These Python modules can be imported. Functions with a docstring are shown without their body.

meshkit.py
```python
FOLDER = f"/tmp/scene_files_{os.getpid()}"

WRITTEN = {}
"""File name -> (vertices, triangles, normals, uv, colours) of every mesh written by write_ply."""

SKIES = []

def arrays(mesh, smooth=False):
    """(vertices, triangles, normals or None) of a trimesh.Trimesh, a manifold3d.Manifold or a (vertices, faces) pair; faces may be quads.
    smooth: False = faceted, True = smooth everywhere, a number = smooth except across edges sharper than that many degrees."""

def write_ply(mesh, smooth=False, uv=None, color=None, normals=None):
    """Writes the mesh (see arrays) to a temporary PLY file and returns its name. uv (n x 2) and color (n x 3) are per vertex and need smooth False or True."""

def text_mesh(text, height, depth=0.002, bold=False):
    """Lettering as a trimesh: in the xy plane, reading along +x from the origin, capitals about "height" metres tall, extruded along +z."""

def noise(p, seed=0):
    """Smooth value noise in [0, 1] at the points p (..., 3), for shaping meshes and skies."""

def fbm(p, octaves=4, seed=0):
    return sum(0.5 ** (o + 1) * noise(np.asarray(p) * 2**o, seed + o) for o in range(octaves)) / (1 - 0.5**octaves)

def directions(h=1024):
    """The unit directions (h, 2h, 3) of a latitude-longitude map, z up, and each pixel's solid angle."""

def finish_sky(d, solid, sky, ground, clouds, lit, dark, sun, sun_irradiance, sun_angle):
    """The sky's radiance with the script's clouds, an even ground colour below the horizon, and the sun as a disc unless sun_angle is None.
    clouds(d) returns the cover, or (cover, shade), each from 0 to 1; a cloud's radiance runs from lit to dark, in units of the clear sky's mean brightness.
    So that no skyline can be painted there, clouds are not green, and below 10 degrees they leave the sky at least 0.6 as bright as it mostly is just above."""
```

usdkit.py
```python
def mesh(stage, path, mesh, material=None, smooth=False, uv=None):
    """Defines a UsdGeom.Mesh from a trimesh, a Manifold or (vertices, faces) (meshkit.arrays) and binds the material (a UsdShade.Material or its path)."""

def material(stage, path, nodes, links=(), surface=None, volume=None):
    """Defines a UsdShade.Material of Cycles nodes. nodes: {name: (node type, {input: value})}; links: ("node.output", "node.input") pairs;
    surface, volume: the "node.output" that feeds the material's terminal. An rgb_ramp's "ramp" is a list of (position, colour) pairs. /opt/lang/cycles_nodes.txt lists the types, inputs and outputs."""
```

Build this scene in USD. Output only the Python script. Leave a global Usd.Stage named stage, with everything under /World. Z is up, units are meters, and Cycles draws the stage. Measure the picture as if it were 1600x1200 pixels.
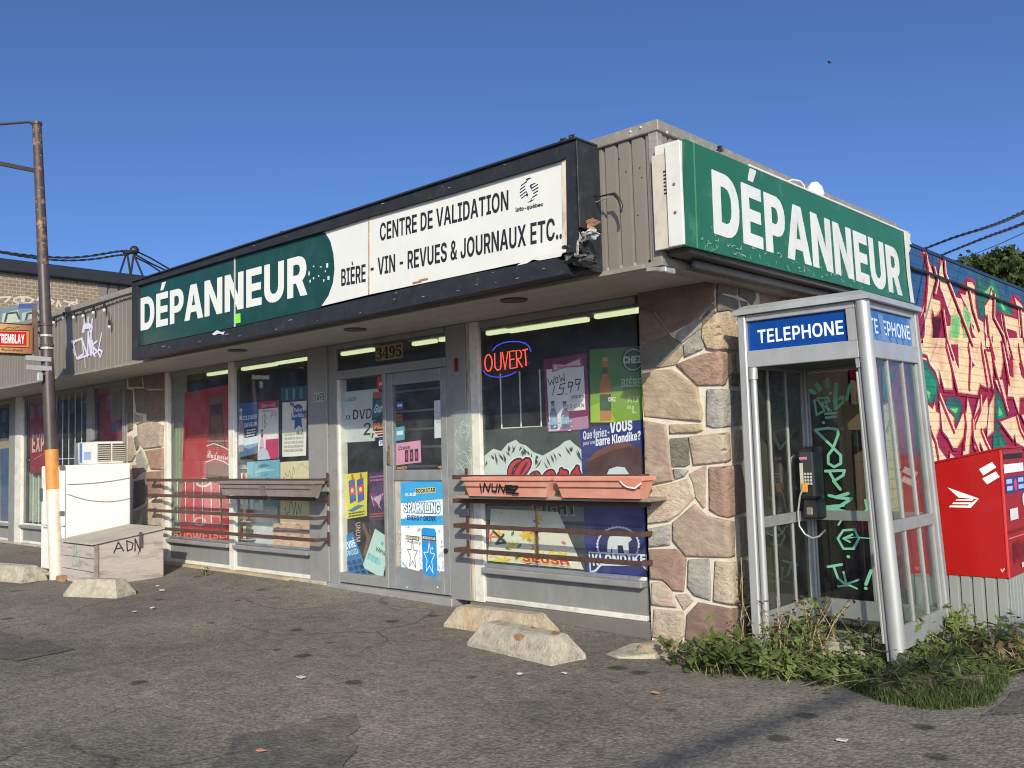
import math, random, glob
import numpy as np, trimesh, usdkit, meshkit
from pxr import Usd, UsdGeom, UsdLux, UsdShade, Gf, Sdf
from shapely.geometry import Polygon, LineString, MultiPolygon, Point, box as sbox
from shapely.ops import unary_union
from shapely import affinity
from scipy.spatial import Delaunay
from PIL import Image, ImageDraw, ImageFont

stage = Usd.Stage.CreateInMemory()
UsdGeom.SetStageUpAxis(stage, UsdGeom.Tokens.z)
UsdGeom.SetStageMetersPerUnit(stage, 1.0)
stage.SetDefaultPrim(UsdGeom.Xform.Define(stage, '/World').GetPrim())
UsdGeom.Scope.Define(stage, '/World/Looks')

# ---------------------------------------------------------------- camera (solved from the photograph's vanishing points)
FPX, YAW, PITCH, ROLL = 1424.73, math.radians(42.678), math.radians(4.119), math.radians(-1.704)
CAM = np.array([0, 0, 1.44])
_F = np.array([-math.sin(YAW) * math.cos(PITCH), math.cos(YAW) * math.cos(PITCH), math.sin(PITCH)])
_r = np.array([math.cos(YAW), math.sin(YAW), 0]); _u = np.cross(_r, _F)
_R = math.cos(ROLL) * _r + math.sin(ROLL) * _u; _U = -math.sin(ROLL) * _r + math.cos(ROLL) * _u
MC = np.array([_R, -_U, _F])
cam = UsdGeom.Camera.Define(stage, '/World/camera')
cam.AddTransformOp().Set(Gf.Matrix4d(*_R, 0, *_U, 0, *(-_F), 0, *CAM, 1))
cam.CreateHorizontalApertureAttr(36.0); cam.CreateVerticalApertureAttr(27.0)
cam.CreateFocalLengthAttr(FPX / 1600 * 36.0); cam.CreateClippingRangeAttr(Gf.Vec2f(0.05, 2000))
cam.CreateExposureAttr(0.24)

# ---------------------------------------------------------------- sky and sun (low evening sun behind the camera)
SUN = np.array([0.95, -1.0, 0.70]); SUN /= np.linalg.norm(SUN)
SUN_EL, SUN_ROT = math.asin(SUN[2]), math.atan2(SUN[0], SUN[1])
dome = UsdLux.DomeLight.Define(stage, '/World/sky'); dome.CreateIntensityAttr(1.0)
skymat = usdkit.material(stage, '/World/Looks/sky_air', {
    "s": ("sky_texture", {"sky_type": "single_scattering", "sun_disc": False, "sun_elevation": SUN_EL, "sun_rotation": SUN_ROT, "altitude": 100.0, "air_density": 0.5, "aerosol_density": 2.0, "ozone_density": 7.5}),
    "b": ("background_shader", {"strength": 0.15})}, [("s.color", "b.color")], surface="b.background")
UsdShade.MaterialBindingAPI.Apply(dome.GetPrim()).Bind(skymat)
dome.GetPrim().SetCustomDataByKey('kind', 'structure')
sun = UsdLux.DistantLight.Define(stage, '/World/sun')
sun.CreateNormalizeAttr(True); sun.CreateIntensityAttr(1.0); sun.CreateAngleAttr(0.5); sun.CreateColorAttr(Gf.Vec3f(1.0, 0.93, 0.73))
_sx = np.cross([0, 0, 1], SUN); _sx /= np.linalg.norm(_sx); _sy = np.cross(SUN, _sx)
sun.AddTransformOp().Set(Gf.Matrix4d(*_sx, 0, *_sy, 0, *SUN, 0, 0, 0, 30, 1))

# ---------------------------------------------------------------- pixels of the photograph -> points on real planes
def ray(p): return MC.T @ np.array([p[0] - 800, p[1] - 600, FPX])
def on(p, axis, value):
    d = ray(p); return CAM + d * (value - CAM[axis]) / d[axis]
def aty(p, Y): return on(p, 1, Y)
def atx(p, X): return on(p, 0, X)
def atz(p, Z=0.0): return on(p, 2, Z)
def fx(x, y=700, Y=6.0): return aty((x, y), Y)[0]
def fz(x, y, Y=6.0): return aty((x, y), Y)[2]

# ---------------------------------------------------------------- materials
def lin(c):
    c = np.asarray(c, float) / 255.0
    return np.where(c <= 0.04045, c / 12.92, ((c + 0.055) / 1.055) ** 2.4)
_mats = {}
def mat(name, col, rough=0.6, metal=0.0, var=0.12, scale=5.0, bump=0.0, bscale=60.0, dirt=None, dirt_scale=2.5, dirt_amt=0.5, spec=0.5, coat=0.0, stretch=(1, 1, 1), detail=6.0, dramp=(0.50, 0.68)):
    """A painted or natural surface: base colour, mottled by noise, optional dirt or rust patches and fine relief."""
    path = '/World/Looks/' + name
    if name in _mats: return _mats[name]
    col = np.asarray(col, float)
    n = {"g": ("geometry", {}), "mp": ("mapping", {"scale": stretch}), "n": ("noise_texture", {"scale": scale, "detail": detail, "roughness": 0.6}),
         "r": ("rgb_ramp", {"ramp": [(0.3, tuple(col * (1 - var))), (0.5, tuple(col)), (0.7, tuple(np.minimum(col * (1 + var), 0.92)))]}),
         "p": ("principled_bsdf", {"roughness": rough, "metallic": metal, "specular_ior_level": spec, "coat_weight": coat})}
    l = [("g.position", "mp.vector"), ("mp.vector", "n.vector"), ("n.fac", "r.fac")]
    last = "r.color"
    if dirt is not None:
        n["dn"] = ("noise_texture", {"scale": dirt_scale, "detail": 8.0, "roughness": 0.68})
        n["dr"] = ("rgb_ramp", {"ramp": [(dramp[0], (0, 0, 0)), (dramp[1], (dirt_amt,) * 3)]})
        n["dm"] = ("mix", {"color2": tuple(dirt)})
        l += [("mp.vector", "dn.vector"), ("dn.fac", "dr.fac"), ("dr.color", "dm.fac"), (last, "dm.color1")]
        last = "dm.color"
    l.append((last, "p.base_color"))
    if bump:
        n["bn"] = ("noise_texture", {"scale": bscale, "detail": 4.0, "roughness": 0.6})
        n["b"] = ("bump", {"strength": 1.0, "distance": bump})
        l += [("mp.vector", "bn.vector"), ("bn.fac", "b.height"), ("b.normal", "p.normal")]
    _mats[name] = usdkit.material(stage, path, n, l, surface="p.BSDF")
    return _mats[name]
def ink(c, rough=0.45):
    """Flat printed or painted colour, given as it looks in daylight (sRGB)."""
    c = tuple(int(v) for v in c)
    return mat('ink_%02x%02x%02x' % c, np.minimum(lin(c) * 0.95, 0.84), rough=rough, var=0.06, scale=9.0, spec=0.35)
def glow(name, col, strength):
    if name not in _mats: _mats[name] = usdkit.material(stage, '/World/Looks/' + name, {"e": ("emission", {"color": tuple(col), "strength": strength})}, [], surface="e.emission")
    return _mats[name]
def pane_mat(name, tint=(0.9, 0.94, 0.92), dust=0.03, dustcol=(0.5, 0.5, 0.48)):
    if name not in _mats:
        _mats[name] = usdkit.material(stage, '/World/Looks/' + name, {
            "f": ("fresnel", {"IOR": 1.45}), "t": ("transparent_bsdf", {"color": tint}), "g": ("glossy_bsdf", {"roughness": 0.02, "color": (0.9, 0.9, 0.9)}),
            "m": ("mix_closure", {}), "ge": ("geometry", {}), "ior": ("math", {"math_type": "multiply_add", "value2": 1 / 1.45 - 1.45, "value3": 1.45}), "dn": ("noise_texture", {"scale": 3.0, "detail": 7.0, "roughness": 0.7}),
            "dr": ("rgb_ramp", {"ramp": [(0.35, (dust * 0.4,) * 3), (0.75, (dust * 2.4,) * 3)]}), "d": ("diffuse_bsdf", {"color": dustcol}), "m2": ("mix_closure", {})},
            [("ge.backfacing", "ior.value1"), ("ior.value", "f.IOR"), ("f.fac", "m.fac"), ("t.BSDF", "m.closure1"), ("g.BSDF", "m.closure2"), ("ge.position", "dn.vector"), ("dn.fac", "dr.fac"), ("dr.color", "m2.fac"), ("m.closure", "m2.closure1"), ("d.BSDF", "m2.closure2")], surface="m2.closure")
    return _mats[name]

# ---------------------------------------------------------------- things and their parts
_used = {}
def numbered(parent, name):
    k = (str(parent), name); _used[k] = _used.get(k, 0) + 1
    return name if _used[k] == 1 else '%s_%03d' % (name, _used[k] - 1)
MANY = {'paint_chip', 'stain', 'splash', 'peeled_letter', 'scuff', 'crease', 'ice_picture', 'small_print', 'flower_picture', 'stems', 'leaves', 'torn_paper', 'mountain_ridge', 'cloud_picture', 'keypad', 'crown', 'branch', 'digit', 'lettering', 'rust_mark', 'handwriting'}
class Thing:
    """One top-level object: an Xform at its base with its parts below, or a single mesh."""
    def __init__(s, name, label=None, category=None, group=None, kind=None):
        s.name, s.data, s.parts = name, dict(label=label, category=category, group=group, kind=kind), []
    def add(s, name, mesh, material, parent=None, smooth=False, label=None):
        if isinstance(mesh, list): mesh = cat(mesh)
        s.parts.append([name, mesh, material, parent, smooth, label]); return len(s.parts) - 1
    def done(s, single=False, warp=None):
        if not s.parts: return
        ms = []
        for p in s.parts:
            m = p[1]
            if warp is not None: m = trimesh.Trimesh(warp(np.array(m.vertices)), m.faces, process=False)
            ms.append(m)
        allv = np.vstack([m.vertices for m in ms])
        base = np.array([(allv[:, 0].min() + allv[:, 0].max()) / 2, (allv[:, 1].min() + allv[:, 1].max()) / 2, allv[:, 2].min()])
        path = '/World/' + numbered('/World', s.name)
        if not single:
            top = UsdGeom.Xform.Define(stage, path); top.AddTranslateOp().Set(Gf.Vec3d(*base)); prim = top.GetPrim()
        paths = []
        for p, m in zip(s.parts, ms):
            name, _, material, parent, smooth, label = p
            under = path if parent is None else paths[parent]
            here = path if single else under + '/' + numbered(under, name)
            g = usdkit.mesh(stage, here, trimesh.Trimesh(np.array(m.vertices) - base, m.faces, process=False), material, smooth=smooth)
            if single: g.AddTranslateOp().Set(Gf.Vec3d(*base)); prim = g.GetPrim()
            if label: g.GetPrim().SetCustomDataByKey('label', label)
            if name in MANY and not single: g.GetPrim().SetCustomDataByKey('kind', 'stuff')
            paths.append(here)
        for k, v in s.data.items():
            if v: prim.SetCustomDataByKey(k, v)
        return path
def one(name, mesh, material, label=None, category=None, group=None, kind=None, smooth=False):
    t = Thing(name, label, category, group, kind); t.add(name, mesh, material, smooth=smooth); return t.done(single=True)

# ---------------------------------------------------------------- mesh helpers
def cat(ms):
    ms = [m for m in ms if m is not None and len(m.faces)]
    vs, fs, o = [], [], 0
    for m in ms:
        vs.append(np.asarray(m.vertices)); fs.append(np.asarray(m.faces) + o); o += len(m.vertices)
    return trimesh.Trimesh(np.vstack(vs), np.vstack(fs), process=False)
def bx(x0, x1, y0, y1, z0, z1, b=0.0):
    x0, x1 = min(x0, x1), max(x0, x1); y0, y1 = min(y0, y1), max(y0, y1); z0, z1 = min(z0, z1), max(z0, z1)
    b = min(b, 0.45 * min(x1 - x0, y1 - y0, z1 - z0))
    if b <= 0:
        m = trimesh.creation.box((x1 - x0, y1 - y0, z1 - z0)); m.apply_translation(((x0 + x1) / 2, (y0 + y1) / 2, (z0 + z1) / 2)); return m
    pts = []
    for sx in (0, 1):
        for sy in (0, 1):
            for sz in (0, 1):
                c = np.array([x1 if sx else x0, y1 if sy else y0, z1 if sz else z0]); d = np.array([-b if sx else b, -b if sy else b, -b if sz else b])
                for k in range(3):
                    q = c + d; q[k] = c[k]; pts.append(q)
    return trimesh.convex.convex_hull(np.array(pts))
def hull(pts): return trimesh.convex.convex_hull(np.array(pts, float))
def tube(pts, r, n=8, caps=True):
    pts = np.array(pts, float); r = np.broadcast_to(np.asarray(r, float), (len(pts),))
    t = np.gradient(pts, axis=0); t /= np.maximum(np.linalg.norm(t, axis=1, keepdims=True), 1e-9)
    a = np.array([0, 0, 1.0]) if abs(t[0][2]) < 0.9 else np.array([1.0, 0, 0])
    u = np.cross(t[0], a); u /= np.linalg.norm(u); vs = []
    for i in range(len(pts)):
        u = u - t[i] * (u @ t[i]); u /= np.linalg.norm(u); w = np.cross(t[i], u)
        for k in range(n):
            g = 2 * math.pi * k / n; vs.append(pts[i] + r[i] * (math.cos(g) * u + math.sin(g) * w))
    f = []
    for i in range(len(pts) - 1):
        for k in range(n):
            a0, a1 = i * n + k, i * n + (k + 1) % n
            f += [(a0, a1, a1 + n), (a0, a1 + n, a0 + n)]
    if caps:
        vs += [pts[0], pts[-1]]; c0, c1 = len(vs) - 2, len(vs) - 1
        for k in range(n):
            f += [(c0, (k + 1) % n, k), (c1, (len(pts) - 1) * n + k, (len(pts) - 1) * n + (k + 1) % n)]
    return trimesh.Trimesh(np.array(vs), np.array(f), process=False)
def bar(p, q, w, h, up=(0, 0, 1)):
    """A square-edged bar from p to q, h tall along up, w wide across."""
    p, q, up = np.array(p, float), np.array(q, float), np.array(up, float)
    t = (q - p) / np.linalg.norm(q - p); s = np.cross(t, up); s /= np.linalg.norm(s); u = np.cross(s, t)
    return hull([c + a * s * w / 2 + b * u * h / 2 for c in (p, q) for a in (-1, 1) for b in (-1, 1)])
def sag(p, q, drop, n=16):
    p, q = np.array(p, float), np.array(q, float)
    return [p + (q - p) * t - np.array([0, 0, drop * 4 * t * (1 - t)]) for t in np.linspace(0, 1, n)]
def ball(c, r, sub=2, scale=(1, 1, 1)):
    m = trimesh.creation.icosphere(subdivisions=sub, radius=1.0); m.vertices = m.vertices * np.array(scale) * r + np.array(c); return m
def lathe(profile, c, n=20):
    m = trimesh.creation.revolve(np.array(profile, float), sections=n); m.apply_translation(c); return m

# flat shapes on the planes of the place; a plane is ('y', Y) facing the street (-y) or ('x', X) facing the side street (+x)
def pl(p, plane):
    """pixel -> (along, z) on the plane"""
    if plane[0] == 'y': q = aty(p, plane[1]); return (q[0], q[2])
    q = atx(p, plane[1]); return (q[1], q[2])
def lift(ab, plane, out=0.0):
    ab = np.asarray(ab, float)
    if plane[0] == 'y': return np.column_stack([ab[:, 0], np.full(len(ab), plane[1] - out), ab[:, 1]])
    return np.column_stack([np.full(len(ab), plane[1] + out), ab[:, 0], ab[:, 1]])
def polys(g):
    if g.is_empty: return []
    if g.geom_type == 'Polygon': return [g]
    return [x for x in getattr(g, 'geoms', []) if x.geom_type == 'Polygon' and x.area > 1e-9]
def sheet(shape, plane, out):
    ms = []
    for g in polys(shape):
        v, f = trimesh.creation.triangulate_polygon(g, engine='earcut')
        if len(f): ms.append(trimesh.Trimesh(lift(v, plane, out), f, process=False))
    return cat(ms) if ms else None
def slab(shape, plane, out, depth):
    """Prism whose face stands OUT in front of the plane and which is DEPTH thick."""
    ms = []
    for g in polys(shape):
        m = trimesh.creation.extrude_polygon(g, depth, engine='earcut')
        v = np.array(m.vertices); w = lift(v[:, :2], plane, 0.0); k = out - v[:, 2]
        if plane[0] == 'y': w[:, 1] = plane[1] - k
        else: w[:, 0] = plane[1] + k
        ms.append(trimesh.Trimesh(w, m.faces, process=False))
    m = cat(ms); return m
def pxpoly(pts, plane): return Polygon([pl(p, plane) for p in pts]).buffer(0)
def ptpoly(pts): return Polygon(pts).buffer(0)

_fonts = glob.glob('/opt/blender-*/*/datafiles/fonts/Inter.woff2')[0]
_tp = {}
def text_shape(text, weight=700, font='sans'):
    """Lettering as a flat shape: baseline at 0, capitals 1 tall, starting at x = 0."""
    k = (text, weight, font)
    if k in _tp: return _tp[k]
    size = 130
    if font == 'sans':
        f = ImageFont.truetype(_fonts, size); f.set_variation_by_axes([14, weight])
    else:
        f = ImageFont.truetype(_fonts.replace('Inter.woff2', 'NotoSansMath-Regular.woff2'), size)
        def tr(c):
            if font == 'script' and c.isascii() and c.isalpha(): return chr((0x1d4d0 + ord(c) - 65) if c.isupper() else (0x1d4ea + ord(c) - 97))
            if font == 'serif' and c.isdigit(): return chr(0x1d7ce + int(c))
            if font == 'serif' and c.isascii() and c.isalpha(): return chr((0x1d400 + ord(c) - 65) if c.isupper() else (0x1d41a + ord(c) - 97))
            return c
        text = ''.join(tr(c) for c in text)
    x0, y0, x1, y1 = f.getbbox(text, anchor='ls')
    im = Image.new('L', (int(x1 - x0 + 10), int(y1 - y0 + 10)))
    ImageDraw.Draw(im).text((5 - x0, 5 - y0), text, 255, font=f, anchor='ls')
    onp = np.pad(np.asarray(im) > 127, ((0, 0), (1, 1))).astype(np.int8)
    rows, st = np.nonzero(np.diff(onp, axis=1) == 1); en = np.nonzero(np.diff(onp, axis=1) == -1)[1]
    g = unary_union([sbox(a, -r - 1, b, -r) for r, a, b in zip(rows, st, en)]).buffer(0.8).buffer(-0.8).simplify(0.75)
    cap = {'sans': 0.727, 'serif': 0.714, 'script': 0.70}[font] * size
    g = affinity.affine_transform(g, [1 / cap, 0, 0, 1 / cap, -5 / cap, (5 - y0) / cap])
    _tp[k] = g; return g
def warp_shape(g, fn):
    from shapely import transform
    return transform(g, lambda v: np.array([fn(a, b) for a, b in v]))

class Flat:
    """A printed or painted flat thing on a plane of the place: a sheet plus layers of flat print lying on it."""
    def __init__(s, name, label, category, corners, plane, paper=(245, 245, 240), thick=0.0015, group=None, out=0.0, px=True, parts=None, base_name='sheet', host=None, base_mat=None, nobase=False, parent=None):
        s.plane, s.out, s.n, s.layers = plane, out, 0, {}
        s.c = [np.array(pl(p, plane) if px else p, float) for p in corners]  # TL TR BR BL
        s.t = host or Thing(name, label, category, group); s.host = host is not None; s.parent = parent
        if not nobase:
            s.base = s.t.add(base_name, slab(ptpoly(s.c), plane, out, thick), base_mat or ink(paper), parent=parent)
            if host is not None and parent is None: s.parent = s.base
        s.clip = ptpoly(s.c)
    def uv(s, u, v):
        a, b, c, d = s.c
        return (a * (1 - u) + b * u) * (1 - v) + (d * (1 - u) + c * u) * v
    def _put(s, shape, col, name, clip=True, m=None):
        if clip: shape = shape.intersection(s.clip)
        if shape.is_empty: return s
        s.n += 1
        sh = sheet(shape, s.plane, s.out + 0.00025 * s.n)
        if sh is not None: s.layers.setdefault((name, tuple(col) if m is None else m), []).append(sh)
        return s
    def poly(s, pts, col, name='print', clip=True): return s._put(ptpoly([s.uv(*p) for p in pts]), col, name, clip)
    def rect(s, u0, v0, u1, v1, col, name='print'): return s.poly([(u0, v0), (u1, v0), (u1, v1), (u0, v1)], col, name)
    def px(s, pts, col, name='print', clip=False): return s._put(pxpoly(pts, s.plane), col, name, clip)
    def oval(s, u, v, ru, rv, col, name='print', n=24): return s.poly([(u + ru * math.cos(k * 2 * math.pi / n), v + rv * math.sin(k * 2 * math.pi / n)) for k in range(n)], col, name)
    def line(s, pts, w, col, name='print', px=False, clip=False):
        q = [pl(p, s.plane) if px else tuple(s.uv(*p)) for p in pts]
        return s._put(LineString(q).buffer(w / 2, quad_segs=3), col, name, clip)
    def text(s, string, box, col, weight=700, font='sans', slant=0.0, name='lettering', outline=None, clip=True):
        g = text_shape(string, weight, font); x0, _, x1, _ = g.bounds
        u0, v0, u1, v1 = box
        sh = warp_shape(g, lambda a, b: s.uv(u0 + (a - x0) / (x1 - x0) * (u1 - u0) + slant * b * (u1 - u0), v1 - b * (v1 - v0))).buffer(0)
        if outline: s._put(sh.buffer(outline[0]), outline[1], name, clip)
        return s._put(sh, col, name, clip)
    def qtext(s, string, quad, col, weight=700, font='sans', name='lettering', sep=False):
        """lettering fitted to four pixels TL TR BR BL on the plane"""
        q = [np.array(pl(p, s.plane)) for p in quad]
        def put(g, x0, x1):
            def fn(a, b):
                u = (a - x0) / (x1 - x0); v = 1 - b
                return (q[0] * (1 - u) + q[1] * u) * (1 - v) + (q[3] * (1 - u) + q[2] * u) * v
            return warp_shape(g, fn).buffer(0)
        g = text_shape(string, weight, font); x0, _, x1, _ = g.bounds
        return s._put(put(g, x0, x1), col, name, False)
    def done(s):
        for (name, c), ms in s.layers.items():
            s.t.add(name, cat(ms), c if not isinstance(c, tuple) else ink(c), parent=s.parent)
        if not s.host: s.t.done()
        return s
rng = np.random.default_rng(7)
# ================================================================ MATERIALS OF THE PLACE
def asphalt_mat(name, col, dark, speck=0.5):
    col, dark = np.array(col), np.array(dark)
    return usdkit.material(stage, '/World/Looks/' + name, {
        "g": ("geometry", {}), "big": ("noise_texture", {"scale": 0.55, "detail": 7.0, "roughness": 0.62}),
        "bigr": ("rgb_ramp", {"ramp": [(0.30, tuple(dark)), (0.46, tuple(col * 0.9)), (0.55, tuple(col)), (0.70, tuple(col * np.array([1.30, 1.26, 1.2])))]}),
        "v": ("voronoi_texture", {"scale": 48.0, "feature": "f1"}), "vr": ("rgb_ramp", {"ramp": [(0.0, (1.75,) * 3), (0.22, (1.2,) * 3), (0.45, (0.95,) * 3), (0.75, (0.45,) * 3)]}),
        "mid": ("noise_texture", {"scale": 7.0, "detail": 6.0, "roughness": 0.7}), "midr": ("rgb_ramp", {"ramp": [(0.32, (0.66,) * 3), (0.5, (1.0,) * 3), (0.68, (1.30, 1.28, 1.22))]}), "midm": ("mix", {"mix_type": "multiply", "fac": 0.8}),
        "vm": ("mix", {"mix_type": "multiply", "fac": speck}),
        "w": ("noise_texture", {"scale": 26.0, "detail": 6.0, "roughness": 0.75}), "wr": ("rgb_ramp", {"ramp": [(0.34, (0.58,) * 3), (0.5, (1.0,) * 3), (0.66, (1.42,) * 3)]}), "wm": ("mix", {"mix_type": "multiply", "fac": 0.70}),
        # old oil drips: small dark spots of their own shape
        "sp": ("voronoi_texture", {"scale": 1.9, "feature": "f1", "randomness": 1.0}), "dn": ("noise_texture", {"scale": 9.0, "detail": 4.0}),
        "sa": ("math", {"math_type": "multiply_add", "value2": 0.12}), "sr": ("rgb_ramp", {"ramp": [(0.155, (0.26,) * 3), (0.20, (1.0,) * 3)]}), "sm": ("mix", {"mix_type": "multiply", "fac": 0.85}),
        # hairline cracks
        "cd": ("noise_texture", {"scale": 1.6, "detail": 5.0}), "cx": ("mix", {"mix_type": "add", "fac": 0.45}), "ck": ("voronoi_texture", {"scale": 0.55, "feature": "distance_to_edge"}),
        "cr": ("rgb_ramp", {"ramp": [(0.0, (0.30,) * 3), (0.004, (0.5,) * 3), (0.009, (1.0,) * 3)]}), "ckm": ("noise_texture", {"scale": 0.35, "detail": 3.0}), "ckr": ("rgb_ramp", {"ramp": [(0.50, (0.0,) * 3), (0.60, (0.75,) * 3)]}), "cm": ("mix", {"mix_type": "multiply"}),
        "bh": ("math", {"math_type": "add"}), "b": ("bump", {"strength": 1.0, "distance": 0.0045}), "p": ("principled_bsdf", {"roughness": 0.88, "specular_ior_level": 0.3})},
        [("g.position", "big.vector"), ("g.position", "v.vector"), ("g.position", "w.vector"), ("g.position", "sp.vector"), ("g.position", "dn.vector"), ("g.position", "cd.vector"),
         ("big.fac", "bigr.fac"), ("v.distance", "vr.fac"), ("bigr.color", "vm.color1"), ("vr.color", "vm.color2"), ("w.fac", "wr.fac"), ("vm.color", "wm.color1"), ("wr.color", "wm.color2"),
         ("dn.fac", "sa.value1"), ("sp.distance", "sa.value3"), ("sa.value", "sr.fac"), ("g.position", "mid.vector"), ("mid.fac", "midr.fac"), ("wm.color", "midm.color1"), ("midr.color", "midm.color2"), ("midm.color", "sm.color1"), ("sr.color", "sm.color2"),
         ("g.position", "cx.color1"), ("cd.color", "cx.color2"), ("cx.color", "ck.vector"), ("ck.distance", "cr.fac"), ("g.position", "ckm.vector"), ("ckm.fac", "ckr.fac"), ("ckr.color", "cm.fac"), ("sm.color", "cm.color1"), ("cr.color", "cm.color2"),
         ("v.distance", "bh.value1"), ("w.fac", "bh.value2"), ("bh.value", "b.height"), ("cm.color", "p.base_color"), ("b.normal", "p.normal")], surface="p.BSDF")
ASPHALT = asphalt_mat('asphalt', (0.192, 0.172, 0.141), (0.112, 0.101, 0.085))
PATCH = asphalt_mat('asphalt_patch', (0.125, 0.114, 0.098), (0.092, 0.085, 0.075), 0.35)
CONCRETE = mat('concrete', (0.40, 0.355, 0.275), rough=0.95, var=0.24, scale=13, bump=0.014, bscale=48, dirt=(0.20, 0.175, 0.135), dirt_scale=9, dirt_amt=0.75)
CONCRETE_O = mat('ochre_stained_concrete', (0.40, 0.33, 0.235), rough=0.95, var=0.24, scale=13, bump=0.014, bscale=48, dirt=(0.40, 0.24, 0.11), dirt_scale=4, dirt_amt=0.6)
RUSTSTAIN = mat('rust_stain', (0.27, 0.14, 0.07), rough=0.9, var=0.3, scale=30)
PLINTH = mat('ochre_concrete', (0.36, 0.29, 0.19), rough=0.92, var=0.25, scale=6, bump=0.010, bscale=40, dirt=(0.42, 0.26, 0.13), dirt_scale=4, dirt_amt=0.6)
ALU = mat('grey_painted_frame', (0.235, 0.235, 0.225), rough=0.5, var=0.10, scale=3, dirt=(0.13, 0.12, 0.11), dirt_scale=6, dirt_amt=0.5, bump=0.001, bscale=30)
ALU_W = mat('weathered_white_mullion', (0.62, 0.60, 0.53), rough=0.5, var=0.10, scale=4, dirt=(0.36, 0.32, 0.25), dirt_scale=9, dirt_amt=0.55)
ALU_P = mat('grey_sill_panel', (0.205, 0.207, 0.198), rough=0.45, var=0.10, scale=1.6, dirt=(0.32, 0.32, 0.30), dirt_scale=7, dirt_amt=0.35, stretch=(1, 1, 0.25))
DOORGREY = mat('grey_door_paint', (0.20, 0.21, 0.215), rough=0.45, var=0.12, scale=4, dirt=(0.34, 0.33, 0.31), dirt_scale=9, dirt_amt=0.4)
BARE = mat('bare_wood_strip', (0.42, 0.36, 0.26), rough=0.8, var=0.25, scale=10, dirt=(0.14, 0.11, 0.09), dirt_scale=14, dirt_amt=0.8, stretch=(1, 1, 0.3))
SOFFIT = mat('soffit_metal', (0.40, 0.38, 0.33), rough=0.6, var=0.06, scale=2, dirt=(0.25, 0.22, 0.18), dirt_scale=3, dirt_amt=0.35)
SIDING = mat('taupe_ribbed_metal', (0.190, 0.171, 0.143), rough=0.55, var=0.07, scale=2.5, dirt=(0.20, 0.175, 0.145), dirt_scale=5, dirt_amt=0.5, stretch=(1, 1, 0.35))
TRIM = mat('taupe_cap_trim', (0.225, 0.205, 0.175), rough=0.55, var=0.10, scale=5, dirt=(0.46, 0.44, 0.40), dirt_scale=12, dirt_amt=0.4)
CREAM = mat('cream_flashing', (0.52, 0.475, 0.39), rough=0.6, var=0.08, scale=4, dirt=(0.33, 0.29, 0.22), dirt_scale=6, dirt_amt=0.5)
BLACKM = mat('black_sign_metal', (0.022, 0.024, 0.028), rough=0.5, spec=0.3, var=0.25, scale=8, dirt=(0.10, 0.10, 0.10), dirt_scale=16, dirt_amt=0.35, dramp=(0.58, 0.70))
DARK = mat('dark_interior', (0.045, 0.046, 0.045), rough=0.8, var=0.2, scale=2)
INFLOOR = mat('shop_floor', (0.11, 0.10, 0.09), rough=0.5, var=0.15, scale=3)
MORTAR = mat('pale_mortar', (0.62, 0.55, 0.44), rough=0.95, var=0.12, scale=12, bump=0.004, bscale=90, dirt=(0.40, 0.34, 0.26), dirt_scale=6, dirt_amt=0.5)
GLASS = pane_mat('window_glass', tint=(0.975, 0.985, 0.98), dust=0.024)
ROOFING = mat('roof_felt', (0.09, 0.085, 0.08), rough=0.9)
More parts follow.
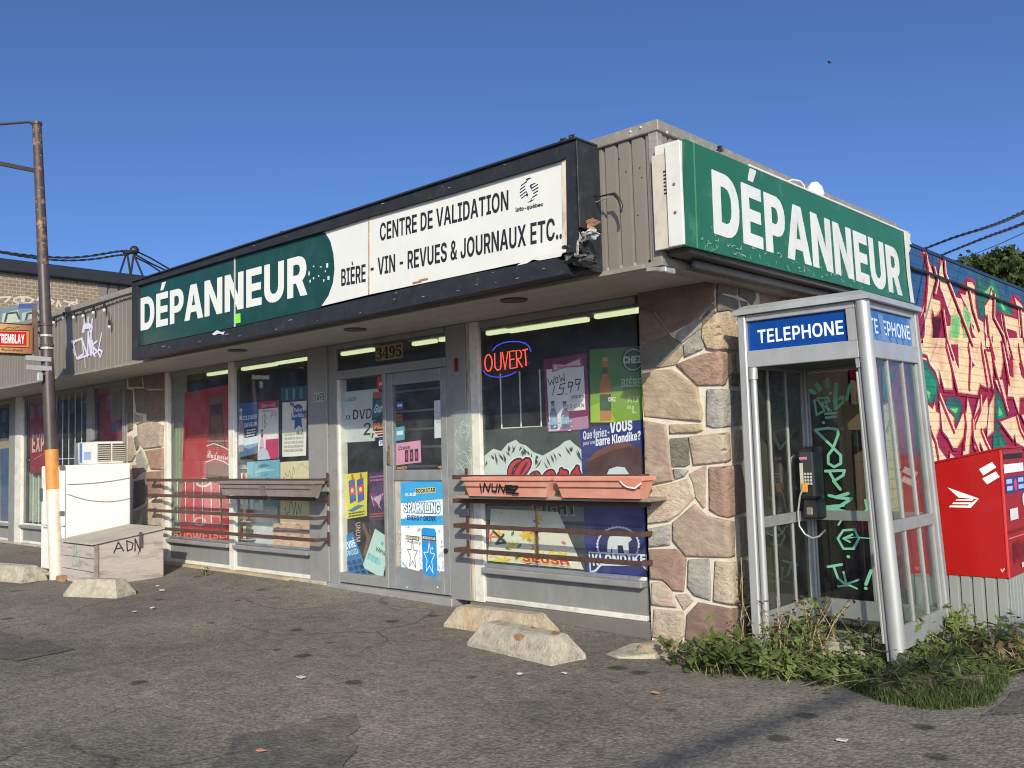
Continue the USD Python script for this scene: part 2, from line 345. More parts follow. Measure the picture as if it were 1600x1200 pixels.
RUSTBAR = mat('brown_rail_paint', (0.070, 0.038, 0.030), rough=0.55, var=0.25, scale=18, dirt=(0.13, 0.060, 0.032), dirt_scale=22, dirt_amt=0.6)

# ================================================================ GROUND
def gz(x, y):
    x, y = np.asarray(x, float), np.asarray(y, float)
    dip = -0.055 * np.exp(-((x + 4.1) / 1.1) ** 2) * np.clip((y - 4.9) / 1.0, 0, 1)
    lift_ = 0.055 * np.clip((-x - 6.0) / 3.0, 0, 1) * np.clip((y - 5.2) / 0.8, 0, 1)
    return dip + lift_ + 0.010 * (meshkit.fbm(np.stack([x * 0.8, y * 0.8, x * 0], -1), 3, 5) - 0.5)
gx = np.concatenate([[-400, -150, -70, -40, -28], np.arange(-22, 8.01, 0.25), [12, 25, 60, 150, 400]])
gy = np.concatenate([[-400, -150, -60, -25, -10], np.arange(-4, 8.51, 0.25), [10, 14, 25, 60, 150, 400]])
GX, GY = np.meshgrid(gx, gy, indexing='ij')
V = np.column_stack([GX.ravel(), GY.ravel(), gz(GX, GY).ravel()])
ny = len(gy); F = []
for i in range(len(gx) - 1):
    for j in range(ny - 1):
        a = i * ny + j; F += [(a, a + ny, a + ny + 1), (a, a + ny + 1, a + 1)]
one('ground', trimesh.Trimesh(V, np.array(F), process=False), ASPHALT, kind='structure', smooth=True)
def ground_sheet(name, pts_px, material, up=0.006, seg=0.12, wob=0.0, **kw):
    g = Polygon([tuple(atz(p, 0.0)[:2]) for p in pts_px]).buffer(0.05).buffer(-0.05).segmentize(seg)
    b = np.array(g.exterior.coords)[:-1]
    b = b + wob * (np.stack([meshkit.noise(np.column_stack([b * 4.3, b[:, :1] * 0 + k]), k) for k in (1, 2)], 1) - 0.5) * 2
    g = Polygon(b).buffer(0)
    ix = [p for p in np.stack(np.meshgrid(np.arange(g.bounds[0], g.bounds[2], 0.18), np.arange(g.bounds[1], g.bounds[3], 0.18)), -1).reshape(-1, 2) if g.buffer(-0.06).contains(Point(p))]
    pts = np.vstack([np.array(g.exterior.coords)[:-1]] + ([np.array(ix)] if ix else []))
    d = Delaunay(pts); f = [t for t in d.simplices if g.buffer(1e-4).contains(Point(pts[t].mean(0)))]
    return one(name, trimesh.Trimesh(np.column_stack([pts, gz(pts[:, 0], pts[:, 1]) + up]), np.array(f), process=False), material, kind='structure', **kw)
ground_sheet('asphalt_patch', [(320, 1215), (352, 1172), (372, 1150), (440, 1143), (520, 1122), (562, 1118), (566, 1132), (545, 1150), (540, 1215)], PATCH, wob=0.05)
ground_sheet('asphalt_patch', [(-30, 985), (60, 1003), (115, 1016), (90, 1022), (30, 1034), (-30, 1030)], PATCH, wob=0.06)
ground_sheet('asphalt_patch', [(1575, 1080), (1660, 1062), (1660, 1112), (1540, 1120)], PATCH, wob=0.05)

# ================================================================ THE SHOP BUILDING
YW, YP, YF, XC = 6.0, 5.93, 5.02, -3.395        # window plane, stone face, fascia face, stone side wall
ZS, ZT = 2.64, 3.587                            # soffit, parapet top
XL = -22.0
B = Thing('corner_store_building', 'long low shop building with ribbed taupe parapet, stone pillars and big windows', 'building')
# roof, ceiling, walls, floor behind the glass
B.add('roof', bx(XL, XC - 0.02, YF + 0.10, 16.0, 2.96, 3.12), ROOFING)
B.add('roof', bx(XL, XC + 0.10, YF + 0.12, YF + 0.16, 3.12, 3.52), ROOFING)
B.add('ceiling', bx(XL, XC - 0.25, 6.12, 13.0, 2.86, 2.94), mat('ceiling_tile', (0.22, 0.21, 0.19), rough=0.8))
B.add('floor', bx(XL, XC - 0.25, 6.10, 13.0, -0.2, 0.085), INFLOOR)
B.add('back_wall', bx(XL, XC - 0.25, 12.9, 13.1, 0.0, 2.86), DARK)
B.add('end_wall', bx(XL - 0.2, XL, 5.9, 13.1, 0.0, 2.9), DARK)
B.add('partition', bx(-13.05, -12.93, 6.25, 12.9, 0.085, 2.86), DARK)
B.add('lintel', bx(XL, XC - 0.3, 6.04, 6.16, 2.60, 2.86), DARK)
# soffit: four long boards with their joints
for k in range(4):
    y0 = YF + 0.012 + k * (YW + 0.05 - YF) / 4
    B.add('soffit_board', bx(XL, -3.27, y0, y0 + (YW + 0.05 - YF) / 4 - 0.006, ZS, ZS + 0.03), SOFFIT)
for p in ((371, 547), (555, 514), (803, 468)):
    q = on(p, 2, ZS); B.add('recessed_light', lathe([(0.0, 0), (0.085, 0), (0.11, -0.006), (0.112, 0.01), (0.0, 0.01)], (q[0], q[1], ZS - 0.006)), mat('lamp_ring', (0.07, 0.06, 0.05)))
# ribbed fascia sheets
def ribbed(a0, a1, z0, z1, plane, pitch=0.113, depth=0.022, back=0.02):
    pts = []; a = a0
    while a < a1 - 1e-6:
        for t, o in ((0.0, 0), (0.74, 0), (0.80, -depth), (0.94, -depth)):
            x = a + t * pitch
            if x <= a1: pts.append((x, o))
        a += pitch
    pts.append((a1, pts[-1][1]))
    vs = []; f = []
    for x, o in pts: vs += [lift([(x, z0)], plane, o)[0], lift([(x, z1)], plane, o)[0]]
    for i in range(len(pts) - 1):
        a = 2 * i; f += [(a, a + 2, a + 3), (a, a + 3, a + 1)]
    return trimesh.Trimesh(np.array(vs), np.array(f), process=False)
x = -3.79
for x0, x1 in ((-3.80, -3.30), (-5.6, -3.80), (-7.4, -5.6), (-9.2, -7.4), (-11.0, -9.2), (-12.1, -11.0), (-13.2, -12.1), (-14.6, -13.2), (-16.0, -14.6), (-17.4, -16.0), (-18.8, -17.4), (XL, -18.8)):
    B.add('fascia_sheet', ribbed(x0, x1 - 0.002, ZS, ZT - 0.06, ('y', YF)), SIDING)
for y0, y1 in ((5.06, 6.4), (6.4, 7.8), (7.8, 9.3)):
    B.add('fascia_sheet', ribbed(y0, y1 - 0.002, ZS, ZT - 0.06, ('x', -3.262)), SIDING)
B.add('corner_trim', bx(-3.325, -3.252, YF - 0.010, YF + 0.055, ZS - 0.02, ZT - 0.05, 0.004), TRIM)
B.add('cap_trim', bx(-10.3, -3.235, YF - 0.022, YF + 0.13, ZT - 0.075, ZT, 0.006), TRIM)
B.add('cap_trim', bx(-3.41, -3.236, YF - 0.021, 9.3, ZT - 0.074, ZT + 0.001, 0.006), TRIM)
B.add('cap_trim', bx(XL, -10.3, YF - 0.02, YF + 0.13, ZT - 0.085, ZT - 0.012, 0.006), TRIM)
B.add('fascia_edge', bx(XL, -3.25, YF - 0.012, YF + 0.012, ZS - 0.025, ZS + 0.006), TRIM)
B.add('fascia_edge', bx(-3.40, -3.25, YF + 0.012, 9.3, ZS - 0.024, ZS + 0.03), TRIM)
# bent scrap of trim at the fascia corner
m = bx(-3.36, -3.20, YF - 0.05, YF + 0.06, ZS - 0.07, ZS - 0.04, 0.004).subdivide().subdivide()
m.vertices += 0.035 * (np.stack([meshkit.noise(m.vertices * 14, k) for k in range(3)], 1) - 0.5)
B.add('bent_flashing', m, mat('dented_galvanised', (0.42, 0.40, 0.37), rough=0.4, metal=0.4, var=0.3, scale=20))
for k in range(9):   # screws and bullet-like rust pits on the right fascia
    p = [(1000, 262), (1003, 277), (978, 268), (1016, 268), (997, 336), (968, 248), (985, 206), (1001, 199), (1042, 207)][k]
    q = aty(p, YF - (0.024 if k > 5 else 0.0)); B.add('screw', ball(q, 0.006 if k < 6 else 0.008, 1), mat('screw_dark', (0.05, 0.04, 0.035)) if k < 6 else mat('screw_bright', (0.6, 0.58, 0.55), rough=0.3))

# stone pillars: recessed pale mortar with single stones standing out
STONE = {
    'tan': ((0.40, 0.325, 0.245), (0.30, 0.23, 0.175)), 'red': ((0.30, 0.195, 0.145), (0.20, 0.135, 0.105)), 'grey': ((0.30, 0.285, 0.25), (0.17, 0.165, 0.15)),
    'ochre': ((0.41, 0.32, 0.215), (0.31, 0.235, 0.165)), 'dark': ((0.165, 0.15, 0.115), (0.09, 0.085, 0.07)), 'brown': ((0.21, 0.14, 0.105), (0.14, 0.095, 0.075)),
    'pink': ((0.36, 0.275, 0.205), (0.30, 0.19, 0.15)), 'buff': ((0.43, 0.355, 0.265), (0.40, 0.245, 0.205))}
def stone_mat(k, i): return mat('stone_%s_%d' % (k, i), np.array(STONE[k][0]) * (0.92 + 0.09 * i), rough=0.92, var=0.20, scale=9 + 5 * i, bump=0.016, bscale=15 + 8 * i, dirt=STONE[k][1], dirt_scale=5 + 2 * i, dirt_amt=0.75, stretch=(1, 1, 1.6))
def stone_mesh(poly, fold, seed, proud=0.022):
    """A rough split stone. poly in (s, z): s < 0 runs along the front face, s > 0 round the corner along the side face."""
    poly = poly.buffer(0.007).buffer(-0.006, join_style=1).buffer(0.006, join_style=1)
    if poly.is_empty: return None
    poly = max(polys(poly), key=lambda g: g.area)
    e = np.array(poly.exterior.segmentize(0.022).coords)[:-1]
    r = np.random.default_rng(seed)
    pts, hs = [e], [np.zeros(len(e))]
    for d, h in ((0.005, 0.80), (0.018, 1.0)):
        q = poly.buffer(-d)
        for g in polys(q):
            if g.area > 0.0008:
                ee = np.array(g.exterior.segmentize(0.022 if d < .01 else .045).coords)[:-1]; pts.append(ee); hs.append(np.full(len(ee), h))
    b = poly.bounds
    gg = [(a + r.uniform(-.014, .014), c + r.uniform(-.014, .014)) for a in np.arange(b[0], b[2], 0.055) for c in np.arange(b[1], b[3], 0.055)]
    gg = [p for p in gg if poly.buffer(-0.042).contains(Point(p))]
    if b[0] < -0.02 and b[2] > 0.02: gg += [(0.0, c) for c in np.arange(b[1] + 0.03, b[3] - 0.02, 0.05) if poly.buffer(-0.02).contains(Point(0, c))]
    if gg: pts.append(np.array(gg)); hs.append(np.full(len(gg), 1.05))
    P = np.vstack(pts); H = np.concatenate(hs)
    n = meshkit.fbm(np.column_stack([P * 9.0, np.full(len(P), seed * 1.7)]), 3, seed) - 0.5
    tilt = (P - P.mean(0)) @ r.uniform(-0.05, 0.05, 2)
    H = H * (proud * r.uniform(0.8, 1.15) + 0.030 * n * (H > 0.9) + tilt * (H > 0.5))
    H = np.where(np.arange(len(P)) < len(e), -0.012, np.maximum(H, 0.004))
    T = Delaunay(P).simplices
    T = np.array([t for t in T if poly.buffer(0.002).contains(Point(P[t].mean(0)))])
    Vv = np.array([fold(s_, z_, h_) for (s_, z_), h_ in zip(P, H)])
    return trimesh.Trimesh(Vv, T, process=False)
def fold_right(s_, z_, h): return (XC + min(s_, 0) + (h if s_ >= -0.012 else 0), YP + max(s_, 0) - (h if s_ <= 0.012 else 0), z_)
def fold_left(s_, z_, h): return (s_, YP - h, z_)
def unfold(p):
    q = aty(p, YP)
    return (q[0] - XC, q[2]) if q[0] <= XC else (atx(p, XC)[1] - YP, atx(p, XC)[2])
core = B.add('stone_pillar', bx(-4.085, XC, YP, 6.6, -0.30, 2.70), MORTAR)
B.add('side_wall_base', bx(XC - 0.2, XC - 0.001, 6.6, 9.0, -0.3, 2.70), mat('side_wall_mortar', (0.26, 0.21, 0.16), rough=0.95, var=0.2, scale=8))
Z = lambda pts, ox, oy, k: [(ox + a / k, oy + b / k) for a, b in pts]
RS = [('tan', Z([(145, 965), (300, 940), (440, 935), (520, 985), (720, 1125), (715, 1262), (150, 1262)], 980, 430, 6.316))]
q1 = lambda pts: Z(pts, 990, 640, 3.0)
q2 = lambda pts: Z(pts, 980, 430, 6.316)
RS = [
    ('ochre', q2([(145, 968), (300, 940), (440, 935), (520, 985), (700, 1115), (712, 1230)]) + q1([(325, 15), (320, 52), (52, 32)])),
    ('dark', q2([(135, 715), (420, 600), (545, 690), (330, 905), (150, 925)])), ('brown', q2([(130, 330), (260, 370), (420, 590), (150, 700), (132, 690)])),
    ('brown', q2([(110, 130), (860, 40), (855, 250), (790, 320), (690, 430), (440, 560), (290, 360), (120, 310)])),
    ('grey', q2([(505, 570), (700, 420), (745, 480), (730, 520), (550, 665), (490, 620)])), ('dark', q2([(750, 420), (850, 290), (870, 370), (755, 500)])),
    ('tan', q2([(550, 690), (555, 780), (480, 880), (330, 905)])), ('grey', q2([(565, 690), (735, 525), (735, 600), (760, 700), (745, 730), (580, 800)])),
    ('ochre', q2([(745, 520), (880, 375), (985, 358), (1085, 400), (1045, 470), (1080, 520), (1065, 740), (870, 735), (800, 720), (745, 610)])),
    ('dark', q2([(880, 190), (1040, 230), (1085, 250), (1085, 390), (985, 350), (885, 365)])),
    ('brown', q2([(885, 40), (925, 50), (930, 185), (880, 175)])),
    ('dark', q2([(935, 45), (1050, 85), (1065, 195), (935, 170)])), ('dark', q2([(1085, 90), (1235, 85), (1250, 230), (1220, 290), (1170, 240), (1095, 200)])), ('dark', q2([(1110, 255), (1170, 270), (1180, 380), (1145, 370)])),
    ('red', q2([(495, 880), (770, 775), (975, 775), (985, 1000), (960, 1070), (930, 1085), (700, 1085)])), ('ochre', q2([(1008, 775), (1055, 780), (1055, 930), (1010, 970)])), ('dark', q2([(1010, 985), (1085, 975), (1085, 1090), (1005, 1080)])),
    ('grey', q2([(800, 1130), (1085, 1150)]) + q1([(510, 0), (505, 70), (380, 85), (345, 75), (345, 0)])),
    ('pink', q1([(52, 52), (150, 72), (165, 180), (187, 330), (62, 355)])), ('ochre', q1([(172, 72), (320, 70), (325, 95), (300, 105), (172, 112)])), ('dark', q1([(175, 138), (255, 132), (262, 255), (250, 262), (190, 262)])),
    ('buff', q1([(265, 128), (440, 108), (450, 235), (425, 245), (285, 258)])), ('tan', q1([(462, 105), (505, 95), (507, 235), (462, 245)])),
    ('grey', q1([(190, 280), (258, 285), (240, 310), (200, 325)])), ('buff', q1([(265, 300), (340, 265), (335, 455), (300, 410), (285, 340)])), ('red', q1([(360, 272), (490, 260), (520, 400), (518, 478), (440, 505), (400, 495), (358, 470)])),
    ('buff', q1([(65, 370), (170, 350), (255, 325), (290, 410), (215, 490), (170, 520), (72, 532)])), ('pink', q1([(190, 530), (290, 445), (345, 500), (465, 525), (470, 685), (435, 692), (250, 685), (190, 610)])),
    ('tan', q1([(487, 510), (525, 500), (535, 680), (490, 690)])), ('grey', q1([(72, 560), (172, 540), (170, 632), (78, 640)])), ('red', q1([(78, 658), (200, 655), (248, 700), (235, 850), (190, 845), (140, 795), (85, 790)])),
    ('grey', q1([(262, 705), (355, 700), (362, 820), (360, 892), (290, 870), (258, 830)])), ('tan', q1([(385, 710), (530, 708), (545, 740), (540, 895), (470, 908), (380, 895)])),
    ('buff', q1([(88, 812), (145, 805), (180, 850), (202, 925), (140, 920), (88, 912)])), ('tan', q1([(203, 868), (255, 865), (282, 895), (240, 935)])),
    ('tan', q1([(100, 935), (235, 950), (238, 1060), (210, 1085), (92, 1065)])), ('brown', q1([(255, 960), (305, 905), (360, 915), (487, 930), (497, 1145), (460, 1140), (330, 1100), (250, 1075)])), ('dark', q1([(507, 920), (550, 910), (560, 1105), (515, 1115)])),
    ('tan', q1([(105, 1075), (200, 1095), (245, 1090), (235, 1125), (170, 1120), (120, 1100)])),
]
for i, (k, pts) in enumerate(RS):
    try: g = ptpoly([unfold(p) for p in pts])
    except Exception: continue
    for gg in polys(g)[:1]:
        m = stone_mesh(gg, fold_right, 100 + i)
        if m is not None: B.add('stone', m, stone_mat(k, i % 3), parent=core, smooth=50)
# squared stones of the side wall running under the side sign
cside = len(B.parts) - 1
yy = 6.98
while yy < 8.9:
    w = rng.uniform(0.16, 0.34)
    for z0, z1 in ((2.16, 2.38), (2.40, 2.62)):
        B.add('stone', bx(XC - 0.03, XC + 0.018 + rng.uniform(0, .012), yy + 0.008, yy + w - 0.008, z0, z1, 0.008), stone_mat(['red', 'brown', 'brown', 'tan', 'red'][int(rng.integers(5))], int(rng.integers(3))), parent=core)
    yy += w
# left pillar
corel = B.add('stone_pillar', bx(-13.10, -12.02, YP, 6.3, -0.1, 2.66), MORTAR)
qL = lambda pts: Z(pts, 190, 540, 4.138)
q3 = lambda pts: Z(pts, 0, 620, 3.75)
LS = [('tan', q3([(805, 165), (905, 142), (955, 170), (950, 290), (845, 305), (815, 270)])), ('red', q3([(855, 318), (952, 303), (955, 425), (890, 420), (875, 370)])), ('grey', q3([(805, 345), (832, 310), (872, 390), (860, 430), (825, 450), (805, 380)])),
      ('red', q3([(865, 442), (955, 435), (955, 570), (880, 595), (860, 560), (858, 480)])), ('dark', q3([(785, 495), (845, 485), (858, 580), (850, 620), (785, 655)])), ('tan', q3([(835, 655), (900, 605), (960, 590), (960, 760), (835, 745)])),
      ('tan', q3([(755, 230), (780, 230), (795, 260), (800, 340), (780, 375), (755, 380)])), ('dark', q3([(785, 245), (805, 230), (818, 290), (805, 315)])), ('red', q3([(780, 400), (812, 400), (820, 450), (790, 480)])), ('buff', q3([(785, 670), (830, 660), (815, 720), (790, 745)])),
      ('brown', qL([(175, 295), (270, 290), (272, 480), (220, 490), (175, 480)])), ('dark', qL([(85, 280), (165, 285), (160, 440), (100, 430)])), ('brown', qL([(140, 165), (270, 165), (270, 280), (150, 275)])), ('dark', qL([(45, 180), (130, 170), (135, 265), (50, 265)])), ('tan', qL([(85, 440), (120, 460), (135, 455), (140, 495), (105, 510), (90, 490)])), ('dark', qL([(40, 285), (72, 290), (75, 540), (42, 560)]))]
for i, (k, pts) in enumerate(LS):
    m = stone_mesh(ptpoly([(aty(p, YP)[0], aty(p, YP)[2]) for p in pts]), fold_left, 300 + i)
    if m is not None: B.add('stone', m, stone_mat(k, i % 3), parent=corel, smooth=50)
for i in range(4):
    for j in range(2):
        B.add('stone', bx(-13.06 + i * 0.26, -12.84 + i * 0.26, YP - 0.02, YP + 0.02, 0.02 + j * 0.24, 0.23 + j * 0.24, 0.012), stone_mat(['tan', 'red', 'buff', 'grey'][(i + j) % 4], i % 3), parent=corel)

# window frames along the front
ZSILL, ZB = 0.385, 0.085
def post(x0, x1, m, z0=ZB - 0.02, z1=ZS - 0.002, y0=5.945, y1=6.003, name='mullion', b=0.006): B.add(name, bx(x0, x1, y0, y1, z0, z1, b), m)
PX = lambda v: fx(v, 700)
post(PX(258.5), PX(268), ALU_W); post(PX(363), PX(371), ALU_W); post(PX(488), PX(518), ALU, y0=5.945, name='corner_post')
post(PX(518.5), PX(531), ALU, y0=5.965, name='door_jamb'); post(PX(712), PX(736.5), ALU, y0=5.945, name='corner_post'); post(PX(703), PX(711.5), ALU, y0=5.968, name='door_jamb')
post(PX(737), PX(741.5), BARE, y0=5.952, name='wood_strip'); post(PX(742), PX(756), ALU_W, y0=5.955)
for a, b_ in ((-40, -32), (19, 28), (140, 148)): post(PX(a), PX(b_), ALU)
post(PX(28.5), PX(38), ALU_W); post(PX(196), PX(200.5), ALU)
def bay(px0, px1, zs=ZSILL, glass=True, panel=True):
    x0, x1 = PX(px0) + 0.003, PX(px1) - 0.003
    B.add('window_head', bx(x0, x1, 5.975, 6.08, 2.575, ZS - 0.003, 0.005), ALU)
    B.add('sill', bx(x0, x1, 5.91, 6.10, zs - 0.05, zs, 0.008), ALU)
    B.add('sill_bead', bx(x0, x1, 5.972, 6.002, zs + 0.001, zs + 0.03, 0.004), ALU_W)
    p = B.add('sill_panel', bx(x0, x1, 5.985, 6.08, ZB + 0.035, zs - 0.052), ALU_P)
    B.add('bottom_rail', bx(x0, x1, 5.965, 6.09, ZB - 0.01, ZB + 0.033, 0.005), ALU_W)
    g = B.add('window_pane', bx(x0, x1, 5.990, 5.994, zs + 0.031, 2.574), GLASS)
bay(268, 363); bay(371, 488); bay(756, 1004)
bay(-32, 19); bay(38, 140); bay(148, 196)
B.add('window_head', bx(PX(-60), PX(-40), 5.975, 6.08, 2.3, ZS - 0.003), ALU)
B.add('window_pane', bx(-21.9, PX(-40), 5.990, 5.994, 0.1, 2.574), GLASS)
B.add('plinth', bx(-12.05, -8.95, 5.88, 6.2, -0.15, ZB - 0.011, 0.02), PLINTH)
B.add('plinth', bx(-8.94, -8.30, 5.93, 6.2, -0.15, ZB - 0.012, 0.01), CONCRETE)
B.add('plinth', bx(XL, -13.11, 5.90, 6.2, -0.15, ZB - 0.011, 0.015), CONCRETE)
B.add('plinth', bx(-6.12, -4.09, 5.97, 6.2, -0.25, ZB - 0.012, 0.01), mat('dark_plinth', (0.14, 0.13, 0.12), rough=0.9))
# entrance: sidelight, door, transom
D = Thing('x', None, None)
zt = lambda px: fz(*px)
xl, xm0, xm1, xr = PX(531), PX(604), PX(611), PX(703)
B.add('transom_bar', bx(xl, xr, 5.955, 6.09, 2.255, 2.345, 0.006), ALU)
B.add('transom_head', bx(xl, xr, 5.955, 6.09, 2.585, ZS - 0.003, 0.005), ALU)
B.add('transom_pane', bx(xl, xr, 5.990, 5.994, 2.346, 2.584), GLASS)
B.add('door_mullion', bx(xm0, xm1 - 0.02, 5.95, 6.09, ZB, 2.254, 0.005), ALU)
B.add('threshold', bx(PX(519), PX(712), 5.90, 6.15, -0.1, ZB - 0.013, 0.008), mat('worn_threshold', (0.33, 0.32, 0.30), rough=0.5, metal=0.3))
B.add('sidelight_frame', bx(xl, xm0, 5.965, 6.08, ZB, ZB + 0.10, 0.005), ALU); B.add('sidelight_frame', bx(xl, xl + 0.035, 5.97, 6.08, ZB + 0.101, 2.254, 0.005), ALU_W)
B.add('sidelight_pane', bx(xl + 0.036, xm0, 5.990, 5.994, ZB + 0.101, 2.254), GLASS)
# door leaf and its pieces
dx0, dx1 = xm1 - 0.018, xr - 0.004
zm = fz(655, 742)
door = B.add('door', [bx(dx0, dx0 + 0.085, 5.968, 6.02, ZB + 0.002, 2.25, 0.004), bx(dx1 - 0.085, dx1, 5.968, 6.02, ZB + 0.002, 2.25, 0.004), bx(dx0 + 0.085, dx1 - 0.085, 5.969, 6.019, 2.13, 2.25, 0.004), bx(dx0 + 0.085, dx1 - 0.085, 5.967, 6.02, zm - 0.055, zm + 0.05, 0.004), bx(dx0 + 0.085, dx1 - 0.085, 5.966, 6.021, ZB + 0.002, ZB + 0.22, 0.004)], DOORGREY)
B.add('door_pane', bx(dx0 + 0.086, dx1 - 0.086, 5.976, 5.980, zm + 0.051, 2.129), GLASS, parent=door)
B.add('lower_door_panel', bx(dx0 + 0.086, dx1 - 0.086, 5.985, 6.0, ZB + 0.221, zm - 0.056), mat('weathered_plywood', (0.42, 0.38, 0.31), rough=0.85, var=0.2, scale=6, dirt=(0.22, 0.19, 0.15), dirt_scale=7, dirt_amt=0.6), parent=door)
B.add('lock_plate', bx(dx0 + 0.012, dx0 + 0.062, 5.958, 5.9675, zm + 0.10, zm + 0.30, 0.004), mat('worn_lock_plate', (0.22, 0.17, 0.11), rough=0.5, metal=0.3, var=0.4, scale=30), parent=door); B.add('pull_handle', tube([(dx0 + 0.037, 5.958, zm + 0.12), (dx0 + 0.037, 5.925, zm + 0.13), (dx0 + 0.037, 5.925, zm + 0.24), (dx0 + 0.037, 5.958, zm + 0.25)], 0.008, 8), mat('worn_steel_handle', (0.25, 0.24, 0.22), rough=0.4, metal=0.5), parent=door, smooth=40)
B.add('lock', lathe([(0, 0), (0.022, 0), (0.022, 0.02), (0, 0.02)], (0, 0, 0)).apply_transform(trimesh.transformations.rotation_matrix(math.pi / 2, (1, 0, 0))).apply_translation((dx1 - 0.04, 5.966, ZB + 0.42)), mat('lock_dark', (0.02, 0.02, 0.02)), parent=door)
for px_ in (640, 688): B.add('screw', ball((fx(px_, 917), 5.965, fz(px_, 917)), 0.009, 1), mat('screw_bright', (0.6, 0.58, 0.55), rough=0.3), parent=door)
# plastic film taped on the post, red alarm plate, small number plate
fl = Flat('film', None, None, [(709, 643), (737, 640), (739, 745), (710, 742)], ('y', 5.944), paper=(150, 160, 150), host=B, base_name='plastic_film', base_mat=pane_mat('wrinkled_film', dust=0.16, dustcol=(0.55, 0.62, 0.56)))
for k in range(14):
    a = rng.uniform(0, 0.8); b_ = rng.uniform(0.05, 0.9); fl.line([(a, b_), (a + rng.uniform(.05, .3), b_ + rng.uniform(-.12, .12)), (a + rng.uniform(.1, .5), b_ + rng.uniform(-.05, .2))], 0.004, (205, 215, 205), name='crease', clip=True)
fl.done()
B.add('alarm_plate', bx(fx(717, 570), fx(723, 570), 5.937, 5.945, fz(720, 581), fz(720, 560), 0.002), ink((120, 30, 35)))
# fluorescent fixtures hanging inside
B.done()
TUBE = glow('fluorescent_tube', (0.74, 0.82, 0.47), 0.95)
FLUO = ['fluorescent tube fitting above the red beer banner in the first window', 'left fluorescent tube fitting at the top of the second window', 'right fluorescent tube fitting at the top of the second window', 'fluorescent tube fitting left of the number plate over the door', 'middle fluorescent tube fitting behind the glass over the door', 'right fluorescent tube fitting behind the glass over the door', 'short fluorescent tube fitting at the left end of the neon window', 'long fluorescent tube fitting above the neon sign window', 'fluorescent tube fitting beside the right stone pillar']
for lab_, (a, b_) in zip(FLUO, (((330, 587), (361, 580.5)), ((384, 578.5), (427, 570)), ((433, 569), (487, 560.5)), ((535, 555), (584, 547.5)), ((646, 539.5), (682, 534)), ((688, 533), (716, 528.5)), ((762, 523), (793, 518)), ((799, 519.5), (917, 500.5)), ((930, 497), (1004, 486)))):
    p, q = on(a, 2, 2.70), on(b_, 2, 2.70); y = (p[1] + q[1]) / 2
    t = Thing('fluorescent_light', lab_, 'ceiling light', 'fluorescent fittings on the shop ceiling')
    t.add('housing', bx(p[0] - 0.01, q[0] + 0.01, y - 0.09, y + 0.09, 2.735, 2.855, 0.01), mat('fitting_white', (0.6, 0.6, 0.56)))
    t.add('tube', bx(p[0], q[0], y - 0.035, y + 0.035, 2.69, 2.733, 0.012), TUBE); t.done()
# ================================================================ FRONT SIGN BOX
S = Thing('shop_sign', 'long black framed fascia sign, green and white, reading DÉPANNEUR and CENTRE DE VALIDATION', 'shop sign')
PS, PF = ('y', 4.80), ('y', 4.765)
GREEN_D = mat('dark_green_acrylic', lin((28, 66, 62)) * 0.9, rough=0.30, var=0.10, scale=2.5, dirt=tuple(lin((50, 92, 84))), dirt_scale=5, dirt_amt=0.35)
WHITE_A = mat('white_acrylic', (0.67, 0.67, 0.625), rough=0.32, var=0.03, scale=3, dirt=(0.56, 0.52, 0.44), dirt_scale=3.5, dirt_amt=0.35, dramp=(0.55, 0.75))
BLK = mat('black_lettering', (0.020, 0.020, 0.022), rough=0.4)
WHT = mat('white_lettering', (0.69, 0.69, 0.65), rough=0.4, var=0.03, scale=6)
# panel outlines on the sign plane
tl, tr = (216, 446), (881, 247.5); bl, br = (216, 541), (881, 392.5)
def top_at(x): return np.interp(x, [216, 366, 497, 576.5, 700, 881], [446, 401, 363, 338, 302.5, 247.5])
def bot_at(x): return np.interp(x, [216, 366, 500, 578, 700, 812, 881], [541, 511, 481, 460, 434, 413, 396])
def panel(x0, x1): return pxpoly([(x0, top_at(x0)), (x1, top_at(x1)), (x1, bot_at(x1)), (x0, bot_at(x0))], PS)
curve = [(497, top_at(497)), (508, 364), (516, 377), (521, 398), (522.5, 421), (520, 442), (513, 462), (500, bot_at(500))]
green1 = panel(216, 366.5); g2 = pxpoly([(367.5, top_at(367.5))] + curve + [(367.5, bot_at(367.5))], PS)
white2 = panel(367.5, 576).difference(g2.buffer(0.002)); white3 = panel(577.3, 881)
S.add('green_panel', slab(green1, PS, 0.0, 0.012), GREEN_D); S.add('green_panel', slab(g2, PS, 0.0, 0.012), GREEN_D)
S.add('white_panel', slab(white2, PS, 0.0, 0.012), WHITE_A); S.add('white_panel', slab(white3, PS, 0.0, 0.012), WHITE_A)
S.add('panel_joint', slab(pxpoly([(366.3, top_at(366)), (368, top_at(368)), (368, bot_at(368)), (366.3, bot_at(366))], PS), PS, 0.006, 0.008), mat('joint_light', (0.45, 0.44, 0.41)))
S.add('panel_joint', slab(pxpoly([(576, top_at(576)), (577.6, top_at(577)), (577.6, bot_at(577)), (576, bot_at(576))], PS), PS, 0.006, 0.008), mat('joint_rusty', (0.40, 0.28, 0.17), var=0.4, scale=30))
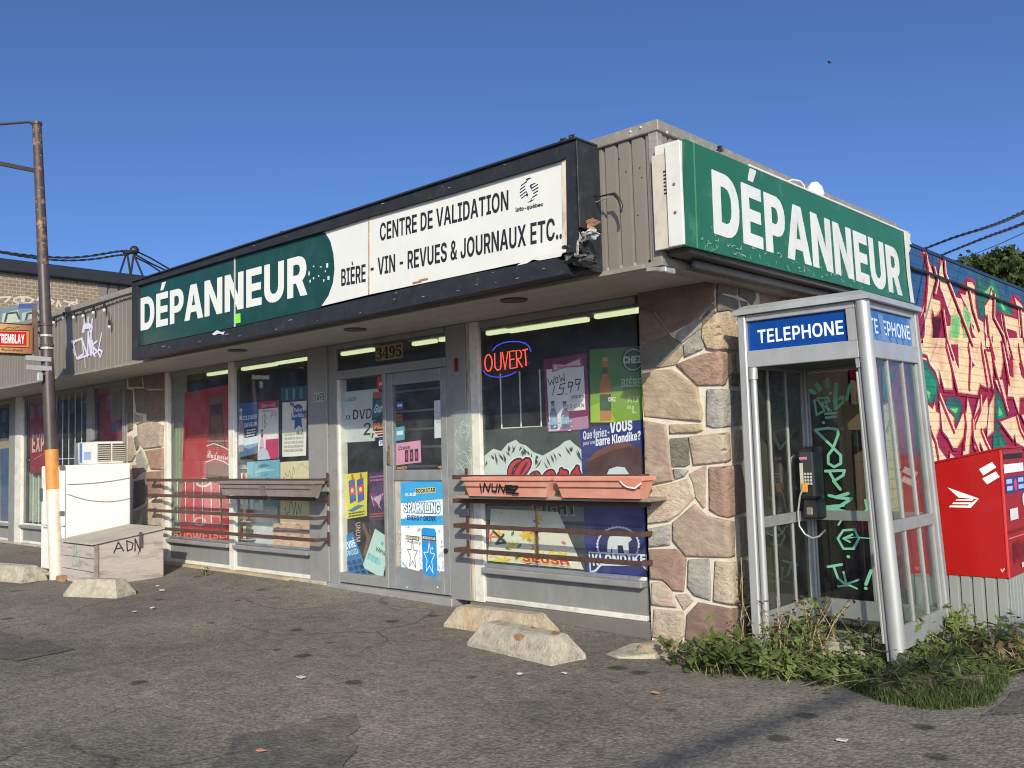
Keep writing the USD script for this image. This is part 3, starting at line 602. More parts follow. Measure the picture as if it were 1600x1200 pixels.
# black box: frame front pieces and body
fzz = lambda x, y: aty((x, y), 4.765)
def ftop(x): return np.interp(x, [206, 227, 487, 700, 880, 900], [439, 432, 350, 281, 217.5, 214])
def fbot(x): return np.interp(x, [206, 222, 600, 887, 905], [562, 559, 486, 426, 420])
frame_top = pxpoly([(206, ftop(206)), (227, ftop(227)), (487, ftop(487)), (700, ftop(700)), (898, ftop(898)), (898, top_at(881) - 12), (881, top_at(881)), (700, top_at(700)), (576, top_at(576)), (497, top_at(497)), (366, top_at(366)), (206, top_at(216) + 3)], PF)
frame_bot = pxpoly([(206, 544), (366, bot_at(366) + 1), (500, bot_at(500) + 1), (700, bot_at(700) + 1), (812, bot_at(812) + 1), (868, 401), (880, 412), (887, 427), (600, fbot(600)), (222, fbot(222)), (206, 563)], PF)
S.add('top_rail', slab(frame_top, PF, 0.0, 0.10), BLACKM); S.add('bottom_rail', slab(frame_bot, PF, 0.0, 0.10), BLACKM)
S.add('end_rail', slab(pxpoly([(206, 449), (215.5, 447), (215.5, 543), (206, 544)], PF), PF, -0.001, 0.10), BLACKM)
x0s, x1s = aty((206, 490), 4.765)[0], aty((899, 215), 4.765)[0]
S.add('end_rail', slab(pxpoly([(884, 232), (897.5, 228), (899.5, 392), (886, 396)], PF), PF, -0.001, 0.10), BLACKM)
zt0, zb0 = fz(487, 352, 4.765), fz(600, 484, 4.765)
S.add('box', bx(x0s, x1s, 4.862, 5.018, zb0 + 0.02, zt0 - 0.01), BLACKM)
S.add('side_sheet', bx(x1s - 0.004, x1s + 0.006, 4.77, 5.018, zb0 + 0.30, zt0 + 0.005, 0.002), BLACKM)
S.add('lid', bx(x0s - 0.01, x1s + 0.012, 4.745, 5.018, zt0 + 0.006, zt0 + 0.022, 0.003), BLACKM)
S.add('rusty_strip', slab(pxpoly([(879.5, 241), (887, 238.5), (888.5, 383), (881, 388)], PS), PS, 0.014, 0.012), mat('rust_streaked_white', (0.62, 0.55, 0.44), rough=0.7, var=0.1, scale=6, dirt=(0.36, 0.17, 0.06), dirt_scale=9, dirt_amt=0.95, dramp=(0.45, 0.60), stretch=(1, 1, 0.3)))
# bent white strip hanging loose at the lower right corner
S.add('loose_strip', slab(pxpoly([(812, 416), (826, 405), (838, 396), (880, 385), (889, 387), (888, 395), (842, 403), (828, 412)], PS), PS, 0.03, 0.006), WHITE_A)
S.add('loose_strip', slab(pxpoly([(838, 407), (845, 401), (886, 394), (882, 402), (850, 408)], PS), PS, 0.042, 0.004), mat('white_edge_worn', (0.66, 0.65, 0.6)))
# torn, crumpled corner
def crumple(c, size, seed, flat=(1, 0.4, 1), amp=0.5, n=3):
    m = bx(-.5, .5, -.08, .08, -.5, .5)
    for _ in range(n): m = m.subdivide()
    r = np.random.default_rng(seed); v = np.array(m.vertices)
    d = np.stack([meshkit.noise(v * 2.6 + seed * 3.1, seed + k) for k in range(3)], 1) - 0.5 + 0.5 * (np.stack([meshkit.noise(v * 6.0 + seed, seed + 7 + k) for k in range(3)], 1) - 0.5)
    v = v + d * amp * np.array([1.2, 1.6, 1.2])
    R_ = trimesh.transformations.euler_matrix(*r.uniform(-0.6, 0.6, 3))[:3, :3]
    m.vertices = (v @ R_.T) * np.array(size) + np.array(c); return m
cr = aty((905, 398), 4.76)
TORN = mat('torn_dark_sheet', (0.035, 0.036, 0.038), rough=0.5, var=0.4, scale=18, dirt=(0.36, 0.36, 0.33), dirt_scale=10, dirt_amt=0.8, dramp=(0.55, 0.66))
TORNG = mat('torn_grey_sheet', (0.38, 0.38, 0.36), rough=0.5, var=0.3, scale=22, dirt=(0.30, 0.16, 0.08), dirt_scale=9, dirt_amt=0.8)
for c, sz, sd, mt in (((906, 405), (.17, .16, .08), 3, TORN), ((918, 408), (.13, .2, .06), 5, TORN), ((901, 378), (.05, .08, .17), 8, TORNG), ((921, 366), (.10, .06, .06), 14, TORNG), ((912, 404), (.07, .08, .03), 17, TORNG), ((893, 394), (.10, .10, .08), 21, TORN)):
    q = aty(c, 4.80); S.add('torn_sheet', crumple(q, sz, sd), mt)
S.add('torn_sheet', crumple(aty((919, 350), 4.85), (.16, .03, .05), 31, amp=0.25), mat('rust_edge', (0.30, 0.16, 0.09), var=0.4, scale=25, rough=0.9))
for c in ((879, 218), (893, 213), (440, 363)): S.add('bent_tab', crumple(aty(c, 4.78), (.045, .03, .022), int(c[0]), amp=0.4, n=2), BLACKM)
# lettering
SF = Flat('x', None, None, [(216, 446), (881, 247), (881, 396), (216, 541)], PS, host=S, nobase=True)
def L(string, quad, m, weight, name='lettering', font='sans', extra=0.0):
    g = text_shape(string, weight, font); x0, _, x1, _ = g.bounds; q = [np.array(pl(p, PS)) for p in quad]
    sh = warp_shape(g, lambda a, b: (q[0] * (1 - (a - x0) / (x1 - x0)) + q[1] * (a - x0) / (x1 - x0)) * b + (q[3] * (1 - (a - x0) / (x1 - x0)) + q[2] * (a - x0) / (x1 - x0)) * (1 - b)).buffer(0)
    if extra: sh = sh.buffer(extra)
    S.add(name, slab(sh, PS, 0.003, 0.0028), m)
L('DÉPANNEUR', [(220, 467), (479.5, 398), (479.5, 460), (220, 516.5)], WHT, 760, extra=0.004)
L('CENTRE DE VALIDATION', [(594, 349.5), (794.5, 297), (794.5, 327.5), (594, 376.5)], BLK, 640)
L('BIÈRE', [(533.5, 421), (571.5, 412.5), (571.5, 440), (533.5, 447)], BLK, 640)
L('- VIN - REVUES & JOURNAUX ETC..', [(579.5, 405.5), (878, 338), (878, 372.5), (579.5, 432)], BLK, 660)
L('loto-québec', [(806, 324.5), (849, 316), (849, 321.5), (806, 331.5)], BLK, 760)
# swirl emblem: a striped oval cut by an S-shaped band
NAVY = mat('navy_lettering', (0.02, 0.03, 0.07), rough=0.4)
em = pxpoly([(827 + 14.5 * math.cos(k * math.pi / 20), 297 - 19 * math.sin(k * math.pi / 20) - 3.2 * math.cos(k * math.pi / 20)) for k in range(40)], PS)
pxl_ = lambda pts, w: LineString([pl(p, PS) for p in pts]).buffer(w)
em = em.difference(pxl_([(842, 281), (834, 281), (827, 285), (824, 291), (827, 298), (830, 304), (827, 310), (820, 314), (812, 315)], .022))
for k in range(6): em = em.difference(pxl_([(808, 289.5 + k * 5.4), (814, 288 + k * 5.0), (822, 282 + k * 5.0)], .0075)).difference(pxl_([(846, 305 - k * 5.4), (840, 306 - k * 5.0), (832, 311 - k * 5.0)], .0075))
S.add('emblem', slab(em, PS, 0.003, 0.0028), NAVY)
# ghosts of peeled letters, green sticker, chips
for a, b, w, h in ((482, 424, 2, 6), (489, 415, 2, 2), (489, 433, 2, 3), (497, 430, 2, 2), (500, 416, 3, 1.5), (505, 436, 2, 4), (510, 411, 3, 7), (512, 431, 3, 6), (484, 437, 2, 4), (508, 422, 1.5, 3)):
    SF.px([(a, b + .5), (a + w, b), (a + w, b + h), (a, b + h + .5)], (215, 218, 205), name='peeled_letter')
SF.px([(366.5, 491), (376, 489.5), (376.3, 504), (366.8, 505.8)], (130, 225, 70), name='lime_sticker')
SF.px([(216, 449), (217.4, 448.6), (216.6, 538), (215.6, 538)], (215, 220, 210), name='worn_edge')
for a, b in ((645, 444), (655, 440)): SF.px([(a, b), (a + 14, b - 3), (a + 14, b - 6), (a, b - 3)], (170, 110, 80), name='rust_mark')
SF.done()
FB = Flat('x', None, None, [(206, 439), (898, 214), (898, 420), (206, 562)], PF, host=S, nobase=True)
for k in range(26):
    x = rng.uniform(240, 860); y = rng.uniform(bot_at(x) + 4, fbot(x) - 4) if k % 4 else rng.uniform(ftop(x) + 3, top_at(x) - 3)
    w, h = rng.uniform(1, 6), rng.uniform(0.5, 1.2); FB.px([(x, y), (x + w, y - 0.2 * w), (x + w, y - 0.2 * w + h), (x, y + h)], (150, 152, 155), name='paint_chip')
FB.px([(332, 522), (340, 516), (347, 519), (352, 518), (350, 523), (343, 521), (336, 524)], (205, 208, 210), name='paint_chip')
FB.done()
S.done()
# loose electric wires beside the sign
w = Thing('loose_wires', 'loose black electric wires curling out of the ribbed fascia right of the long sign', 'wires')
Yw = 4.97
w.add('wire', tube([aty(p, y) for p, y in (((922, 301), 4.99), ((927, 305), 4.95), ((938, 307), 4.92), ((950, 304), 4.90), ((960, 303), 4.90), ((967, 311), 4.90), ((971, 322), 4.90), ((970, 332), 4.90))], [0.006, .006, .006, .006, .012, .012, .012, .009], 6), mat('black_wire', (0.02, 0.02, 0.02), rough=0.4), smooth=True)
w.add('wire', tube([aty(p, y) for p, y in (((924, 314), 4.99), ((932, 316), 4.96), ((941, 312), 4.93), ((951, 309), 4.91))], 0.005, 6), mat('grey_wire', (0.30, 0.29, 0.27), rough=0.5), smooth=True)
w.add('connector', tube([aty((919, 294), 4.99), aty((923, 297), 4.98)], 0.018, 8), mat('black_wire', (0.02, 0.02, 0.02))); w.done()

# ================================================================ SIDE SIGN
XS = -3.04; PX_ = ('x', XS)
G = Thing('side_shop_sign', 'green sign box with big white DÉPANNEUR letters on the side wall', 'shop sign')
GREEN_L = mat('faded_green_acrylic', lin((40, 104, 74)) * 0.82, rough=0.35, var=0.10, scale=2.0, dirt=tuple(lin((110, 150, 130))), dirt_scale=4.5, dirt_amt=0.45, dramp=(0.56, 0.75))
WHTD = mat('dirty_white_lettering', (0.65, 0.65, 0.62), rough=0.45, var=0.05, scale=5, dirt=(0.50, 0.51, 0.48), dirt_scale=3.2, dirt_amt=0.75, dramp=(0.50, 0.66), stretch=(1, 1, 0.7))
face = pxpoly([(1070, 217), (1240, 288), (1411, 361.5), (1421.5, 472.5), (1250, 429), (1071, 383)], PX_)
y0g, y1g = face.bounds[0], face.bounds[2]; zbg, ztg = pl((1071, 383), PX_)[1], pl((1072, 217), PX_)[1]
G.add('face_panel', slab(face, PX_, 0.0, 0.02), GREEN_L)
WSH = mat('white_sign_casing', (0.62, 0.61, 0.57), rough=0.45, var=0.05, scale=4, dirt=(0.45, 0.43, 0.38), dirt_scale=6, dirt_amt=0.4)
G.add('casing', bx(XS - 0.21, XS - 0.021, y0g + 0.01, y1g - 0.02, zbg + 0.02, ztg - 0.01, 0.004), WSH)
G.add('end_flange', bx(XS - 0.115, XS - 0.002, y0g - 0.014, y0g + 0.009, zbg + 0.004, ztg - 0.03, 0.004), WSH)
G.add('casing_side', bx(XS - 0.235, XS - 0.117, y0g + 0.008, y0g + 0.03, zbg + 0.005, ztg - 0.07, 0.003), CREAM)
for k in range(7): G.add('vent_slot', bx(XS - 0.145, XS - 0.12, y0g + 0.004, y0g + 0.0075, ztg - 0.20 - k * 0.024, ztg - 0.19 - k * 0.024), mat('vent_dark', (0.015, 0.015, 0.015)))
for zz in (ztg - 0.30, zbg + 0.22): G.add('screw', ball((XS - 0.055, y0g - 0.014, zz), 0.011, 1), mat('rusty_screw', (0.20, 0.11, 0.06)))
G.add('top_edge', bx(XS - 0.05, XS + 0.006, y0g + 0.9, y1g, ztg - 0.006, ztg + 0.012, 0.003), WSH)
# face joint near the left end
G.add('face_joint', slab(pxpoly([(1083.0, 222.5), (1084.2, 223), (1090.0, 388), (1088.8, 387.6)], PX_), PX_, 0.004, 0.006), mat('green_joint', lin((70, 130, 100))))
# torn end flange
fl_ = pxpoly([(1410.5, 361), (1416, 362), (1420.5, 368), (1419.5, 381), (1418, 392), (1420, 420), (1422, 440), (1427, 474), (1421.8, 472.5), (1416, 430)], PX_)
G.add('torn_flange', slab(fl_, PX_, 0.012, 0.004), WSH)
for k, c in enumerate(((1417, 366), (1418, 376), (1416, 388))): G.add('torn_flange', crumple(atx(c, XS - 0.02), (.05, .14, .06), 40 + k, amp=0.6, n=2), WSH)
GL = Flat('x', None, None, [(1070, 217), (1411, 361.5), (1421.5, 472.5), (1071, 383)], PX_, host=G, nobase=True)
g = text_shape('DÉPANNEUR', 800); gx0, _, gx1, _ = g.bounds
qd = [np.array(pl(p, PX_)) for p in ((1112, 266), (1403, 391), (1409.5, 462), (1116, 364))]
sh = warp_shape(g, lambda a, b: (qd[0] * (1 - (a - gx0) / (gx1 - gx0)) + qd[1] * (a - gx0) / (gx1 - gx0)) * b + (qd[3] * (1 - (a - gx0) / (gx1 - gx0)) + qd[2] * (a - gx0) / (gx1 - gx0)) * (1 - b)).buffer(0.004)
G.add('lettering', slab(sh, PX_, 0.003, 0.0028), WHTD)
for k in range(60):   # scuffs and pale scratches along the lower edge
    u = rng.beta(1.4, 2.2); v = 1 - abs(rng.normal(0, 0.10)) - 0.02
    if v < 0.5: continue
    GL.line([(u, v), (u + rng.uniform(-.004, .010), v + rng.uniform(-.03, .03)), (u + rng.uniform(-.004, .014), v + rng.uniform(-.05, .04))], rng.uniform(.002, .007), (150, 178, 160), name='scuff', clip=True)
GL.done()
G.add('support_tube', tube([(-3.17, 5.25, zbg - 0.06), (-3.15, 8.6, zbg - 0.05)], 0.03, 8), mat('dark_conduit', (0.10, 0.095, 0.085), rough=0.6), smooth=True)
G.add('bottom_pan', bx(XS - 0.19, XS - 0.03, y0g + 0.1, y1g - 0.1, zbg - 0.025, zbg + 0.018, 0.006), mat('dark_pan', (0.08, 0.075, 0.07), rough=0.7))
G.done()
t = Thing('floodlight', 'small white floodlight with a looping cable on top of the green side sign', 'floodlight')
q = atx((1273, 296), -3.1)
t.add('housing', lathe([(0, 0), (0.055, 0.0), (0.075, 0.03), (0.06, 0.09), (0.03, 0.13), (0, 0.135)], (q[0], q[1], ztg), 16), mat('white_plastic', (0.72, 0.71, 0.68), rough=0.4), smooth=True)
pp = [atx(p, -3.12) for p in ((1222, 287), (1238, 281), (1250, 283), (1256, 290), (1258, 298))]
t.add('cable', tube(pp, 0.008, 6), mat('white_plastic', (0.72, 0.71, 0.68)), smooth=True); t.done()
t = Thing('roof_rag', 'dark scrap of roofing felt lying on the edge above the green side sign', 'scrap')
t.add('scrap', crumple(atx((1127, 233), -3.18), (.05, .10, .03), 77, amp=0.5), ROOFING); t.done(single=True)
# ================================================================ POSTERS AND WHAT STANDS BEHIND THE GLASS
YG = ('y', 6.050)                                # paper taped just behind the panes
def P(name, label, category, px4, paper, Y=6.05, group=None, **k): return Flat(name, label, category, px4, ('y', Y), paper=paper, group=group, **k)
ADS = 'advertising posters taped inside the shop windows'
def scribble(f, u0, v0, u1, v1, n, w, col, seed, name='handwriting'):
    r = np.random.default_rng(seed); x = u0; pts = []
    for k in range(n):
        pts.append((x, r.uniform(v0, v1))); x += (u1 - u0) / n * r.uniform(0.5, 1.4)
    f.line(pts, w, col, name, clip=True)
def lines(f, u0, v0, u1, v1, n, col, name='small_print', seed=1):
    r = np.random.default_rng(seed)
    for k in range(n):
        v = v0 + (v1 - v0) * (k + .5) / n; h = (v1 - v0) / n * 0.28; u = u0
        while u < u1 - 0.02:
            w = r.uniform(.05, .16) * (u1 - u0) * 1.6; f.rect(u, v - h, min(u + w, u1), v + h, col, name); u += w + 0.03 * (u1 - u0)
def bottle(f, cu, v0, v1, w, glass, label, cap):
    h = v1 - v0
    f.poly([(cu - w * .22, v0), (cu + w * .22, v0), (cu + w * .24, v0 + h * .28), (cu + w * .5, v0 + h * .45), (cu + w * .5, v1), (cu - w * .5, v1), (cu - w * .5, v0 + h * .45), (cu - w * .24, v0 + h * .28)], glass, 'bottle_picture')
    f.rect(cu - w * .24, v0, cu + w * .24, v0 + h * .06, cap, 'bottle_cap'); f.rect(cu - w * .5, v0 + h * .58, cu + w * .5, v0 + h * .84, label, 'bottle_label')
    f.rect(cu - w * .25, v0 + h * .16, cu + w * .25, v0 + h * .26, label, 'bottle_label')
def can(f, cu, v0, v1, w, body, star, sl=0.0):
    f.poly([(cu - w * .4 + sl, v0), (cu + w * .4 + sl, v0), (cu + w * .5 + sl, v0 + .03), (cu + w * .5 - sl, v1 - .02), (cu + w * .38 - sl, v1), (cu - w * .38 - sl, v1), (cu - w * .5 - sl, v1 - .02), (cu - w * .5 + sl, v0 + .03)], body, 'can_picture')
    s = [(cu + w * .40 * (1 if k % 2 == 0 else .42) * math.sin(k * math.pi / 5), v0 + (v1 - v0) * .64 - w * .55 * (1 if k % 2 == 0 else .42) * math.cos(k * math.pi / 5)) for k in range(10)]
    f.line(s + s[:1], 0.008, star, 'star')

# --- first window: tall red beer banner with a bottle
f = P('beer_banner', 'tall red beer banner with a giant brown bottle in the first window', 'banner', [(289, 614), (361, 600), (362, 846), (281, 843)], (176, 22, 34), group=None)
f.rect(0, 0.58, 0.80, 0.90, (205, 78, 84), 'pale_panel')
f.px([(327, 628), (347, 625), (349, 660), (352, 692), (360, 722), (361, 752), (322, 752), (323, 722), (327, 692)], (60, 26, 16), 'bottle_picture'); f.px([(330, 650), (346, 648), (350, 690), (357, 720), (358, 745), (325, 745), (327, 690)], (112, 56, 28), 'bottle_glow')
f.px([(326, 622), (348, 618), (348, 630), (327, 633)], (120, 90, 70), 'bottle_cap'); f.px([(322, 696), (358, 700), (361, 726), (322, 721)], (176, 26, 38), 'bottle_label')
f.qtext('Budweiser', [(323, 702), (360, 707), (360, 719), (323, 715)], (240, 232, 225), 400, 'script'); f.line([(323, 697), (334, 693), (346, 697), (358, 703)], .012, (235, 228, 220), px=True); f.line([(322, 722), (336, 717), (350, 721), (361, 729)], .012, (235, 228, 220), px=True)
f.qtext('BUDWEISER', [(272, 834), (362, 830), (362, 840), (272, 846)], (230, 150, 130), 600); f.oval(.46, .62, .16, .030, (225, 225, 220), 'emblem'); f.oval(.46, .62, .11, .018, (180, 120, 110), 'emblem')
f.oval(.40, .875, .12, .03, (220, 190, 180), 'emblem'); f.oval(.40, .875, .08, .018, (190, 40, 50), 'emblem'); f.done()
def grille(name, label, px0, px1, py0, py1, n, Y=6.16, r=0.006, rows=2, m=None):
    t = Thing(name, label, 'window grille'); m = m or mat('white_grille_paint', (0.68, 0.67, 0.63), rough=0.5)
    x0, x1, z0, z1 = fx(px0, 700, Y), fx(px1, 700, Y), fz((px0 + px1) / 2, py1, Y), fz((px0 + px1) / 2, py0, Y)
    for k in range(n):
        x = x0 + (x1 - x0) * k / (n - 1); t.add('upright', tube([(x, Y, z0), (x, Y, z1)], r, 6), m)
    for k in range(rows):
        z = z0 + (z1 - z0) * k / max(rows - 1, 1); t.add('crossbar', tube([(x0, Y, z), (x1, Y, z)], r * 1.1, 6), m)
    t.done()
grille('window_grille', 'low white wire rack standing in front of the red beer banner behind the first window', 277, 358, 752, 817, 7, Y=6.035, r=0.007)
t = Thing('curtain', 'narrow greenish curtain strip at the left edge of the first window', 'curtain')
for k in range(7):
    x = fx(272 + k * 2.4, 720, 6.09); t.add('fold', tube([(x, 6.09 + .012 * (k % 2), 0.45), (x + .004, 6.09, 1.0), (x, 6.09 + .01 * (k % 2), 1.95)], 0.026, 7), mat('curtain_green', lin((150, 160, 130)) * 0.7, rough=0.9), smooth=True)
t.done()
# --- second window
f = P('beer_poster', 'blue beer price poster with black price box and wave picture in the second window', 'poster', [(370, 631), (403, 628), (403, 708), (370, 716)], (28, 88, 156), group=ADS)
f.rect(0, .60, 1, 1, (120, 170, 205), 'sky_picture'); f.rect(0, .66, 1, .80, (225, 236, 242), 'sky_picture'); f.poly([(0, .86), (.3, .82), (.6, .88), (1, .84), (1, 1), (0, 1)], (60, 105, 140), 'wave_picture')
f.text('COLD BEER', (.30, .24, .95, .32), (235, 240, 245)); f.text('SAVEUR', (.36, .38, .95, .46), (235, 240, 245)); f.rect(.42, .48, .95, .66, (16, 18, 22), 'price_box'); lines(f, .48, .50, .90, .65, 3, (230, 230, 230)); bottle(f, .22, .10, .90, .26, (170, 150, 170), (235, 235, 240), (230, 232, 235)); f.done()
f = P('beer_poster', 'crimson and white beer poster with handwritten 18 price in the second window', 'poster', [(404, 628), (435, 625), (435, 716), (403, 719)], (240, 236, 230), group=ADS)
f.rect(0, 0, 1, .13, (172, 20, 60), 'header'); f.poly([(.15, .03), (.5, .07), (.85, .03), (.85, .12), (.5, .09), (.15, .12)], (222, 120, 150), 'bow_tie'); f.text('Budweiser', (.2, .13, .8, .185), (90, 20, 40), 400, 'script'); f.line([(.22, .24), (.2, .44)], .008, (50, 50, 55)); f.line([(.40, .28), (.32, .22), (.30, .33), (.42, .40), (.32, .46), (.30, .38), (.42, .28)], .008, (50, 50, 55)); f.text('99', (.6, .2, .9, .3), (60, 60, 65), 300, slant=.05)
f.rect(.38, .66, 1, 1, (192, 32, 92), 'band'); bottle(f, .20, .48, 1, .22, (205, 190, 205), (180, 40, 70), (180, 40, 60)); f.poly([(0, .84), (.25, .78), (.5, .86), (.62, 1), (0, 1)], (190, 200, 215), 'ice_picture'); f.done()
f = P('teal_notice', 'dark teal strip with pale figures above the ribbon poster in the second window', 'poster', [(439, 606), (480, 602), (480, 625), (439, 628)], (18, 74, 96), group=ADS)
for k in range(3): f.rect(.18 + k * .27, .15, .28 + k * .27, .9, (90, 150, 160), 'figure')
f.done()
f = P('beer_poster', 'white beer poster with a blue ribbon and red corner in the second window', 'poster', [(441, 629), (479, 626), (478, 712), (441, 714)], (236, 232, 222), group=ADS)
f.poly([(.30, 0), (.48, .02), (.52, .10), (.36, .08)], (205, 70, 80), 'red_corner'); f.oval(.66, .16, .20, .11, (30, 80, 155), 'ribbon'); f.poly([(.38, .22), (1, .17), (1, .30), (.40, .34)], (30, 80, 155), 'ribbon'); f.poly([(.52, .32), (.80, .30), (.84, .50), (.70, .44), (.52, .52)], (35, 90, 165), 'ribbon'); f.text('Pabst', (.50, .12, .84, .19), (235, 235, 235), 800); f.text('Blue Ribbon', (.42, .22, .97, .29), (235, 235, 235), 800); f.oval(.95, .28, .06, .05, (210, 110, 110), 'red_corner')
lines(f, .10, .56, .90, .92, 5, (190, 186, 178)); f.text('47', (.62, .52, .9, .6), (70, 70, 75), 400); f.done()
f = P('sea_poster', 'turquoise poster of a cloudy sea below the beer posters in the second window', 'poster', [(386, 722), (437, 718), (437, 790), (386, 792)], (104, 172, 192), group=ADS)
for k in range(7): f.poly([(rng.uniform(0, .6), .1 + .1 * k), (rng.uniform(.4, .9), .06 + .1 * k), (rng.uniform(.6, 1), .12 + .1 * k), (rng.uniform(.2, .5), .16 + .1 * k)], [(64, 120, 140), (150, 205, 215), (80, 140, 160)][k % 3], 'cloud_picture')
f.done()
f = P('paper_sheet', 'cream paper with black spray tag behind the glass beside the door', 'paper', [(438, 722), (491, 719), (491, 752), (438, 753)], (222, 210, 165)); scribble(f, .10, .15, .5, .8, 11, .006, (60, 55, 50), 4); scribble(f, .5, .1, .9, .5, 8, .004, (110, 100, 85), 5); f.done()
f = P('paper_sheet', 'cream paper with a green painted scribble below the left window railing top', 'paper', [(438, 782), (491, 780), (491, 832), (438, 830)], (226, 214, 170)); scribble(f, .12, .05, .72, .55, 14, .014, (60, 160, 70), 6); f.rect(0, .62, 1, .70, (190, 180, 150), 'fold'); f.done()
f = P('cardboard', 'stained peach coloured cardboard sheet at the bottom of the second window', 'cardboard', [(427, 818), (491, 814), (491, 860), (427, 852)], (212, 178, 150), Y=6.045); 
for k in range(40): f.oval(rng.uniform(0, 1), rng.uniform(0, 1), rng.uniform(.01, .06), rng.uniform(.01, .05), [(186, 150, 120), (228, 200, 172), (170, 140, 118)][k % 3], 'stain', 9)
f.rect(0, .30, 1, .38, (120, 122, 124), 'tape'); f.done()
t = Thing('ice_cream_freezer', 'pale chest freezer standing inside behind the second window', 'freezer')
t.add('body', bx(fx(384, 800, 6.3), fx(440, 800, 6.3), 6.22, 6.85, 0.09, 0.92, 0.02), mat('freezer_white', (0.62, 0.66, 0.64), rough=0.4)); t.add('lid', bx(fx(384, 800, 6.3), fx(440, 800, 6.3), 6.21, 6.86, 0.925, 0.97, 0.015), mat('freezer_lid', (0.45, 0.52, 0.52), rough=0.3)); t.done()
t = Thing('product_rack', 'small rack of coloured packets at the left edge of the second window', 'rack')
x0 = fx(374, 760, 6.12)
t.add('frame', [bx(x0, x0 + .22, 6.10, 6.30, .42 + .22 * k, .435 + .22 * k) for k in range(5)] + [bx(x0, x0 + .012, 6.10, 6.30, .40, 1.35)], mat('rack_wire', (0.4, 0.4, 0.4)))
for k in range(4):
    for j in range(3): t.add('packet', bx(x0 + .016 + j * .07, x0 + .074 + j * .07, 6.11, 6.16, .437 + .22 * k, .59 + .22 * k, .006), ink([(170, 60, 50), (220, 200, 160), (80, 110, 90), (200, 120, 60), (235, 230, 220)][(k * 3 + j) % 5]))
t.done()
t = Thing('number_plate', 'small pale house number plate reading 3495 on the grey post left of the door', 'number plate')
f = Flat('x', None, None, [(490, 614), (507, 612), (507, 627), (490, 629)], ('y', 5.9435), paper=(176, 172, 160), host=t, base_name='plate', thick=.002); f.text('3', (.04, .2, .22, .85), (40, 40, 40), 500, name='digit'); f.text('495', (.30, .12, .97, .88), (30, 30, 30), 600, name='digit'); f.done(); t.done()
# --- door
t = Thing('number_plate', 'wide tan house number plate with black serif 3495 over the entrance door', 'number plate')
f = Flat('x', None, None, [(586, 541), (629, 534.5), (629, 559), (587, 565)], ('y', 5.988), paper=(140, 126, 92), host=t, base_name='plate', thick=.003); f.text('3495', (.04, .14, .96, .88), (18, 16, 14), 700, 'serif', name='digit'); f.done(); t.done()
f = P('rental_sign', 'large white DVD rental sign inside the narrow glass left of the door', 'sign', [(533, 613), (592, 607), (586, 689), (533, 692)], (196, 204, 200)); f.text('LOUER', (.12, .12, .42, .19), (60, 66, 66), 600); f.text('XXX', (.04, .46, .28, .55), (50, 54, 56), 700); f.text('DVD', (.34, .37, .86, .56), (40, 44, 46), 600); f.text('2,', (.66, .64, .96, .88), (40, 44, 46), 600); f.done()
f = P('sticker', 'round cornered red sticker at the top of the glass beside the door', 'sticker', [(589, 589), (604, 587), (604, 607), (589, 609)], (206, 44, 44), Y=6.012); f.text('OUI', (.2, .45, .8, .7), (245, 235, 230), 800); f.done()
f = P('energy_poster', 'narrow poster with a tilted blue-green oval logo on the door side glass', 'poster', [(583, 613), (604, 611), (603, 655), (581, 657)], (38, 50, 58), Y=6.011); f.rect(0, 0, 1, .22, (180, 90, 80), 'header'); f.poly([(.02, .62), (.3, .30), (.98, .2), (.96, .5), (.6, .85), (.1, .92)], (30, 110, 130), 'logo'); f.text('Guru', (.12, .44, .9, .74), (225, 235, 235), 800, slant=.1); f.done()
f = P('sticker', 'black and red label with yellow letters below the oval logo poster by the door', 'sticker', [(583, 658), (605, 656), (605, 671), (583, 673)], (70, 20, 18), Y=6.011); f.text('DOLLY', (.05, .2, .95, .85), (225, 140, 60), 900); f.done()
f = P('sticker', 'small white sticker with red and black stripes under the yellow lettered label', 'sticker', [(584, 674), (604, 672), (604, 682), (584, 684)], (215, 210, 205), Y=6.011); f.rect(.1, .15, .9, .4, (190, 40, 40), 'stripe'); f.rect(.3, .55, 1, .85, (30, 30, 30), 'stripe'); f.done()
f = P('sticker', 'white and blue payment card sticker on the glass left of the door', 'sticker', [(592, 685), (604, 683), (604, 695), (592, 697)], (232, 234, 238), Y=6.011); f.rect(0, 0, 1, .3, (40, 60, 140), 'stripe'); f.text('VISA', (.12, .4, .9, .8), (30, 50, 130), 900, slant=.08); f.done()
f = P('poster', 'yellow poster with two blue-red drink packs left of the door', 'poster', [(540, 741), (574, 737), (573, 806), (542, 811)], (214, 208, 40)); 
for cu, c in ((.28, (60, 90, 170)), (.68, (50, 80, 160))):
    f.poly([(cu - .16, .16), (cu + .14, .12), (cu + .2, .62), (cu - .1, .68)], c, 'pack_picture'); f.poly([(cu - .10, .3), (cu + .12, .26), (cu + .15, .46), (cu - .07, .5)], (206, 60, 50), 'pack_picture'); f.oval(cu + .02, .38, .07, .05, (235, 200, 170), 'pack_picture'); f.poly([(cu - .02, .02), (cu + .08, .02), (cu + .10, .14), (cu, .15)], (190, 90, 40), 'pack_picture')
f.poly([(.05, .82), (.6, .72), (.9, .76), (.3, .86)], (70, 110, 170), 'lettering'); lines(f, .1, .86, .9, .98, 2, (90, 80, 30)); f.done()
f = P('poster', 'dark purple poster with red and white star shapes next to the yellow poster', 'poster', [(576, 739), (603, 736), (603, 812), (577, 814)], (46, 28, 62))
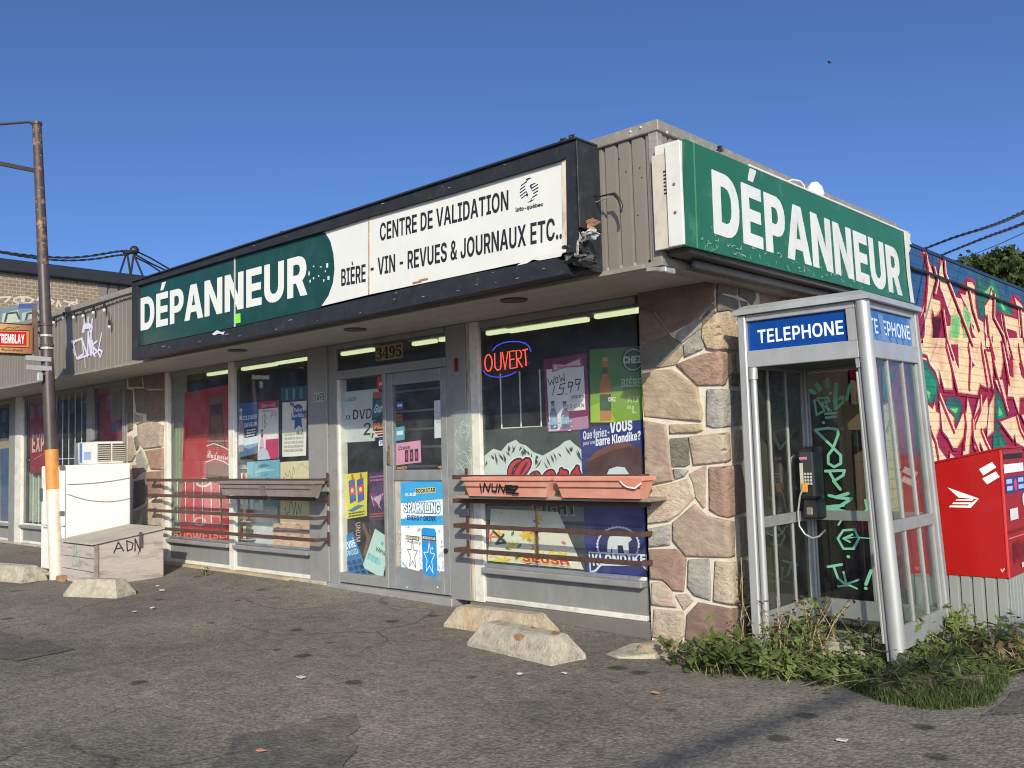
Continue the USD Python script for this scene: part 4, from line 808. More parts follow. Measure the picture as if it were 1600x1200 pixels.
for k in range(16): f.poly([(rng.uniform(0, .8), rng.uniform(.15, .75)) for _ in range(1)] + [(0, 0)] * 0 + [(rng.uniform(.2, .9), rng.uniform(.1, .85)) for _ in range(2)], [(150, 40, 70), (90, 60, 140), (190, 170, 190), (70, 40, 90)][k % 4], 'splash')
lines(f, .1, .06, .9, .2, 2, (170, 90, 150)); lines(f, .1, .84, .9, .94, 2, (190, 60, 60)); f.done()
f = P('poster', 'black poster with upright lettering hanging askew behind the two cards by the door', 'poster', [(541, 812), (585, 816), (582, 878), (548, 880)], (30, 24, 20), Y=6.056); f.line([(.62, .1), (.80, .4), (.66, .8)], .05, (110, 80, 50), 'gold_picture'); f.line([(.86, .2), (.90, .7)], .03, (90, 60, 40), 'gold_picture'); f.qtext('UNUM', [(563, 816), (563, 846), (556, 847), (556, 817)], (190, 180, 165), 500); f.done()
f = P('card', 'bright blue card leaning at the bottom of the glass left of the door', 'card', [(529, 842), (551, 831), (577, 900), (546, 903)], (24, 116, 172), Y=6.046); f.text('GIVRÉ', (.12, .16, .92, .32), (225, 238, 245), 900); f.text('FROID', (.2, .36, .9, .48), (180, 215, 235), 800)
for r_ in range(3):
    for c_ in range(3): f.rect(.10 + c_ * .29, .60 + r_ * .13, .33 + c_ * .29, .70 + r_ * .13, (14, 60, 110), 'drink_picture')
f.done()
f = P('card', 'mint green card reading VAPUR leaning beside the blue card', 'card', [(586, 826), (610, 842), (598, 904), (566, 886)], (188, 220, 206), Y=6.044); f.text('VAPUR', (.36, .36, .92, .46), (40, 50, 50), 800); f.oval(.62, .22, .08, .05, (110, 180, 190), 'drop'); 
for k in range(6): f.poly([(.05 + .1 * k, .62 + .04 * (k % 2)), (.2 + .1 * k, .58), (.28 + .1 * k, .72), (.1 + .1 * k, .76)], [(120, 190, 195), (150, 205, 205)][k % 2], 'splash')
f.done()
# things stuck inside the door pane
f = P('poster', 'pink poster with three black cans inside the door glass', 'poster', [(619, 693), (657, 688), (658, 722), (619, 727)], (222, 150, 178), Y=5.999)
f.text('Crave', (.08, .14, .55, .34), (30, 22, 28), 900, slant=.06)
for k in range(3): f.rect(.36 + k * .2, .36, .50 + k * .2, .92, (24, 18, 26), 'can_picture'); f.rect(.40 + k * .2, .5, .46 + k * .2, .8, (190, 60, 120), 'can_picture')
f.done()
for lab, q in (('left black label with yellow energy drink lettering at the bottom of the door glass', [(619, 729), (637, 727), (637, 735), (619, 737)]), ('right black label with yellow energy drink lettering at the bottom of the door glass', [(684, 727), (704, 725), (704, 733), (684, 735)])):
    f = P('sticker', lab, 'sticker', q, (22, 18, 14), Y=5.998); f.text('ROCKSTAR', (.06, .16, .94, .55), (226, 170, 50), 900); f.rect(.2, .66, .8, .84, (190, 80, 40), 'stripe'); f.done()
f = P('notice', 'blank white notice sheet taped inside the right of the door glass', 'notice', [(678, 626), (703, 623), (703, 682), (679, 685)], (214, 218, 224), Y=5.999); lines(f, .15, .30, .85, .62, 4, (196, 200, 206)); f.done()
for lab, q, c, s_ in (('small blue and white sticker high on the left edge of the door glass', [(619, 628), (630, 627), (630, 640), (619, 641)], (60, 90, 150), (230, 230, 235)), ('small orange and brown sticker on the left edge of the door glass', [(619, 648), (629, 647), (629, 657), (619, 658)], (150, 80, 50), (40, 30, 30)), ('small turquoise card on the left edge of the door glass', [(618, 668), (632, 666), (632, 687), (618, 689)], (90, 165, 185), (225, 235, 235))):
    f = P('sticker', lab, 'sticker', q, c, Y=5.999); f.rect(.15, .3, .85, .6, s_, 'stripe'); f.done()
# shelf edges seen through the door
t = Thing('wall_shelves', 'dark shelves with thin white edge strips seen through the door glass', 'shelves')
for a, b in ((612, 606), (643, 638), (671, 666), (698, 693), (727, 722)):
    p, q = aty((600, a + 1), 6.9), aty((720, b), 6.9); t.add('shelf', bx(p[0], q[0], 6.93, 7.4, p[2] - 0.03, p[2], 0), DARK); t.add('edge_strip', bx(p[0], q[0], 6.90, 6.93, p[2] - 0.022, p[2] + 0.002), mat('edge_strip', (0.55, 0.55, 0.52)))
t.done()
# poster on the lower door panel
f = Flat('energy_drink_poster', 'torn blue and white energy drink poster pasted on the lower door panel', 'poster', [(626, 754), (694, 748), (697, 906), (627, 889)], ('y', 5.9845), paper=(226, 230, 232))
f.poly([(0, 0), (1, 0), (1, .46), (0, .50)], (66, 158, 208), 'blue_field'); f.poly([(0, .24), (1, .20), (1, .36), (0, .42)], (228, 234, 238), 'white_band'); f.text('ROCKSTAR', (.36, .085, .80, .13), (16, 16, 18), 900, outline=(.006, (215, 205, 140))); f.text('.HI..BLUE', (.10, .125, .36, .16), (225, 235, 240), 800); f.text('SPARKLING', (.08, .235, .90, .345), (120, 180, 215), 900, outline=(.008, (40, 90, 130))); f.text('SPARKLING', (.08, .235, .90, .345), (235, 240, 244), 800); f.text('· ENERGY DRINK ·', (.10, .375, .86, .43), (30, 70, 120), 900)
for k in range(70): f.poly([(a + rng.uniform(-.05, .05), b + rng.uniform(-.03, .03)) for a, b in [(rng.uniform(0, 1), rng.uniform(.5, .98))] * 4], [(160, 200, 225), (200, 206, 208), (120, 180, 215), (186, 190, 192)][k % 4], 'splash')
can(f, .30, .52, .97, .30, (232, 232, 230), (70, 70, 74), -.02); can(f, .68, .50, .99, .32, (40, 140, 205), (228, 232, 235), -.01)
for cu, v in ((.30, .60), (.68, .58)): f.rect(cu - .15, v, cu + .15, v + .045, (18, 18, 20), 'label'); f.text('ROCKSTAR', (cu - .14, v + .008, cu + .14, v + .038), (220, 215, 190), 900); f.text('SPARKLING', (cu - .13, v + .055, cu + .13, v + .08), (120, 120, 124), 800)
for k in range(18): f.poly([(a + rng.uniform(-.03, .03), b + rng.uniform(-.018, .018)) for a, b in [(rng.choice([0.02, .98, rng.uniform(0, 1)]), rng.uniform(.55, 1))] * 5], (206, 204, 198), 'torn_paper')
f.done()
# --- right window
f = P('beer_poster', 'purple bordered beer poster with handwritten WOW 15.99 in the right window', 'poster', [(849, 562), (916, 552), (921, 671), (855, 676)], (120, 44, 84), group=ADS)
f.poly([(.02, .86), (.98, .82), (.98, .99), (.02, .99)], (176, 130, 156), 'border_low'); f.poly([(.06, .14), (.93, .16), (.93, .74), (.46, .74), (.30, .98), (.06, .98)], (226, 226, 226), 'white_field')
f.poly([(.20, .07), (.52, .10), (.88, .04), (.90, .17), (.52, .15), (.20, .19)], (190, 80, 120), 'bow_tie'); f.poly([(.24, .09), (.52, .115), (.84, .065), (.86, .15), (.52, .14), (.24, .17)], (215, 196, 206), 'bow_tie'); f.text('Budweiser', (.30, .105, .82, .145), (150, 40, 80), 400, 'script')
for k, pts in enumerate(([(.08, .27), (.13, .36), (.17, .30), (.22, .36), (.24, .25)], [(.28, .34), (.26, .28), (.31, .26), (.33, .33), (.28, .34)], [(.36, .24), (.40, .33), (.43, .28), (.48, .33), (.47, .22)])): f.line(pts, .008, (24, 24, 28), 'handwriting')
for pts in ([(.24, .38), (.18, .50)], [(.50, .36), (.38, .37), (.35, .42), (.46, .42), (.42, .50), (.30, .50)], [(.50, .50), (.51, .51)], [(.66, .36), (.57, .35), (.56, .42), (.66, .40), (.67, .36), (.60, .49)], [(.84, .33), (.74, .33), (.74, .40), (.83, .38), (.85, .33), (.78, .47)]): f.line(pts, .009, (24, 24, 28), 'handwriting')
f.text('15¢ Ch.', (.62, .535, .93, .575), (40, 40, 44), 700); f.rect(.38, .62, .92, .735, (236, 232, 222), 'white_label'); f.text('12 CAN', (.50, .65, .90, .70), (70, 70, 74), 500, slant=.04)
bottle(f, .18, .58, .96, .18, (110, 120, 150), (160, 190, 215), (90, 30, 50)); bottle(f, .46, .60, .96, .18, (120, 110, 130), (150, 185, 210), (90, 30, 50))
for k in range(26): f.poly([(a + rng.uniform(-.05, .05), b + rng.uniform(-.03, .03)) for a, b in [(rng.uniform(.05, .6), rng.uniform(.80, .99))] * 4], [(175, 205, 225), (215, 228, 238), (120, 150, 190)][k % 3], 'ice_picture')
f.done()
f = P('beer_poster', 'lime green poster with an orange bottle and dark round badge in the right window', 'poster', [(921, 546), (1003, 541), (1004, 660), (923, 660)], (84, 128, 74), group=ADS)
f.poly([(0, .62), (1, .55), (1, 1), (0, 1)], (126, 164, 44), 'lime_field'); f.poly([(0, .78), (.3, .7), (.5, 1), (0, 1)], (160, 190, 60), 'lime_field'); bottle(f, .30, .12, .98, .22, (190, 120, 60), (60, 90, 60), (170, 160, 80)); f.text('CHEZ', (.36, .66, .50, .72), (225, 225, 210), 900)
f.oval(.84, .17, .22, .17, (60, 84, 66), 'badge'); f.oval(.84, .17, .19, .145, (176, 196, 170), 'badge'); f.oval(.84, .17, .175, .13, (60, 84, 66), 'badge'); f.text('CHEZ', (.66, .12, .99, .22), (196, 210, 190), 900); f.text('BIÈRE', (.62, .42, .98, .53), (170, 190, 150), 800); f.text('AU', (.72, .66, .92, .74), (190, 205, 140), 800); f.text('"L', (.72, .78, .9, .88), (190, 205, 140), 800); f.done()
f = P('beer_banner', 'wide grey-green beer board with snowy mountains and red script across the right window', 'banner', [(757, 672), (913, 662), (914, 900), (757, 884)], (64, 74, 70), Y=6.058)
mt = [(757, 745), (757, 712), (771, 701), (783, 705), (793, 693), (806, 687), (812, 693), (822, 696), (833, 706), (848, 712), (862, 704), (874, 697), (882, 690), (890, 687), (899, 695), (908, 702), (912, 704), (913, 748), (757, 752)]
f.px(mt, (206, 216, 210), 'mountain'); 
r = np.random.default_rng(3)
for k in range(34):
    x = r.uniform(760, 908); y0_ = np.interp(x, [p[0] for p in mt[1:-2]], [p[1] for p in mt[1:-2]]) + r.uniform(2, 10); L_ = r.uniform(6, 20); d_ = r.uniform(-.7, .9)
    f.px([(x, y0_), (x + d_ * L_ * .5 + r.uniform(1, 3), y0_ + L_ * .5), (x + d_ * L_, y0_ + L_), (x + d_ * L_ * .5 - 1, y0_ + L_ * .55)], (56, 66, 64), 'mountain_ridge')
q4 = [(795, 715), (907, 705), (910, 752), (797, 766)]
for w_, c_ in ((.030, (232, 232, 226)), (.018, (26, 24, 24)), (.0, (206, 30, 46))):
    g = text_shape('Coors', 400, 'script'); x0_, _, x1_, _ = g.bounds; q = [np.array(pl(p, f.plane)) for p in q4]
    sh = warp_shape(g, lambda a, b: (q[0] * (1 - (a - x0_) / (x1_ - x0_)) + q[1] * (a - x0_) / (x1_ - x0_)) * b + (q[3] * (1 - (a - x0_) / (x1_ - x0_)) + q[2] * (a - x0_) / (x1_ - x0_)) * (1 - b)).buffer(0).buffer(.005)
    f._put(sh.buffer(w_), c_, 'script_lettering', False)
f.px([(757, 790), (913, 792), (914, 815), (757, 812)], (120, 132, 126), 'lower_band'); f.qtext('LIGHT', [(832, 784), (902, 782), (904, 806), (834, 806)], (190, 198, 194), 900); f.qtext('LIGHT', [(834, 786), (900, 784), (902, 804), (836, 804)], (40, 46, 46), 900); f.done()
f = P('ice_cream_poster', 'navy blue ice cream bar poster with round toothed badge at the right of the window', 'poster', [(907, 671), (1004, 655), (1012, 907), (916, 893)], (30, 42, 118), group=None, Y=6.047)
f.qtext('Que feriez-', [(911, 674), (952, 668), (952, 681), (911, 687)], (215, 220, 232), 800); f.qtext('VOUS', [(953, 661), (988, 656), (988, 672), (953, 677)], (235, 238, 244), 900); f.qtext('pour une', [(911, 690), (930, 687), (930, 693), (911, 696)], (190, 196, 215), 700); f.qtext('barre Klondike?', [(931, 683), (1001, 673), (1001, 687), (931, 697)], (235, 238, 244), 900)
f.px([(914, 742), (916, 722), (930, 706), (955, 694), (980, 691), (1000, 700), (1006, 716), (1007, 742)], (74, 42, 34), 'chocolate_bar'); f.px([(916, 722), (930, 706), (955, 694), (980, 691), (990, 696), (955, 704), (930, 716)], (112, 66, 50), 'chocolate_bar'); f.px([(948, 742), (952, 733), (964, 729), (976, 730), (984, 742)], (216, 222, 226), 'ice_cream')
f.px([(915, 800), (1008, 806), (1008, 792), (915, 788)], (30, 60, 150), 'blue_glow'); cx, cy = 966, 852
tooth = [(cx + (33 + 1.6 * (k % 2)) * math.cos(k * math.pi / 36), cy - (29 + 1.6 * (k % 2)) * math.sin(k * math.pi / 36)) for k in range(72)]
f.px(tooth, (210, 216, 226), 'badge'); f.px([(cx + 31 * math.cos(k * math.pi / 20), cy - 27 * math.sin(k * math.pi / 20)) for k in range(40)], (20, 28, 92), 'badge')
f.px([(949, 862), (950, 845), (953, 838), (962, 837), (972, 835), (984, 838), (988, 843), (982, 848), (983, 864), (976, 866), (973, 852), (965, 852), (966, 866), (957, 866), (957, 853), (954, 864)], (220, 226, 232), 'bear_emblem')
f.px([(920, 862), (1011, 866), (1012, 892), (1002, 884), (940, 884), (932, 893), (922, 896)], (216, 222, 232), 'name_band'); f.px([(922, 864), (1010, 868), (1010, 887), (1002, 881), (938, 881), (930, 890), (924, 892)], (20, 28, 92), 'name_band'); f.qtext('KLONDIKE', [(925, 865), (1009, 866), (1009, 881), (927, 884)], (222, 228, 236), 900); f.done()
f = P('slush_poster', 'curling white poster with yellow flowers and red slush letters low in the right window', 'poster', [(767, 795), (872, 800), (912, 890), (762, 876)], (226, 226, 208), Y=6.043)
r = np.random.default_rng(9)
for k in range(46):
    u, v = r.beta(1.6, 1.7), r.beta(2.2, 1.3); a = r.uniform(0, 6.28); w_ = r.uniform(.03, .09)
    f.poly([(u + w_ * (.62 + .38 * math.cos(5 * j * .2618 + a)) * math.cos(j * .2618), v + 1.2 * w_ * (.62 + .38 * math.cos(5 * j * .2618 + a)) * math.sin(j * .2618)) for j in range(24)] if k % 5 != 2 else [(u + w_ * 1.5 * t_ * math.cos(a) - s_ * .3 * w_ * math.sin(math.pi * abs(t_)) * math.sin(a), v + w_ * 2 * t_ * math.sin(a) + s_ * .4 * w_ * math.sin(math.pi * abs(t_)) * math.cos(a)) for s_, ts in ((1, np.linspace(0, 1, 7)), (-1, np.linspace(1, 0, 7))) for t_ in ts], [(232, 208, 40), (242, 190, 30), (60, 130, 60), (212, 220, 90), (226, 120, 40)][k % 5], 'flower_picture')
f.line([(.06, .42), (.22, .62), (.10, .66), (.20, .48)], .022, (36, 48, 44), 'dark_mark'); 
for k, ch in enumerate('SLUSH'): f.text(ch, (.40 + k * .10, .80, .49 + k * .10, .95), (206, 50, 40), 900, outline=(.008, (240, 214, 120)))
f.done()
grille('security_bars', 'thin white upright bars behind the glass right of the glowing sign', 785, 847, 580, 668, 3, Y=6.11, r=0.007, rows=1)
# glowing OUVERT sign
N = Thing('neon_sign', 'glowing red OUVERT sign with two blue arcs in the right window', 'neon sign')
RED, BLUE = glow('neon_red', (1.0, 0.075, 0.035), 1.7), glow('neon_blue', (0.05, 0.08, 0.75), 1.0)
YN = 6.065
def ntube(pts, m, name, r=0.0055): N.add(name, tube([aty(p, YN) for p in pts], r, 6), m, smooth=True)
zoomr = lambda pts: [(700 + a / 2.309, 460 + b / 2.308) for a, b in pts]
ring = lambda cx_, cy_, rx, ry, n=16: [(cx_ + rx * math.cos(k * 2 * math.pi / n - 1.4), cy_ + ry * math.sin(k * 2 * math.pi / n - 1.4)) for k in range(n + 1)]
for pts in (ring(146, 247, 13, 30), [(168, 212), (169, 262), (178, 274), (188, 270), (192, 255), (190, 209)], [(196, 208), (206, 270), (216, 206)], [(240, 203), (222, 206), (224, 268), (243, 264)], [(223, 236), (239, 233)], [(249, 265), (246, 202), (260, 202), (266, 214), (262, 230), (248, 234), (252, 236), (268, 262)], [(268, 202), (288, 197)], [(278, 200), (282, 258)]): ntube(zoomr(pts), RED, 'letter_tube')
ntube(zoomr([(160, 203), (175, 186), (198, 175), (225, 170), (255, 170), (278, 176), (292, 187), (300, 207)]), BLUE, 'blue_arc'); ntube(zoomr([(128, 274), (135, 286), (150, 294), (175, 299), (200, 297), (225, 290), (245, 279)]), BLUE, 'blue_arc')
N.add('frame', bx(aty((757, 590), 6.09)[0], aty((828, 560), 6.09)[0], 6.085, 6.095, fz(790, 572, 6.09) - 0.01, fz(790, 572, 6.09) + 0.01), mat('black_frame', (0.015, 0.015, 0.015))); N.done()
# --- left part of the building
f = P('red_banner', 'dark red banner with big EXPO lettering behind the barred window at the left', 'banner', [(46, 604), (78, 600), (78, 736), (47, 741)], (150, 24, 32)); f.text('EXPO', (.10, .56, .98, .76), (226, 196, 176), 800, slant=.02); f.line([(.05, .1), (.6, .4), (.9, .2)], .03, (90, 60, 60), 'swirl'); f.line([(.2, .84), (.8, .78)], .008, (220, 190, 180)); f.done()
f = P('red_banner', 'red poster with bare tree branches in the window above the air conditioner', 'poster', [(155, 600), (200, 588), (200, 694), (156, 694)], (150, 24, 34)); f.poly([(.35, .05), (.9, 0), (.9, .6), (.4, .66)], (140, 120, 95), 'picture')
for k in range(12): f.line([(.75, .2 + .05 * k), (.92, .12 + .055 * k), (.99, .2 + .05 * k)], .012, (84, 12, 18), 'branch')
f.rect(.45, .66, .7, .84, (190, 60, 60), 'figure'); f.oval(.56, .74, .1, .08, (70, 100, 150), 'figure'); f.done()
t = Thing('blue_drape', 'blue drape gathered in an arch behind the barred window at the left', 'drape')
for k in range(8):
    p0, p1 = aty((70 + k * 1.2, 735 + k * 3), 6.22), aty((46 + k * 3.2, 830), 6.22); mid = (p0 + p1) / 2 + np.array([-.10, 0, .10]); t.add('fold', tube([p0, mid, p1], .035, 6), ink((54, 88, 140)), smooth=True)
t.done()
grille('security_bars', 'row of white upright security bars behind the wide window left of the fridge', 44, 138, 600, 836, 11, Y=6.12, r=0.008, rows=3)
f = P('paper_sheet', 'beige sheet behind the window at the very left of the picture', 'paper', [(-30, 690), (14, 684), (15, 842), (-30, 848)], (180, 165, 130), Y=6.06); f.rect(.7, .1, 1, .95, (60, 90, 130), 'blue_strip'); f.done()
t = Thing('curtain', 'pale green curtain panel hanging inside the wide window at the left', 'curtain')
for k in range(6):
    x = fx(40 + k * 4.5, 790, 6.18); t.add('fold', tube([(x, 6.18 + .015 * (k % 2), .42), (x, 6.18, 1.3)], .05, 7), mat('curtain_pale', lin((170, 185, 160)) * .75, rough=.9), smooth=True)
t.done()

# ================================================================ WINDOW RAILINGS AND TROUGHS
YR = 5.78
def railing(label, px0, px1, levels, zref, board=None, end_px=None):
    t = Thing('window_railing', label, 'railing')
    x0, x1 = fx(px0, zref, YR), fx(px1, zref, YR)
    for k, py in enumerate(levels):
        z = fz(zref_x, py, YR)
        t.add('rail', bx(x0, x1, YR - 0.013, YR + 0.013, z - 0.019, z + 0.019, 0.003), RUSTBAR)
        for x in (x0 + 0.012, x1 - 0.012):
            t.add('return_bar', bx(x - 0.012, x + 0.012, YR + 0.014, 5.944, z - 0.018, z + 0.018, 0.003), RUSTBAR)
            t.add('wall_plate', bx(x - 0.02, x + 0.02, 5.936, 5.946, z - 0.075, z + 0.075, 0.003), RUSTBAR)
    xm = (x0 + x1) / 2
    for x in ((xm - 0.05), ):
        t.add('stay', bx(x - 0.012, x + 0.012, YR + 0.014, YR + 0.026, fz(zref_x, levels[-1], YR) - .03, fz(zref_x, levels[0], YR) + .05, 0.003), RUSTBAR)
    return t, x0, x1
zref_x = 850
tr_, rx0, rx1 = railing('brown metal railing of four bars across the right window below the neon sign', 709, 1003, [745.2, 785.5, 828, 869.5], 800)
zb2 = fz(850, 784, YR)
tr_.add('shelf_board', bx(fx(728, 790, YR), fx(1019, 790, 5.70), 5.66, 5.93, zb2 + 0.021, zb2 + 0.048, 0.006), mat('old_shelf_board', (0.27, 0.22, 0.165), rough=0.85, var=0.2, scale=10, dirt=(0.14, 0.115, 0.09), dirt_scale=9, dirt_amt=0.6, stretch=(0.2, 1, 1), bump=0.004, bscale=40))
tr_.done()
zref_x = 360
tl_, lx0, lx1 = railing('brown metal railing of four bars across the two left windows', 230, 494, [750.3, 777, 803.5, 834], 790)
tl_.done()
def trough(label, xa, xb, zt_, col, group, broken=False, tag_=False):
    t = Thing('flower_trough', label, 'flower trough')
    h, y0, y1 = 0.165, 5.60, 5.765
    def sect(ins, z0, z1, top_in): return [(xa + ins[0], y0 + ins[1], z0), (xb - ins[0], y0 + ins[1], z0), (xb - ins[0], y1 - ins[1], z0), (xa + ins[0], y1 - ins[1], z0), (xa + top_in, y0 + top_in, z1), (xb - top_in, y0 + top_in, z1), (xb - top_in, y1 - top_in, z1), (xa + top_in, y1 - top_in, z1)]
    outer = hull(sect((0.06, 0.028), zt_ - h, zt_ - 0.03, 0.012)); 
    t.add('body', outer, col)
    t.add('rim', [bx(xa, xb, y0 - 0.006, y0 + 0.016, zt_ - 0.032, zt_, 0.004), bx(xa, xb, y1 - 0.016, y1 + 0.006, zt_ - 0.032, zt_, 0.004), bx(xa, xa + 0.018, y0 + .016, y1 - .016, zt_ - 0.032, zt_, 0.004), bx(xb - 0.018, xb, y0 + .016, y1 - .016, zt_ - 0.032, zt_, 0.004)], col)
    t.add('groove', bx(xa + 0.04, xb - 0.04, y0 + 0.008, y0 + 0.02, zt_ - 0.085, zt_ - 0.079), mat('groove_dark', (0.10, 0.06, 0.05)))
    t.add('soil', bx(xa + 0.02, xb - 0.02, y0 + 0.02, y1 - 0.02, zt_ - 0.03, zt_ - 0.022), mat('dry_soil', (0.10, 0.08, 0.06), rough=1))
    if tag_:
        pp = ('y', y0 + 0.004); F_ = Flat('x', None, None, [(748, 753), (810, 755), (810, 772), (748, 770)], pp, host=t, nobase=True)
        for pts in ([(750, 756), (752, 768)], [(755, 767), (757, 755), (763, 768), (766, 756)], [(769, 756), (769, 767), (775, 768), (777, 757)], [(779, 768), (781, 757), (787, 769), (790, 758)], [(800, 759), (792, 759), (791, 769), (801, 770)], [(792, 764), (798, 764)], [(800, 760), (809, 760), (801, 771), (810, 771)]): F_.line(pts, .014, (24, 20, 20), 'spray_tag', px=True)
        for pts in ([(792, 761), (806, 760)], [(791, 765), (804, 766)]): F_.line(pts, .02, (30, 24, 24), 'spray_tag', px=True)
        F_.done()
    if broken:
        pp = ('y', y0 - 0.007); F_ = Flat('x', None, None, [(960, 745), (1008, 745), (1008, 775), (960, 775)], pp, host=t, nobase=True)
        F_.px([(968, 750), (975, 756), (982, 760), (990, 763), (996, 760), (1000, 755), (1004, 752), (1002, 748), (970, 747)], (196, 130, 110), 'broken_edge')
        F_.line([(969, 752), (974, 757), (980, 761), (986, 762), (992, 763), (997, 759), (1002, 755)], .012, (226, 214, 205), 'broken_edge', px=True); F_.done()
    t.done()
TERRA = mat('terracotta_plastic', (0.56, 0.235, 0.165), rough=0.6, var=0.10, scale=6, dirt=(0.62, 0.36, 0.28), dirt_scale=5, dirt_amt=0.5)
GREYT = mat('grey_brown_plastic', (0.20, 0.165, 0.145), rough=0.65, var=0.12, scale=6, dirt=(0.28, 0.24, 0.21), dirt_scale=7, dirt_amt=0.5)
zt1 = fz(800, 746, 5.62)
trough('left terracotta flower trough with black spray tag on the right window railing', fx(724, 760, 5.62), fx(860, 760, 5.62), zt1 + 0.004, TERRA, None, tag_=True)
trough('right terracotta flower trough with a chipped edge on the right window railing', fx(868, 760, 5.62), fx(1008, 760, 5.62), zt1 + 0.004, TERRA, None, broken=True)
zt2 = fz(410, 752, 5.62)
trough('left grey-brown flower trough on the railing before the second window', fx(343, 760, 5.62), fx(409, 760, 5.62), zt2, GREYT, None)
trough('right grey-brown flower trough on the railing nearest the door', fx(412, 760, 5.62), fx(489, 760, 5.62), zt2, GREYT, None)
t = Thing('bottle', 'small clear bottle lying on the railing between the grey troughs and the door', 'bottle')
p, q = aty((478, 773), 5.74), aty((494, 775), 5.74)
t.add('body', tube([p, p + (q - p) * .7, p + (q - p) * .8, q], [.018, .020, .012, .012], 10), mat('clear_plastic', (0.6, 0.6, 0.58), rough=0.2), smooth=40); t.add('cap', tube([q, q + (q - p) * .12], .022, 10), ink((235, 235, 230))); t.done()
# ================================================================ TELEPHONE BOOTH
K = Thing('phone_booth', 'tall aluminium and glass phone booth with blue TELEPHONE signs and teal graffiti', 'phone booth')
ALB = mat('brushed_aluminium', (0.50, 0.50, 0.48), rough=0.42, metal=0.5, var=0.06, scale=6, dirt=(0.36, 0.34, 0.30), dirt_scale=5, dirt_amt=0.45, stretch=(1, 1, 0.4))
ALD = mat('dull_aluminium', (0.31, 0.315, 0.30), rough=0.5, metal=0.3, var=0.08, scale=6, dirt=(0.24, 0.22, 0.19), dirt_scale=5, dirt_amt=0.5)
BGLASS = pane_mat('booth_glass', tint=(0.84, 0.89, 0.86), dust=0.020, dustcol=(0.36, 0.37, 0.33))
kx0, kx1, ky0, ky1 = -3.135, -2.285, 5.83, 6.74
ZG, ZH0, ZH1, ZR = -0.06, 1.965, 2.335, 2.385
def kwarp(v):
    v = v.copy(); u = np.clip((v[:, 0] - kx0) / (kx1 - kx0), -0.1, 1.1); v[:, 0] += 0.105 * u * (1 - np.clip(v[:, 2], -.2, 2.4) / 2.35); return v
def seg(x0, x1, y0, y1, z0, z1, b=0.004, n=6):
    """upright box cut in several lengths so that it can lean with the booth"""
    return bx(x0, x1, y0, y1, z0, z1, b)
# posts
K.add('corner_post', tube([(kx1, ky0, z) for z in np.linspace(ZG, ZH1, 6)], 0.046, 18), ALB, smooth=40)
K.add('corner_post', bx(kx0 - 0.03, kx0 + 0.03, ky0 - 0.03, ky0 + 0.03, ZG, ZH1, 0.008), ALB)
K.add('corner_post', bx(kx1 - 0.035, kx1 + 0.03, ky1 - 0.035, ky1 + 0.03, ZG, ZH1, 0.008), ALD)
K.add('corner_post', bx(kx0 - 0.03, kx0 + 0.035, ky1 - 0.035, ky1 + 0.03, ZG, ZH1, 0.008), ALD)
# door tracks: half-round tube by the left post, twin strips by the round post
K.add('door_track', tube([(kx0 + 0.062, ky0 - 0.005, z) for z in (0.08, 1.0, ZH0 - 0.085)], 0.022, 12), ALB, smooth=40)
K.add('track_cap', tube([(kx0 + 0.062, ky0 - 0.005, z) for z in (ZH0 - 0.085, ZH0 - 0.004)], 0.030, 12), ALB, smooth=40)
K.add('track_foot', tube([(kx0 + 0.062, ky0 - 0.005, z) for z in (0.02, 0.08)], 0.027, 12), ALD, smooth=40)
K.add('door_track', bx(kx1 - 0.078, kx1 - 0.066, ky0 - 0.02, ky0 + 0.02, 0.16, ZH0 - 0.09, 0.002), ALB)
K.add('door_track', bx(kx1 - 0.064, kx1 - 0.047, ky0 - 0.012, ky0 + 0.03, 0.05, ZH0 - 0.07, 0.003), ALD)
K.add('track_cap', bx(kx1 - 0.075, kx1 - 0.048, ky0 - 0.018, ky0 + 0.018, ZH0 - 0.065, ZH0 - 0.004, 0.003), ALD)
# headers on four sides
def header(a0, a1, y, side):
    for z0, z1 in ((ZH0, ZH0 + 0.115), (ZH1 - 0.045, ZH1)):
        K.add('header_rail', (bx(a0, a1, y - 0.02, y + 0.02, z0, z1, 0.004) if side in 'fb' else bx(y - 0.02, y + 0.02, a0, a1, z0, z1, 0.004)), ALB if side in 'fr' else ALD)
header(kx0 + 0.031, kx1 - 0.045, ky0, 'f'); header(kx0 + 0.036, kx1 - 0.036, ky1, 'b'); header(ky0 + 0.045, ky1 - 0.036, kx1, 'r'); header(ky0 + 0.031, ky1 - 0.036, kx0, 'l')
K.add('header_stile', bx(kx1 - 0.105, kx1 - 0.044, ky0 - 0.019, ky0 + 0.019, ZH0 + 0.116, ZH1 - 0.046), ALB)
K.add('header_stile', bx(kx1 - 0.019, kx1 + 0.019, ky1 - 0.075, ky1 - 0.037, ZH0 + 0.116, ZH1 - 0.046), ALB)
BLUE_S = mat('blue_sign_acrylic', lin((16, 66, 140)) * 0.9, rough=0.28, var=0.05, scale=3)
